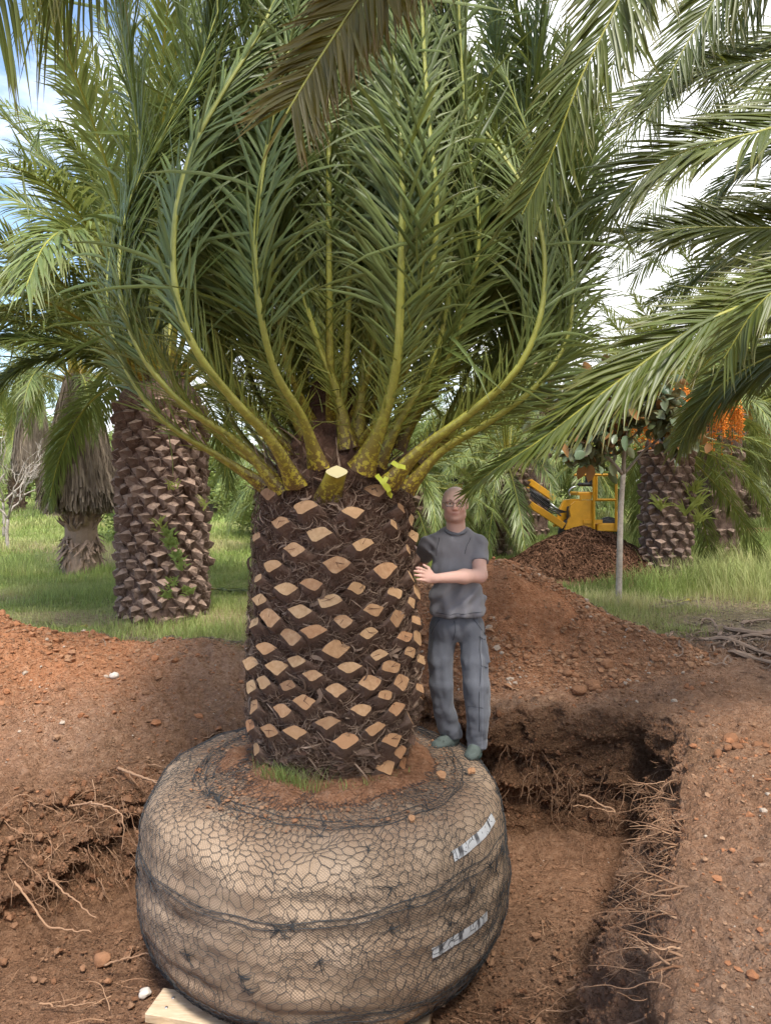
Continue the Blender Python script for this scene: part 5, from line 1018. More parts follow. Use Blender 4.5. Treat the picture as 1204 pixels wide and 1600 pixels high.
def person():
    FR, FL = W(697, 1170, 4.66), W(736, 1185, 4.57)
    root = empty('person', tuple((FR + FL) / 2), 'bald man in grey t-shirt and trousers standing on the root ball, hand on the trunk', 'person')
    HC = W(710.5, 787, 4.52); hx, hy, hz = HC
    X = lambda v: np.array(v, float)
    # ---- body (skin), one surface from head to ankles
    s = SDF((0.02, 4.02, -0.12), (0.78, 4.98, 1.74), 0.005)
    yaw = rotm('Z', R(-6)); 
    def h(dx, dy, dz): return HC + yaw @ X([dx, dy, dz])    # head frame: -y = face
    s.ell(h(0, 0.012, 0.022), (0.083, 0.098, 0.088), yaw, 0.01); s.ell(h(0, -0.018, -0.03), (0.069, 0.070, 0.088), yaw, 0.02)
    s.ell(h(0, -0.050, -0.093), (0.032, 0.030, 0.020), yaw, 0.025); s.cone(h(-0.040, -0.010, -0.078), h(0.040, -0.010, -0.078), 0.028, 0.028, 0.03)      # chin, jaw
    s.ell(h(-0.034, -0.062, -0.032), (0.022, 0.018, 0.018), yaw, 0.02); s.ell(h(0.034, -0.062, -0.032), (0.022, 0.018, 0.018), yaw, 0.02)    # cheeks
    s.cone(h(-0.045, -0.068, 0.022), h(0.045, -0.068, 0.022), 0.011, 0.011, 0.016)                                                       # brow ridge
    for sx in (-1, 1): s.ell(h(sx * 0.031, -0.088, 0.004), (0.018, 0.013, 0.0115), yaw, 0.012, sub=True)
    s.cone(h(0, -0.078, 0.012), h(0, -0.100, -0.026), 0.008, 0.0125, 0.008); s.ell(h(0, -0.094, -0.033), (0.019, 0.012, 0.0095), yaw, 0.008)
    s.ell(h(0, -0.080, -0.058), (0.026, 0.010, 0.006), yaw, 0.008); s.ell(h(0, -0.078, -0.069), (0.022, 0.010, 0.006), yaw, 0.008); s.cone(h(-0.024, -0.092, -0.0635), h(0.024, -0.092, -0.0635), 0.0022, 0.0022, 0.005, sub=True)
    for sx in (-1, 1):
        s.cone(h(sx * 0.020, -0.094, -0.035), h(sx * 0.034, -0.086, -0.062), 0.002, 0.002, 0.006, sub=True)
        s.ell(h(sx * 0.079, 0.012, -0.006), (0.010, 0.018, 0.032), yaw, 0.008); s.ell(h(sx * 0.088, 0.005, -0.003), (0.006, 0.009, 0.017), yaw, 0.006, sub=True)
    s.cone(W(711, 805, 4.56), W(712, 842, 4.58), 0.060, 0.066, 0.03); s.cone(W(704, 842, 4.59), W(672, 852, 4.63), 0.038, 0.04, 0.02); s.cone(W(720, 842, 4.59), W(745, 852, 4.59), 0.038, 0.04, 0.02)
    s.cone(W(700, 866, 4.61), W(704, 955, 4.60), 0.085, 0.085, 0.04); s.cone(W(724, 866, 4.61), W(726, 955, 4.60), 0.085, 0.085, 0.04); s.ell(W(714, 975, 4.60), (0.12, 0.075, 0.07), None, 0.03)
    ShL, ElL, WrL = W(747, 852, 4.58), W(749, 899, 4.44), W(677, 904, 4.24)
    s.cone(ShL, ElL, 0.052, 0.044, 0.03); s.cone(ElL, ElL + (WrL - ElL) * 0.35, 0.044, 0.043, 0.03); s.cone(ElL + (WrL - ElL) * 0.35, WrL, 0.043, 0.027, 0.03)
    ShR, ElR, WrR = W(668, 852, 4.64), X([0.255, 4.83, 1.19]), X([0.15, 4.77, 1.30])
    s.cone(ShR, ElR, 0.052, 0.044, 0.03); s.cone(ElR, WrR, 0.042, 0.027, 0.03)
    # hands: palm, four bent fingers, thumb
    def hand(wr, dirv, nv, side, tips=1.0):
        d = nrm(X(dirv)); n = nrm(X(nv) - d * d.dot(X(nv))); t = np.cross(n, d) * side       # n = back of the hand, t = towards the thumb
        pc = wr + d * 0.050; M = np.stack([t, d, n], 1); s.ell(pc, (0.040, 0.052, 0.0165), M, 0.015); s.cone(wr, wr + d * 0.03, 0.027, 0.026, 0.015)
        for i, (o, ln, r) in enumerate([(0.029, 0.072, 0.0095), (0.010, 0.080, 0.0098), (-0.010, 0.075, 0.0095), (-0.029, 0.060, 0.0085)]):
            b = wr + d * (0.088 - 0.004 * abs(i - 1)) + t * o; sp = t * (o * 0.22); k1 = b + (d * 0.95 + n * 0.06) * ln * 0.45 + sp * 0.5; k2 = k1 + (d * 0.85 - n * (0.30 + 0.05 * i)) * ln * 0.32 + sp * 0.3; k3 = k2 + (d * 0.60 - n * 0.60) * ln * 0.26
            s.cone(b - d * 0.02, k1, r * 1.15, r, 0.004); s.cone(k1, k2, r, r * 0.92, 0.003); s.cone(k2, k3, r * 0.92, r * 0.75, 0.003)
        b = wr + d * 0.028 + t * 0.026; k1 = b + (d * 0.55 + t * 0.75 - n * 0.2) * 0.038; k2 = k1 + (d * 0.85 + t * 0.35 - n * 0.35) * 0.036; s.cone(b, k1, 0.015, 0.0115, 0.01); s.cone(k1, k2, 0.0115, 0.0085, 0.003)
        return pc
    hd = W(645, 893, 4.12) - WrL; hand(WrL, hd, (0.45, -0.85, 0.25), -1)
    hand(WrR, X([-0.07, -0.10, 0.06]), (0.6, 0.6, 0.3), 1)
    for (hp, kn, an) in ((W(692, 990, 4.62), W(689, 1068, 4.60), W(705, 1152, 4.70)), (W(736, 990, 4.62), W(743, 1068, 4.57), W(744, 1166, 4.62))): s.cone(hp, kn, 0.075, 0.055, 0.03); s.cone(kn, an, 0.05, 0.036, 0.03)
    V, Q = s.mesh(); V = smooth_mesh(V, Q, 1)
    hl = (V - HC) @ yaw; C = np.zeros((len(V), 3)); head = hl[:, 2] > -0.125
    g = lambda c, r: np.exp(-((hl - c) ** 2 / np.array(r) ** 2).sum(1))
    C[:, 0] = np.where(head, 0.35 * sst(0.03, -0.05, hl[:, 2]) + 0.6 * g((0, -0.1, -0.03), (0.02, 0.03, 0.02)) + 0.35 * (g((-0.04, -0.07, -0.03), (0.03, 0.04, 0.025)) + g((0.04, -0.07, -0.03), (0.03, 0.04, 0.025))), 0.25) + 0.15 * (V[:, 2] < 1.3)
    C[:, 1] = head * 0.30 * g((0, -0.06, -0.085), (0.055, 0.07, 0.026)) * (1 - g((0, -0.09, -0.063), (0.03, 0.03, 0.010))) + head * 0.22 * sst(0.03, 0.08, hl[:, 1]) * sst(0.06, 0.0, hl[:, 2])
    C[:, 2] = head * 0.75 * g((0, -0.09, -0.0635), (0.026, 0.02, 0.008)) + head * 0.25 * (g((-0.031, -0.08, 0.004), (0.02, 0.02, 0.012)) + g((0.031, -0.08, 0.004), (0.02, 0.02, 0.012)))
    mb = MB(); mb.add(V, Q, 0, np.clip(C, 0, 1)); body = mb.build('body', 'skin', root)
    V0, F0 = ico2(2)
    for sx in (-1, 1):
        m = MB(); m.add(h(sx * 0.031, -0.066, 0.004) + V0 * 0.0125, F0); m.build('eye', 'eye_white', root)
        m = MB(); m.add(h(sx * 0.030, -0.0775, 0.0035) + V0 * np.array([0.0055, 0.002, 0.0055]), F0); m.build('iris', 'iris', root)
        m = MB(); tube(m, curve([h(sx * 0.014, -0.083, 0.021), h(sx * 0.030, -0.083, 0.027), h(sx * 0.050, -0.070, 0.020)], 8), [.002, .0032, .0035, .0035, .003, .003, .002, .001], 5); m.build('eyebrow', 'brow', root)
    # glasses
    m = MB()
    for sx in (-1, 1):
        a = np.linspace(0, 2 * math.pi, 25); P = np.array([h(sx * 0.034 + 0.027 * math.copysign(abs(math.cos(t)) ** 0.8, math.cos(t)), -0.093 + 0.006 * abs(math.cos(t)) * (1 if math.cos(t) * sx > 0 else 0), 0.000 + 0.0165 * math.copysign(abs(math.sin(t)) ** 0.8, math.sin(t))) for t in a]); tube(m, P, 0.0016, 5, 0, cap=False)
        tube(m, [h(sx * 0.061, -0.086, 0.006), h(sx * 0.079, -0.03, 0.008), h(sx * 0.084, 0.01, 0.006)], 0.0017, 5)
        c = P[:-1].mean(0); m.add(np.vstack([P[:-1], c]), [[j, (j + 1) % 24, 24] for j in range(24)], 1)
    tube(m, [h(-0.009, -0.094, 0.004), h(0, -0.097, 0.008), h(0.009, -0.094, 0.004)], 0.0015, 5); m.build('glasses', ['wire', 'lens'], root)
    # ---- t-shirt
    s = SDF((0.14, 4.28, 0.80), (0.76, 5.0, 1.56), 0.006)
    s.cone(W(700, 836, 4.585), W(672, 850, 4.62), 0.060, 0.058, 0.04); s.cone(W(724, 836, 4.58), W(746, 852, 4.58), 0.060, 0.058, 0.04); s.ell(W(711, 846, 4.585), (.12, .095, .075), None, 0.04)
    for (px, py, d, rx, ry, rz) in [(711, 862, 4.585, .165, .115, .13), (711, 895, 4.575, .168, .128, .14), (714, 930, 4.575, .182, .140, .13), (716, 952, 4.575, .188, .142, .10)]: s.ell(W(px, py, d), (rx, ry, rz), None, 0.04)
    g_ = s.all(); f = s.f
    zc, za = W(714, 964, 4.5)[2], 0
    fo = 0.006 * np.abs(np.sin(g_[..., 0] * 26 - g_[..., 2] * 14 + 3 * vnoise(g_ * 3, 621))) * sst(1.32, 1.1, g_[..., 2]) + 0.010 * np.sin(g_[..., 0] * 55 + g_[..., 2] * 9 + 3 * vnoise(g_ * [3, 3, 2], 601)) * sst(1.15, 0.85, g_[..., 2]) + 0.009 * fbm(g_ * [1, 1, 0.55], 9, 3, 603) + 0.007 * np.sin((g_[..., 0] * 0.75 + g_[..., 2]) * 85 + 4 * vnoise(g_ * 4, 604)) * sst(0.16, 0.05, np.abs(g_[..., 2] - 1.30)) * sst(0.35, 0.5, np.abs(g_[..., 0] - 0.46) * 3)
    fo = fo + 0.006 * np.sin((g_[..., 0] * -0.9 + g_[..., 2]) * 60 + 3 * vnoise(g_ * 3, 609)) * sst(0.22, 0.0, np.abs(g_[..., 2] - 1.02))
    s.f = f + fo
    s.f = np.maximum(s.f, (zc + 0.006 * np.sin(g_[..., 0] * 30)) - g_[..., 2])                                       # hem
    # sleeve ends: cut planes across both arms
    for (A_, B_, r_, cut) in ((W(747, 850, 4.58), W(749, 886, 4.49), 0.066, 0.80), (ShR, ShR + (ElR - ShR) * 0.75, 0.062, 0.95)):
        dv = nrm(B_ - A_); cc = A_ + (B_ - A_) * cut + 0
        fs = np.maximum(rcone(g_, A_, B_, 0.060, r_) + 0.004 * fbm(g_, 16, 2, 640), (g_ - cc) @ dv); hh = np.clip(0.5 + 0.5 * (s.f - fs) / 0.025, 0, 1); s.f = fs * hh + s.f * (1 - hh) - 0.025 * hh * (1 - hh)
    s.f = np.maximum(s.f, -ell(g_, W(711.5, 819, 4.49), (0.062, 0.100, 0.052)))                                       # neck opening
    s.f = np.maximum(s.f, -rcone(g_, W(711, 800, 4.56), W(712, 826, 4.58), 0.064, 0.064))
    V, Q = s.mesh(); V = smooth_mesh(V, Q, 1); SV = V; col_ = np.exp(-((V[:, 2] - zc - 0.02) / 0.0025) ** 2) * 0.35; mb = MB(); mb.add(V, Q, 0, np.stack([col_, 0 * col_, 0 * col_], -1)); sh = mb.build('t_shirt', 'shirt', root)
    m = MB(); a = np.linspace(0, 2 * math.pi, 41); c_ = W(711.5, 829, 4.555); tube(m, np.array([c_ + [0.070 * math.cos(t), 0.072 * math.sin(t), 0.024 * math.sin(t) + 0.004] for t in a]), 0.0065, 6, 0, (0, 0, 0), cap=False); m.build('collar', 'trousers', sh)
    # ---- trousers
    s = SDF((0.22, 4.36, -0.13), (0.76, 4.86, 0.95), 0.006)
    s.ell(W(715, 972, 4.60), (0.168, 0.118, 0.10), None, 0.04); s.cone(W(696, 980, 4.60), W(736, 980, 4.60), 0.098, 0.098, 0.04); s.ell(W(716, 950, 4.60), (0.165, 0.125, 0.06), None, 0.03)
    legs = [([(692, 990, 4.62, .096), (688, 1030, 4.61, .092), (689, 1068, 4.60, .082), (694, 1105, 4.63, .074), (704, 1140, 4.68, .068), (706, 1149, 4.69, .066)]), ([(737, 990, 4.61, .098), (741, 1030, 4.59, .096), (744, 1068, 4.57, .092), (745, 1110, 4.58, .083), (744, 1150, 4.61, .078), (744, 1162, 4.61, .076)])]
    for Lg in legs:
        for a, b in zip(Lg[:-1], Lg[1:]): s.cone(W(*a[:3]), W(*b[:3]), a[3], b[3], 0.03 if a[1] == 990 else 0.012)
    g_ = s.all(); z = g_[..., 2]
    fo = 0.012 * fbm(g_ * [1.2, 1.2, 0.45], 7, 3, 611) + 0.008 * np.sin(g_[..., 0] * 62 + z * 6 + 4 * vnoise(g_ * [2, 2, 1], 613)) * sst(0.75, 0.45, z) + 0.010 * np.sin(z * 70 + 7 * vnoise(g_ * 5, 615) + g_[..., 0] * 22) * sst(0.16, 0.02, z) + 0.004 * np.sin((z + g_[..., 0] * 0.9) * 60 + 5 * vnoise(g_ * 4, 617)) * sst(0.12, 0.0, np.abs(z - 0.70)) + 0.006 * fbm(g_ * [1, 1, 1.6], 14, 2, 619)
    # cargo pocket on the outer left thigh, fly seam
    fo = 0.016 * fbm(g_ * [1.3, 1.3, 0.35], 7, 3, 611) + 0.008 * fbm(g_ * [1, 1, 1.5], 13, 2, 619) * sst(0.2, 0.0, z) + 0.004 * fbm(g_ * [1, 1, 0.8], 16, 2, 620)
    s.f = s.f + fo; pk = W(757, 1012, 4.60); b = np.abs(g_ - pk) - np.array([0.030, 0.075, 0.085]); bd = np.maximum(b[..., 0], np.maximum(b[..., 1], b[..., 2])); s.f = np.where(bd < 0, s.f - 0.009, s.f)
    s.f = np.maximum(s.f, z - 0.93)
    for (px, py, d) in ((706, 1154, 4.69), (744, 1170, 4.61)):
        c = W(px, py, d); near = np.hypot(g_[..., 0] - c[0], g_[..., 1] - c[1]) < 0.13; s.f = np.where(near & (z < c[2] + 0.1), np.maximum(s.f, c[2] + 0.25 * (g_[..., 1] - c[1]) * -1 - z), s.f)
    V, Q = s.mesh(); V = smooth_mesh(V, Q, 1)
    cs = 0.5 * np.exp(-((V[:, 0] - W(753, 1060, 4.5)[0] - 0.0 + 0.02 * (V[:, 2] - .4)) / 0.003) ** 2) * (V[:, 1] < 4.58) * (V[:, 2] < 0.75); mb = MB(); mb.add(V, Q, 0, np.stack([cs, 0 * cs, 0 * cs], -1)); mb.build('trousers', 'trousers', root)
    def seam(V, lines, name, parent, r=0.0022):
        D_ = V - np.array([0, 0, CAMZ]); cp, sp = math.cos(PITCH), math.sin(PITCH); zz = D_[:, 1] * cp + D_[:, 2] * sp; u = CX + FPX * D_[:, 0] / zz; v = CY - FPX * (D_[:, 2] * cp - D_[:, 1] * sp) / zz; m = MB()
        for ln in lines:
            ln = np.array(ln, float); P = []
            for k_ in range(len(ln) - 1):
                for q in np.linspace(0, 1, 7)[:-1]:
                    c = ln[k_] + (ln[k_ + 1] - ln[k_]) * q; d2 = np.hypot(u - c[0], v - c[1]); near = np.where(d2 < 3)[0]
                    if len(near): P.append(V[near[np.argmin(V[near, 1])]] - [0, 0.001, 0])
            if len(P) > 3: P = np.array(P); P[1:-1] = (P[:-2] + P[1:-1] + P[2:]) / 3; tube(m, P, r, 4, 0)
        if m.n: m.build(name, 'seam', parent)
    seam(V, [[(708, 968), (709, 988), (707, 1006)], [(684, 966), (676, 978), (669, 992)], [(741, 966), (752, 980), (761, 992)], [(752, 994), (751, 1015), (752, 1040), (765, 1042)], [(750, 996), (766, 1000)], [(728, 1105), (762, 1108)], [(752, 1045), (750, 1100), (748, 1155)]], 'seams', bpy.data.objects['trousers'])
    seam(SV, [[(737, 838), (731, 852), (727, 868)], [(684, 838), (680, 855), (678, 872)], [(668, 958), (690, 960), (715, 960), (740, 959), (759, 956)]], 'seams', bpy.data.objects['t_shirt'], 0.0018)
    # ---- shoes
    for (toe, heel) in ((W(679, 1166, 4.585), W(714, 1158, 4.735)), (W(733, 1181, 4.47), W(748, 1170, 4.67))):
        z0 = min(toe[2], heel[2]); toe = X([toe[0], toe[1], z0]); heel = X([heel[0], heel[1], z0]); ax = heel - toe; ln = np.linalg.norm(ax); d = ax / ln; sv = np.array([-d[1], d[0], 0]); lo = np.minimum(toe, heel) - 0.09; hi = np.maximum(toe, heel) + [0.09, 0.09, 0.15]
        s = SDF(lo, hi, 0.0045); M = np.stack([sv, d, [0, 0, 1.0]], 1)
        s.ell(toe + d * 0.050 + [0, 0, 0.022], (0.048, 0.072, 0.038), M, 0.01); s.ell(toe + d * 0.125 + [0, 0, 0.030], (0.043, 0.075, 0.050), M, 0.03); s.ell(heel - d * 0.035 + [0, 0, 0.030], (0.037, 0.045, 0.048), M, 0.03); s.cone(heel - d * 0.045 + [0, 0, 0.04], heel - d * 0.05 + [0, 0, 0.095], 0.040, 0.042, 0.02); s.cone(toe + d * 0.10 + [0, 0, 0.045], heel - d * 0.07 + [0, 0, 0.085], 0.030, 0.036, 0.03)
        g_ = s.all(); s.f = np.maximum(s.f + 0.002 * fbm(g_, 30, 2, 5), (z0 + 0.002) - g_[..., 2]); V, Q = s.mesh(); m = MB(); m.add(V, Q); so_ = m.build('shoe', 'shoe', root)
        n = 40; a = np.arange(n) / n * 2 * math.pi; out = []
        for t in a:
            u = math.cos(t); v = math.sin(t); w_ = 0.051 * (1 - 0.20 * (u + 0.2) ** 2) * (0.86 if u > 0 else 1.0); out.append(toe + d * (ln / 2 + 0.01) + d * u * (ln / 2 + 0.006) + sv * v * w_)
        out = np.array(out); m = MB(); lv = [out * 1 + [0, 0, -0.014], out + [0, 0, 0.012]]; lv[0] = toe + d * ln / 2 + (out - toe - d * ln / 2) * 0.96 + [0, 0, -0.014]
        V = np.vstack([lv[0], lv[1], (out.mean(0) + [0, 0, -0.014])[None], (out.mean(0) + [0, 0, 0.012])[None]]); m.add(V, [[j, (j + 1) % n, n + (j + 1) % n, n + j] for j in range(n)]); m.addF([[2 * n, (j + 1) % n, j] for j in range(n)]); m.addF([[2 * n + 1, n + j, n + (j + 1) % n] for j in range(n)]); m.build('sole', 'sole', so_)
        m = MB()
        for i in range(4):
            c = toe + d * (0.085 + 0.022 * i) + [0, 0, 0.070 + 0.011 * i]; tube(m, curve([c - sv * 0.024 - [0, 0, 0.008], c + [0, 0, 0.004] + d * 0.004, c + sv * 0.024 - [0, 0, 0.008] + d * 0.008], 8), 0.0026, 5)
            c2 = c + d * 0.008; tube(m, curve([c2 + sv * 0.024 - [0, 0, 0.008], c2 + [0, 0, 0.004] + d * 0.004, c2 - sv * 0.024 - [0, 0, 0.008] + d * 0.008], 8), 0.0026, 5)
        m.build('laces', 'lace', so_)
    return root
person()
# ------------------------------------------------------------------ grass, weeds, background growth
def blades(mb, x, y, z, h, wd, c, lean=0.35, K=4, az=None):
    n = len(x); a = rng.uniform(0, 6.28, n) if az is None else az; l = h * rng.uniform(0.3, 1.0, n) * lean; u = np.linspace(0, 1, K); P = np.stack([x[:, None] + (np.cos(a) * l)[:, None] * u ** 1.8, y[:, None] + (np.sin(a) * l)[:, None] * u ** 1.8, z[:, None] + h[:, None] * (u - 0.18 * u ** 3)[None]], -1)
    b = a + math.pi / 2 + rng.normal(0, 0.6, n); S_ = np.stack([np.cos(b), np.sin(b), 0 * b], -1)[:, None] * (wd[:, None] * np.interp(u, [0, .5, 1], [1, .8, .08]))[..., None]
    V = np.stack([P - S_, P + S_], 2); f = np.array([[2 * i, 2 * i + 1, 2 * i + 3, 2 * i + 2] for i in range(K - 1)]); F = f[None] + (np.arange(n) * 2 * K)[:, None, None]; mb.add(V.reshape(-1, 3), F.reshape(-1, 4), 0, np.repeat(c, 2 * K, axis=0))
def grass():
    mb = MB()
    def zone(n, y0, y1, hh, wd, dens, xl=-1, xr=1, dry=0.0, clump=0.0, tall=0.0):
        y = rng.uniform(y0, y1, n); x = rng.uniform(xl, xr, n) * (0.85 * y + 0.5); s = soilmask(x, y); p = np.stack([x, y, x * 0], -1)
        cl = fbm(p, 1.3, 3, 701); k = (s < 0.4) & (rng.random(n) < dens + 0.9 * clump * cl); x, y, cl = x[k], y[k], cl[k]; p = p[k]; z = height(x, y) - 0.005; m = len(x)
        # drier, shorter growth in the trodden patch on the right
        patch = sst(0.9, 1.6, x) * sst(11.2, 9.6, y + 0.5 * vnoise(p, 5)) + 0.9 * sst(-1.2, -1.8, x) * sst(8.1, 7.4, y + 0.6 * vnoise(p * 1.3, 6)); dr = np.clip(0.85 * vnoise(p * 0.7, 703) + 0.2 * vnoise(p * 4, 704) + dry + 0.75 * patch, 0, 1) * rng.uniform(0.5, 1.2, m)
        k2 = rng.random(m) > 0.65 * patch; x, y, z, dr, cl, p, patch = [q[k2] for q in (x, y, z, dr, cl, p, patch)]; m = len(x)
        h = hh * (0.55 + 0.7 * rng.random(m)) * (1 + 0.5 * cl) * (1 - 0.6 * patch); tl = tall * sst(0.28, 0.36, x / y) * sst(9.5, 10.5, y); h = h * (1 + tl)
        blades(mb, x, y, z, h, np.full(m, wd) * rng.uniform(0.6, 1.3, m), np.stack([rng.random(m), np.clip(dr, 0, 1), 0 * x], -1), 0.55)
    zone(84000, 6.4, 9.5, 0.10, 0.0032, 0.55, clump=0.5); zone(73000, 9.0, 13.5, 0.13, 0.0050, 0.75, clump=0.3, tall=2.2); zone(84000, 13, 24, 0.17, 0.009, 0.8, tall=1.4, clump=0.2, dry=0.05); zone(58000, 23, 48, 0.28, 0.022, 0.8, dry=0.08)
    zone(22000, 45, 95, 0.45, 0.06, 1.0, dry=0.05)
    # denser tufts
    for (px, py, d, n, hh, sp, dr) in [(965, 950, 9.5, 900, .30, .35, .75), (1000, 985, 8.4, 400, .18, .25, .35), (940, 965, 8.9, 700, .20, .35, .05), (120, 1005, 7.3, 1100, .14, .33, .05), (330, 985, 7.7, 700, .16, .3, .1), (905, 925, 9.8, 900, .2, .5, .05), (1075, 950, 9.2, 300, .14, .2, .3), (1062, 1000, 7.9, 260, .13, .15, .25), (1120, 890, 11.6, 900, .45, .35, .1), (1165, 900, 11.2, 1500, .60, .6, .3), (1190, 930, 10.2, 500, .35, .4, .5), (12, 890, 12.5, 500, .45, .3, 0), (230, 975, 8.2, 900, .14, .5, .1), (300, 960, 8.3, 500, .15, .3, .05)]:
        c = W(px, py, d); x = c[0] + rng.normal(0, sp, n); y = d + rng.normal(0, sp * 0.8, n); z = height(x, y); blades(mb, x, y, z, hh * rng.uniform(0.5, 1.2, n), rng.uniform(0.0022, 0.0045, n), np.stack([rng.random(n), np.clip(rng.normal(dr, 0.2, n), 0, 1), 0 * x], -1), 0.6)
    o = mb.build('grass', 'grass'); tag(o, 'rough green grass with dry patches growing beyond the bare soil', 'grass', kind='stuff'); print('grass', mb.n)
    def tuft(px, py, z, n, hh, sp, dr, label, name='grass_tuft', cat='grass tuft'):
        c = G(px, py, z); c[2] = z; mb = MB(); x = c[0] + rng.normal(0, sp * 0.5, n); y = c[1] + rng.normal(0, sp * 0.5, n); blades(mb, x, y, np.full(n, z), hh * rng.uniform(0.5, 1.2, n), rng.uniform(0.001, 0.0028, n), np.stack([rng.random(n), np.clip(rng.normal(dr, 0.1, n), 0, 1), 0 * x], -1), 1.4); o = mb.build(name, 'grass', loc=tuple(c)); tag(o, label, cat)
    tuft(12, 1245, float(height(*G(12, 1245, -0.18)[:2])), 260, 0.12, 0.05, 0.95, 'dry straw coloured grass tuft on the edge of the left pit wall')
    # weeds at the trunk foot
    mb = MB(); n = 340; a = rng.normal(R(-118), 0.22, n); r = 0.50 + 0.05 * rng.random(n); x, y = TC[0] + np.cos(a) * r, TC[1] + np.sin(a) * r; blades(mb, x, y, np.full(n, -0.0), rng.uniform(0.05, 0.20, n), rng.uniform(0.0010, 0.0026, n), np.stack([rng.random(n), 0.2 * rng.random(n), 0 * x], -1), 0.7)
    n = 120; a = rng.normal(R(-65), 0.25, n); r = 0.49 + 0.05 * rng.random(n); x, y = TC[0] + np.cos(a) * r, TC[1] + np.sin(a) * r; blades(mb, x, y, np.full(n, -0.0), rng.uniform(0.03, 0.09, n), rng.uniform(0.0012, 0.003, n), np.stack([rng.random(n), 0.2 * rng.random(n), 0 * x], -1), 0.7)
    o = mb.build('weeds', 'grass', loc=(TC[0] - 0.22, TC[1] - 0.44, 0)); tag(o, 'small green weeds growing at the foot of the cut trunk on the root ball', 'weeds', kind='stuff')
grass()
def leaf_cloud(mb, c, r, n, sz, col=(0, 0), stretch=(1, 1, 1), clumps=14):
    cc = nrm(rng.normal(0, 1, (clumps, 3))) * rng.uniform(0.35, 0.95, (clumps, 1)) * np.array(stretch) * r; k = rng.integers(0, clumps, n); P = np.array(c) + cc[k] + rng.normal(0, 0.22 * r, (n, 3)) * np.array(stretch)
    d = nrm(rng.normal(0, 1, (n, 3))); e = nrm(np.cross(d, rng.normal(0, 1, (n, 3)))); s = sz * rng.uniform(0.6, 1.4, (n, 1)); V = np.stack([P, P + d * s * 0.5 + e * s * 0.28, P + d * s, P + d * s * 0.5 - e * s * 0.28], 1); F = np.arange(n * 4).reshape(-1, 4)
    b = rng.random(clumps)[k]; C = np.stack([np.clip(b * 0.7 + 0.4 * rng.random(n), 0, 1), np.clip(rng.normal(col[0], 0.15, n), 0, 1), np.clip(rng.normal(col[1], 0.1, n), 0, 1)], -1); mb.add(V.reshape(-1, 3), F, 0, np.repeat(C, 4, axis=0))
TL = {}
def tree(x, y, h, r, label, v, grp=None, sz=1.0, low=0.12, name='tree'):
    e = empty(name, (x, y, 0), label, 'tree' if name == 'tree' else name, grp)
    if v not in TL:
        mb = MB(); H = 5.0; tube(mb, curve([(0, 0, -0.2), (0.1, 0, 1.0), (0, 0.1, 2.6), (0.1, 0, 4.0)], 14), np.linspace(0.16, 0.05, 14), 8)
        for i in range(7):
            a = i * 2.4; z = 1.0 + 0.4 * i; tube(mb, curve([(0.05, 0, z), (0.6 * math.cos(a), 0.6 * math.sin(a), z + 0.6), (1.3 * math.cos(a), 1.3 * math.sin(a), z + 1.0)], 8), np.linspace(0.06, 0.015, 8), 5)
        tm = mb.mesh('trunk', ['dark_bark']); mb = MB()
        for i in range(9):
            a = i * 2.4; q = i / 8; leaf_cloud(mb, (0.9 * math.cos(a) * (1 - 0.4 * q), 0.9 * math.sin(a) * (1 - 0.4 * q), 0.9 + 3.3 * q), 1.05 * rng.uniform(0.8, 1.15), 1000, 0.16, (rng.uniform(0, 0.3), 0.05))
        TL[v] = (tm, mb.mesh('crown', ['shrub']))
    a, b = TL[v]; o = put(a, 'trunk', e, (0, 0, 0), (0, 0, 0)); o.scale = (r / 2, r / 2, h / 5); o = put(b, 'crown', e, (0, 0, 0), (0, 0, rng.uniform(0, 6.28))); o.scale = (r / 2, r / 2, h / 5)
for i, (x, y, h, r, lab) in enumerate([
    (-30, 58, 8, 5.5, 'leafy light green tree at the far left end of the lawn'), (-21, 50, 6, 4.6, 'round green tree behind the slender leaning palm'), (-15, 44, 5.0, 4.2, 'bushy tree left of the skirted palm trunk, far back'), (-9.5, 38, 4.5, 3.6, 'bright green bush between the skirted palm and the scaly trunk'),
    (-6.0, 52, 6.0, 4.5, 'far tree seen between the scaly trunk and the cut trunk'), (-3.0, 40, 5.0, 3.8, 'green tree behind the lawn next to the cut trunk'), (1.5, 56, 7.0, 5.0, 'tall tree hidden behind the tied crown'), (4.5, 42, 5.5, 4.0, 'dark tree behind the yellow machine'),
    (9.0, 46, 7.0, 4.6, 'large green tree behind the machine cage'), (14.0, 44, 6.5, 4.4, 'tree behind the fruiting palms'), (20.0, 50, 8, 5.2, 'tall tree at the far right beyond the palms'), (27, 55, 9, 6.0, 'farthest broad tree at the right edge'), (-3.8, 21.0, 2.2, 1.5, 'low light green shrub right of the scaly palm trunk'), (-6.8, 19.0, 3.0, 1.7, 'yellow green shrub left of the scaly palm trunk')]): tree(x, y, h, r, lab, i % 4)
for (x, y, z, r, lab) in [(7.6, 15.8, 4.3, 0.95, 'palm reaching above the sapling with sunlit fronds'), (12.2, 19.5, 5.4, 1.1, 'tall palm over the orange fruit at the right edge'), (4.6, 21.5, 4.6, 1.05, 'tall palm crown showing right of the tied crown'), (14, 27, 3.2, 1.25, 'tall green palm behind the fruiting palms'), (19, 38, 4.2, 1.4, 'tall pale palm at the right beyond the soil strip'), (7.2, 38, 4.0, 1.4, 'palm rising behind the sapling'), (-5.0, 32, 3.0, 1.2, 'distant palm over the lawn beside the scaly trunk'), (-19, 36, 4.0, 1.2, 'distant palm behind the slender leaning palm'), (8.2, 19.5, 3.8, 1.0, 'palm whose yellowish fronds fill the gap over the sapling')]:
    date_palm(x, y, 0, z, 0.42, lab, 10, 'leaf_far', False, 50, 22 if y < 22 else -20, scale=r)
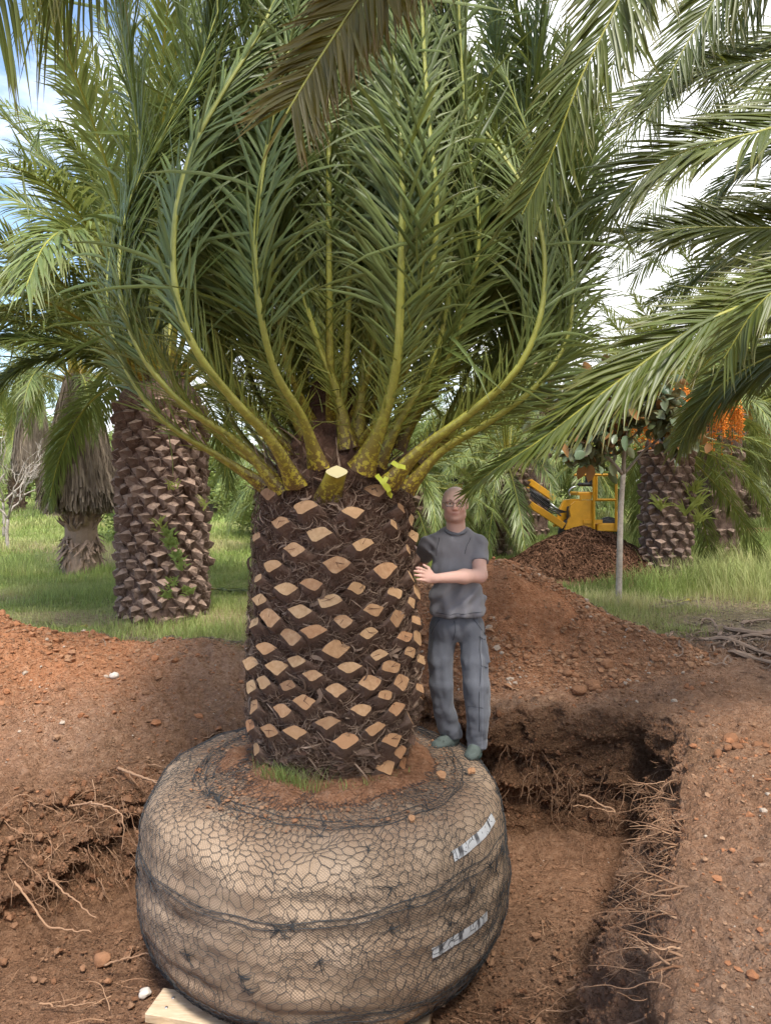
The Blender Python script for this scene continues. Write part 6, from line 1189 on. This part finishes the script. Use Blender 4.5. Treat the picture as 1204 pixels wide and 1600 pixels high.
# ------------------------------------------------------------------ young trees
def limb(mb, a, b, r0, r1, n=8, wig=0.03): 
    a, b = np.array(a, float), np.array(b, float); L_ = np.linalg.norm(b - a); P = curve([a, (a * 2 + b) / 3 + rng.normal(0, wig * L_, 3), (a + 2 * b) / 3 + rng.normal(0, wig * L_, 3), b], n); tube(mb, P, np.linspace(r0, r1, n), 7); return P
def sapling():
    D = 9.5; b = W(965, 950, D); b[2] = float(height(b[0], b[1])) - 0.03; e = empty('sapling', tuple(b), 'thin grey sapling with big pale leaves standing in grass behind the heap', 'tree'); mb = MB()
    tube(mb, curve([b, W(967, 880, D), W(969, 800, D), W(973, 740, D)], 26), np.interp(np.linspace(0, 1, 26), [0, .08, 1], [.066, .045, .034]), 12)
    f = W(973, 742, D); ends = []
    for pts, r in [([(973, 742), (950, 715), (932, 695), (910, 670)], .030), ([(973, 742), (975, 700), (980, 660), (988, 625)], .032), ([(973, 742), (1005, 705), (1035, 680), (1065, 650)], .022), ([(940, 705), (925, 680), (895, 655)], .016), ([(978, 690), (960, 660), (935, 635)], .016), ([(980, 690), (1010, 660), (1030, 630)], .016), ([(960, 730), (955, 690), (945, 650)], .014), ([(910, 670), (885, 660), (870, 640)], .010), ([(920, 690), (880, 690)], .008), ([(985, 650), (1005, 630), (1010, 610)], .012), ([(1000, 710), (1045, 700), (1080, 660)], .010)]:
        off = rng.normal(0, 0.25); P = [W(x, y, D + off * i / len(pts)) for i, (x, y) in enumerate(pts)]; tube(mb, curve(P, 12), np.linspace(r, r * 0.35, 12), 7); ends.append(P[-1]); ends.append((P[-1] + P[-2]) / 2)
        for _ in range(5):
            s = P[-1] * rng.uniform(0.4, 1) + P[-2] * 0; s = P[-2] + (P[-1] - P[-2]) * rng.random(); q = s + rng.normal(0, 0.16, 3) + [0, 0, 0.18]; tube(mb, [s, (s + q) / 2 + rng.normal(0, 0.02, 3), q], [r * .3, r * .25, r * .12], 5); ends.append(q)
    mb.build('trunk', 'grey_bark', e); m = MB()
    for q in ends:
        for _ in range(18):
            c = q + rng.normal(0, 0.14, 3); d = nrm(rng.normal(0, 1, 3) + [0, 0, -0.1]); l = rng.uniform(0.12, 0.21); s = nrm(np.cross(d, rng.normal(0, 1, 3))); n_ = np.cross(s, d); u = np.array([0, .2, .5, .8, 1]); w_ = np.array([.01, .25, .33, .22, .0]) * l; P = c + d * (u * l)[:, None] - np.array([0, 0, 1]) * (0.25 * l * u ** 2)[:, None]
            V = np.stack([P - s * w_[:, None] + n_ * (w_ * .4)[:, None], P, P + s * w_[:, None] + n_ * (w_ * .4)[:, None]], 1).reshape(-1, 3); org = rng.random() < 0.13
            m.add(V, [[3 * i + j, 3 * i + j + 1, 3 * i + j + 4, 3 * i + j + 3] for i in range(4) for j in range(2)], 0, (rng.random(), 0.9 if org else 0.0, 0.25 * rng.random() + (0.4 if org else 0)))
    m.build('crown', 'broad_leaf', e)
sapling()
def bare(x, y, h, label):
    e = MB(); b = np.array([x, y, float(height(x, y)) - 0.03]); P = limb(e, b, b + [0, 0, h * 0.3], 0.05, 0.035)
    def rec(p, d, l, r, k):
        q = p + d * l; limb(e, p, q, r, r * 0.6, 6, 0.05)
        if k:
            for _ in range(3): rec(p + (q - p) * rng.uniform(0.6, 1), nrm(d + rng.normal(0, 0.45, 3) + [0, 0, 0.15]), l * 0.68, r * 0.6, k - 1)
    for a in range(3): rec(P[-1], nrm([math.cos(a * 2.1 + x), math.sin(a * 2.1 + x), 1.1]), h * 0.32, 0.028, 3)
    o = e.build('bare_tree', 'grey_bark', loc=tuple(b)); tag(o, label, 'tree')
bare(-9.2, 17.0, 2.6, 'small leafless grey tree on the lawn left of the leaning palm'); bare(-11.5, 21.0, 3.6, 'taller bare pale tree farther back at the left edge')
# epiphytes on palm trunks
def clump(parent, x, y, z, n, L_, c, name='weed_clump'):
    m = MB()
    for _ in range(n):
        a = rng.uniform(math.pi, 2 * math.pi); d = np.array([math.cos(a) * .7, math.sin(a) * .7, rng.uniform(0.3, 1)]); p = np.array([x, y, z]) + rng.normal(0, 0.03, 3); l = L_ * rng.uniform(0.5, 1.1); P = curve([p, p + d * l * .5, p + d * l - [0, 0, .2 * l]], 6); S_ = nrm(np.cross(tangents(P), (0, 1, 0.2))) * 0.009 * np.array([1, 1.2, 1, .8, .5, .1])[:, None] * (y / 9); V = np.stack([P - S_, P + S_], 1).reshape(-1, 3); m.add(V, [[2 * i, 2 * i + 1, 2 * i + 3, 2 * i + 2] for i in range(5)], 0, (0.8, c, 0))
    return m.build(name, 'shrub', parent)
for (x, y, z) in [(4.86, 12.35, 1.25), (5.30, 12.33, 1.15), (5.55, 12.5, 1.3), (5.62, 12.5, 1.0), (5.45, 12.4, 1.55)]: clump(P2, x, y, z, 26, 0.42, 0.75)
L1 = bpy.data.objects['palm_tree.001']
for (px, py, n, l, c) in [(268, 850, 70, .13, .0), (276, 870, 60, .12, .0), (262, 835, 50, .12, .1), (283, 885, 50, .10, .1), (250, 820, 14, .16, .7), (272, 760, 12, .16, .8), (318, 790, 12, .16, .8), (295, 925, 50, .10, .15), (262, 930, 40, .1, .1), (270, 910, 40, .09, .1)]: 
    p = W(px, py, 8.36); clump(L1, p[0], p[1], p[2], n, l, c, 'trunk_weed')
# ------------------------------------------------------------------ yellow machine
def machine():
    D = 18.5; root = empty('wheel_loader', tuple(W(880, 828, D) * [1, 1, 0]), 'small yellow loader with open cage and lowered boom behind the brown mulch heap', 'machine')
    def plate(name, pts, d0, d1, mt='yellow_paint', hole=None):
        n = len(pts); A = np.array([W(x, y, D) for x, y in pts]); m = MB(); A0 = A.copy(); A0[:, 1] = d0; A1 = A.copy(); A1[:, 1] = d1; V = np.vstack([A0, A1]); m.add(V, [[i, (i + 1) % n, n + (i + 1) % n, n + i] for i in range(n)])
        c0 = A0.mean(0); c1 = A1.mean(0); m.add(np.vstack([A0, c0]), [[i, n, (i + 1) % n] for i in range(n)]); m.add(np.vstack([A1, c1]), [[i, (i + 1) % n, n] for i in range(n)]); return m.build(name, mt, root, smooth=False)
    def bar(m, p, q, d, w=.05, mt=0): a, b = W(*p, d), W(*q, d); tube(m, [a, b], w, 4, mt)
    plate('side_plate', [(876, 826), (882, 812), (886, 806), (884, 796), (886, 788), (893, 783), (905, 781), (922, 781), (922, 826)], 18.16, 18.29); plate('side_plate', [(876, 826), (882, 812), (886, 796), (893, 783), (905, 781), (922, 781), (922, 826)], 19.30, 19.44)
    m = MB(); c = (W(900, 800, 18.79)); box(m, W(902, 806, 18.85), (0.45, 0.7, 0.5), bev=0.03); m.build('engine_block', 'black_rubber', root, smooth=False)
    m = MB(); box(m, W(940, 822, 18.73), (0.62, 1.2, 0.22), bev=0.03); box(m, W(925, 815, 18.16), (0.5, 0.06, 0.10)); m.build('rear_frame', 'yellow_paint', root, smooth=False)
    m = MB(); box(m, W(909, 771, 18.61), (0.46, 0.8, 0.09), bev=0.02); box(m, W(914, 777, 18.21), (0.30, 0.08, 0.12)); m.build('seat_deck', 'yellow_paint', root, smooth=False)
    m = MB(); box(m, W(914, 757, 18.73), (0.34, 0.5, 0.10), bev=0.04); box(m, W(920, 748, 18.90), (0.22, 0.12, 0.34), bev=0.04); m.build('seat', 'black_rubber', root, smooth=False)
    m = MB()
    for d in (18.10, 19.42):
        for p, q in [((898, 742), (962, 742)), ((927, 742), (927, 826)), ((931, 744), (931, 780)), ((962, 742), (962, 826)), ((929, 781), (962, 781))]: bar(m, p, q, d, .036)
    for x, y in ((898, 742), (927, 742), (962, 742), (962, 781)): tube(m, [W(x, y, 18.10), W(x, y, 19.42)], .036, 4)
    m.build('roll_cage', 'yellow_paint', root, smooth=False)
    for nm, p, q, w_ in (('lift_arm', (826, 752), (866, 780), .075), ('lift_arm', (812, 778), (880, 822), .080)):
        m = MB()
        for d in (18.04, 19.30): a, b = W(*p, d), W(*q, d); box(m, (a + b) / 2, (np.linalg.norm(b - a), .09, w_ * 2.2), rotm('Y', -math.atan2((b - a)[2], (b - a)[0])), bev=.015)
        tube(m, [W(*p, D - 0.5), W(*p, D + 0.85)], .05, 6); m.build(nm, 'yellow_paint', root, smooth=False)
    for off in (0, 6): m = MB(); tube(m, [W(822, 762 + off, 18.50), W(858, 786 + off, 18.50)], .05, 8); tube(m, [W(858, 786 + off, 18.50), W(876, 800 + off, 18.50)], .025, 8, 1); m.build('hydraulic_cylinder', ['black_rubber', 'screw'], root)
    m = MB()
    for i in range(4): tube(m, curve([W(820, 758 + 3 * i, 18.39), W(840, 776 + 3 * i, 18.33), W(862, 792 + 3 * i, 18.39), W(884, 800, 18.50)], 16), .014, 5)
    m.build('hose', 'black_rubber', root)
    m = MB(); tube(m, curve([W(890, 776, 18.10), W(888, 768, 18.10), W(893, 762, 18.10), (W(900, 760, 18.10))], 10), .02, 6); m.build('grab_rail', 'screw', root)
    for x in (893, 950):
        for d in (18.33, 19.36):
            c = W(x, 838, d); c[2] = 0.36; m = MB(); a = np.arange(20) / 20 * 2 * math.pi
            prof = [(0.0, -.11), (.2, -.11), (.32, -.11), (.36, -.07), (.36, .07), (.32, .11), (.2, .11), (0.0, .11)]; V = np.array([[c[0] + r * math.cos(t), c[1] + o, c[2] + r * math.sin(t)] for r, o in prof for t in a]); m.add(V, [[i * 20 + j, i * 20 + (j + 1) % 20, (i + 1) * 20 + (j + 1) % 20, (i + 1) * 20 + j] for i in range(7) for j in range(20)]); m.build('wheel', 'black_rubber', root)
    # attachment carried at the front, seen above the man's head
    m = MB(); box(m, W(708, 762, 18.04), (0.42, 0.7, 0.20), bev=.03); m.build('front_carriage', 'yellow_paint', root, smooth=False); m = MB(); box(m, W(706, 750, 18.04), (0.50, 0.75, 0.16), bev=.04); m.build('front_cover', 'black_rubber', root, smooth=False)
    m = MB()
    for d in (18.04, 18.85): a, b = W(724, 764, d), W(826, 765, d); box(m, (a + b) / 2, (np.linalg.norm(b - a), .08, .12))
    m.build('boom', 'yellow_paint', root, smooth=False)
machine()
# ------------------------------------------------------------------ wooden platform, stones, chips, dead wood
def platform():
    a = W(244, 1549, 3.72); e = empty('wooden_platform', (BC[0], BC[1], FLOOR), 'pale wooden beams screwed together, carrying the netted root ball', 'wooden platform'); ztop = -1.0
    # beam directions: right and slightly towards the camera
    d = nrm(np.array([0.95, -0.20, 0])); p = np.array([-d[1], d[0], 0]); rot = np.stack([d, p, [0, 0, 1.0]], 1); c = G(238, 1566, ztop); Ln = 1.5
    for k, off in enumerate((0.0, 0.42, 0.84)):
        m = MB(); cc = c + d * Ln / 2 + p * (off + 0.02); cc[2] = ztop - 0.028; box(m, cc, (Ln, 0.19, 0.05), rot, bev=0.004); b = m.build('plank', 'plank', e, smooth=False)
        if k == 0:
            for q in (0.05, 0.12):
                m = MB(); V0, F0 = ico2(1); s = c + d * 0.09 + p * (q - 0.065); s[2] = ztop - 0.001; m.add(s + V0 * [0.009, 0.009, 0.003], F0); m.build('screw', 'screw', b)
    for k, off in enumerate((0.12, 0.75, 1.38)):
        m = MB(); cc = c + d * off + p * 0.42; cc[2] = ztop - 0.053 - 0.035; box(m, cc, (0.10, 1.15, 0.068), rot, bev=0.004); m.build('crossbeam', 'plank', e, smooth=False)
platform()
def rock(px, py, s, label, z=None, sq=(1, .8, .7), mt='stone', name='stone', cat='stone'):
    c = G(px, py, 0 if z is None else z)
    if z is None: c[2] = float(height(c[0], c[1])) + s * 0.3
    V0, F0 = ico2(2); V = V0 * s * np.array(sq) * (1 + 0.28 * fbm(V0, 1.6, 3, int(px)))[:, None]; m = MB(); m.add(c + V, F0, 0, (0.6, 0.4, 0)); o = m.build(name, mt, loc=tuple(c)); tag(o, label, cat)
rock(179, 1072, 0.042, 'pale stone lying alone on the soil left of the pit'); rock(945, 1058, 0.062, 'largest brown stone in the row at the foot of the stony heap', mt='clod'); rock(927, 1072, 0.055, 'squat clod in front of the stones at the heap foot', mt='clod'); rock(160, 1500, 0.05, 'dull stone half sunk in the left pit floor', FLOOR + .02, mt='clod'); rock(227, 1552, 0.035, 'pinkish stone beside the end of the wooden beam', FLOOR + .02)
rock(168, 1533, 0.02, 'tiny pale pebble on the left pit floor near the beam', FLOOR + .02, mt='clod')
def chip(px, py, label, s=0.04, z=0.0):
    c = G(px, py, z); m = MB(); k = 7; a = np.arange(k) / k * 2 * math.pi; r = s * rng.uniform(0.6, 1.1, k); top = np.stack([np.cos(a) * r * 1.2, np.sin(a) * r, 0 * a + rng.normal(0, .004, k)], -1); M = rotm('X', rng.uniform(0.2, 0.6)) @ rotm('Z', rng.uniform(0, 3)); V = np.vstack([top + [0, 0, .008], top * 0.9 - [0, 0, .008], [[0, 0, .010]], [[0, 0, -.01]]]) @ M.T + c + [0, 0, 0.02]
    m.add(V, [[j, k + j, k + (j + 1) % k, (j + 1) % k] for j in range(k)]); m.addF([[j, (j + 1) % k, 2 * k] for j in range(k)]); m.addF([[k + (j + 1) % k, k + j, 2 * k + 1] for j in range(k)]); o = m.build('wood_chip', 'cut_wood', loc=tuple(c), smooth=False); tag(o, label, 'wood chip')
chip(689, 1217, 'larger curled wood chip on the root ball near the man\'s feet', 0.035, -0.02); chip(735, 1210, 'orange wood chip on the net right of the curled chip', 0.03, -0.06); chip(643, 1285, 'small round orange chip caught in the netting in front', 0.02, -0.03)
def deadlog(pts, r, label, d=None):
    P = np.array([G(x, y) for x, y in pts]); P[:, 2] = height(P[:, 0], P[:, 1]) + r * 0.6; C = curve(P, 26); C = C + np.array([1, 1, 0.5]) * 0.05 * fbm(C[:, None, :] + np.arange(3)[None, :, None] * 9, 4, 3, int(pts[0][0])); m = MB(); tube(m, C, r * np.interp(np.linspace(0, 1, 26), [0, .15, .8, 1], [.6, 1, .8, .3]) * (1 + 0.5 * fbm(C, 9, 3, 9)), 7, 0, (0.3, 0, 0), flat=0.45); o = m.build('dead_frond_stalk', 'dead_wood', loc=tuple(P[0]), smooth=False); tag(o, label, 'dead frond')
deadlog([(1085, 1003), (1130, 1010), (1185, 1020), (1260, 1035)], 0.045, 'long grey dead frond stalk lying in front of the pile by the grass'); deadlog([(1130, 985), (1170, 990), (1230, 985)], 0.055, 'weathered stalk at the back of the dead wood pile'); deadlog([(1120, 1000), (1180, 1000), (1240, 1008)], 0.05, 'middle stalk of the dead wood pile at the right'); deadlog([(1140, 1028), (1180, 1036), (1230, 1045)], 0.05, 'dark stalk nearest to the bare soil in the pile'); deadlog([(1080, 975), (1105, 970), (1122, 985), (1118, 1000), (1085, 997)], 0.022, 'curled peeling strip beside the dead wood pile'); deadlog([(1160, 975), (1200, 968), (1250, 975)], 0.04, 'short stalk touching the grass behind the pile')
for (pts, lab, lf) in [([(135, 968, 8.0), (95, 978, 7.75), (55, 990, 7.5), (30, 997, 7.3)], 'cut green frond lying on the grass behind the red heap', 'leaf_olive'), ([(330, 922, 10.6), (370, 923, 10.5), (410, 925, 10.4)], 'dark fallen frond on the grass next to the cut trunk', 'leaf_olive'), ([(1075, 940, 9.9), (1050, 948, 9.6), (1025, 952, 9.4)], 'grey dried frond tip on the trodden grass by the sapling', 'leaf_dead')]:
    P = [W(*p) for p in pts]; P = [np.array([p[0], p[1], float(height(p[0], p[1])) + 0.06]) for p in P]; e = MB(); frond_geo(e, e, P, n=60, L_=0.3, w=0.012, rad=(0.02, 0.005), N0=(0, 0, 1), a0=40, a1=20, dih=4, droop=0.05, t0=0.02, spikes=0.02); o = e.build('fallen_frond', [lf, 'rachis'], loc=tuple(P[0])); tag(o, lab, 'palm frond')

def strands(name, label, cat, x, y, L_, w_, mt, dz=0.01, lift=0.03):
    n = len(x); a = rng.uniform(0, 6.28, n); cu = rng.normal(0, 1.5, n); K = 5; X = []; px, py = x.copy(), y.copy(); l = L_ * rng.uniform(0.4, 1.3, n)
    for i in range(K): X.append(np.stack([px, py, height(px, py) + dz + lift * rng.random(n)], -1)); px = px + np.cos(a) * l / K; py = py + np.sin(a) * l / K; a = a + cu / K
    X = np.stack(X, 1); T_ = nrm(np.gradient(X, axis=1)); S_ = nrm(np.cross(T_, rng.normal(0, 1, (n, 1, 3)) + [0, 0, 1.5])) * (w_ * rng.uniform(0.5, 1.6, n))[:, None, None]; V = np.stack([X - S_, X + S_], 2)
    f = np.array([[2 * i, 2 * i + 1, 2 * i + 3, 2 * i + 2] for i in range(K - 1)]); F = f[None] + (np.arange(n) * 2 * K)[:, None, None]; c = np.stack([rng.random(n), 0 * x, 0.4 * rng.random(n)], -1); m = MB(); m.add(V.reshape(-1, 3), F.reshape(-1, 4), 0, np.repeat(c, 2 * K, axis=0)); o = m.build(name, mt); tag(o, label, cat, kind='stuff')
n = 9000; a = rng.uniform(0, 6.28, n); q = rng.random(n) ** 0.5 * 1.1; strands('mulch', 'dark brown shredded fibre covering the heap below the yellow loader', 'mulch', 3.7 + 1.6 * q * np.cos(a), 13.3 + 1.35 * q * np.sin(a), 0.26, 0.006, 'mulch_fibre', 0.01, 0.05)
n = 420; strands('dead_litter', 'grey brown frond scraps around the dead wood pile at the right', 'litter', rng.normal(4.1, 0.8, n), rng.normal(7.4, 0.5, n), 0.26, 0.007, 'dead_wood', 0.005, 0.04)
n = 5000; y = rng.uniform(7.0, 10.5, n); x = rng.uniform(1.6, 6.5, n); strands('straw', 'dry straw lying on the trodden grass in front of the sapling', 'straw', x, y, 0.16, 0.0022, 'leaf_dead', 0.005, 0.03)
n = 3000; strands('straw', 'dry straw scattered between the red heap and the thick scaly palm', 'straw', rng.uniform(-3.8, -1.0, n), rng.normal(7.3, 0.28, n), 0.14, 0.0020, 'leaf_dead', 0.004, 0.02)
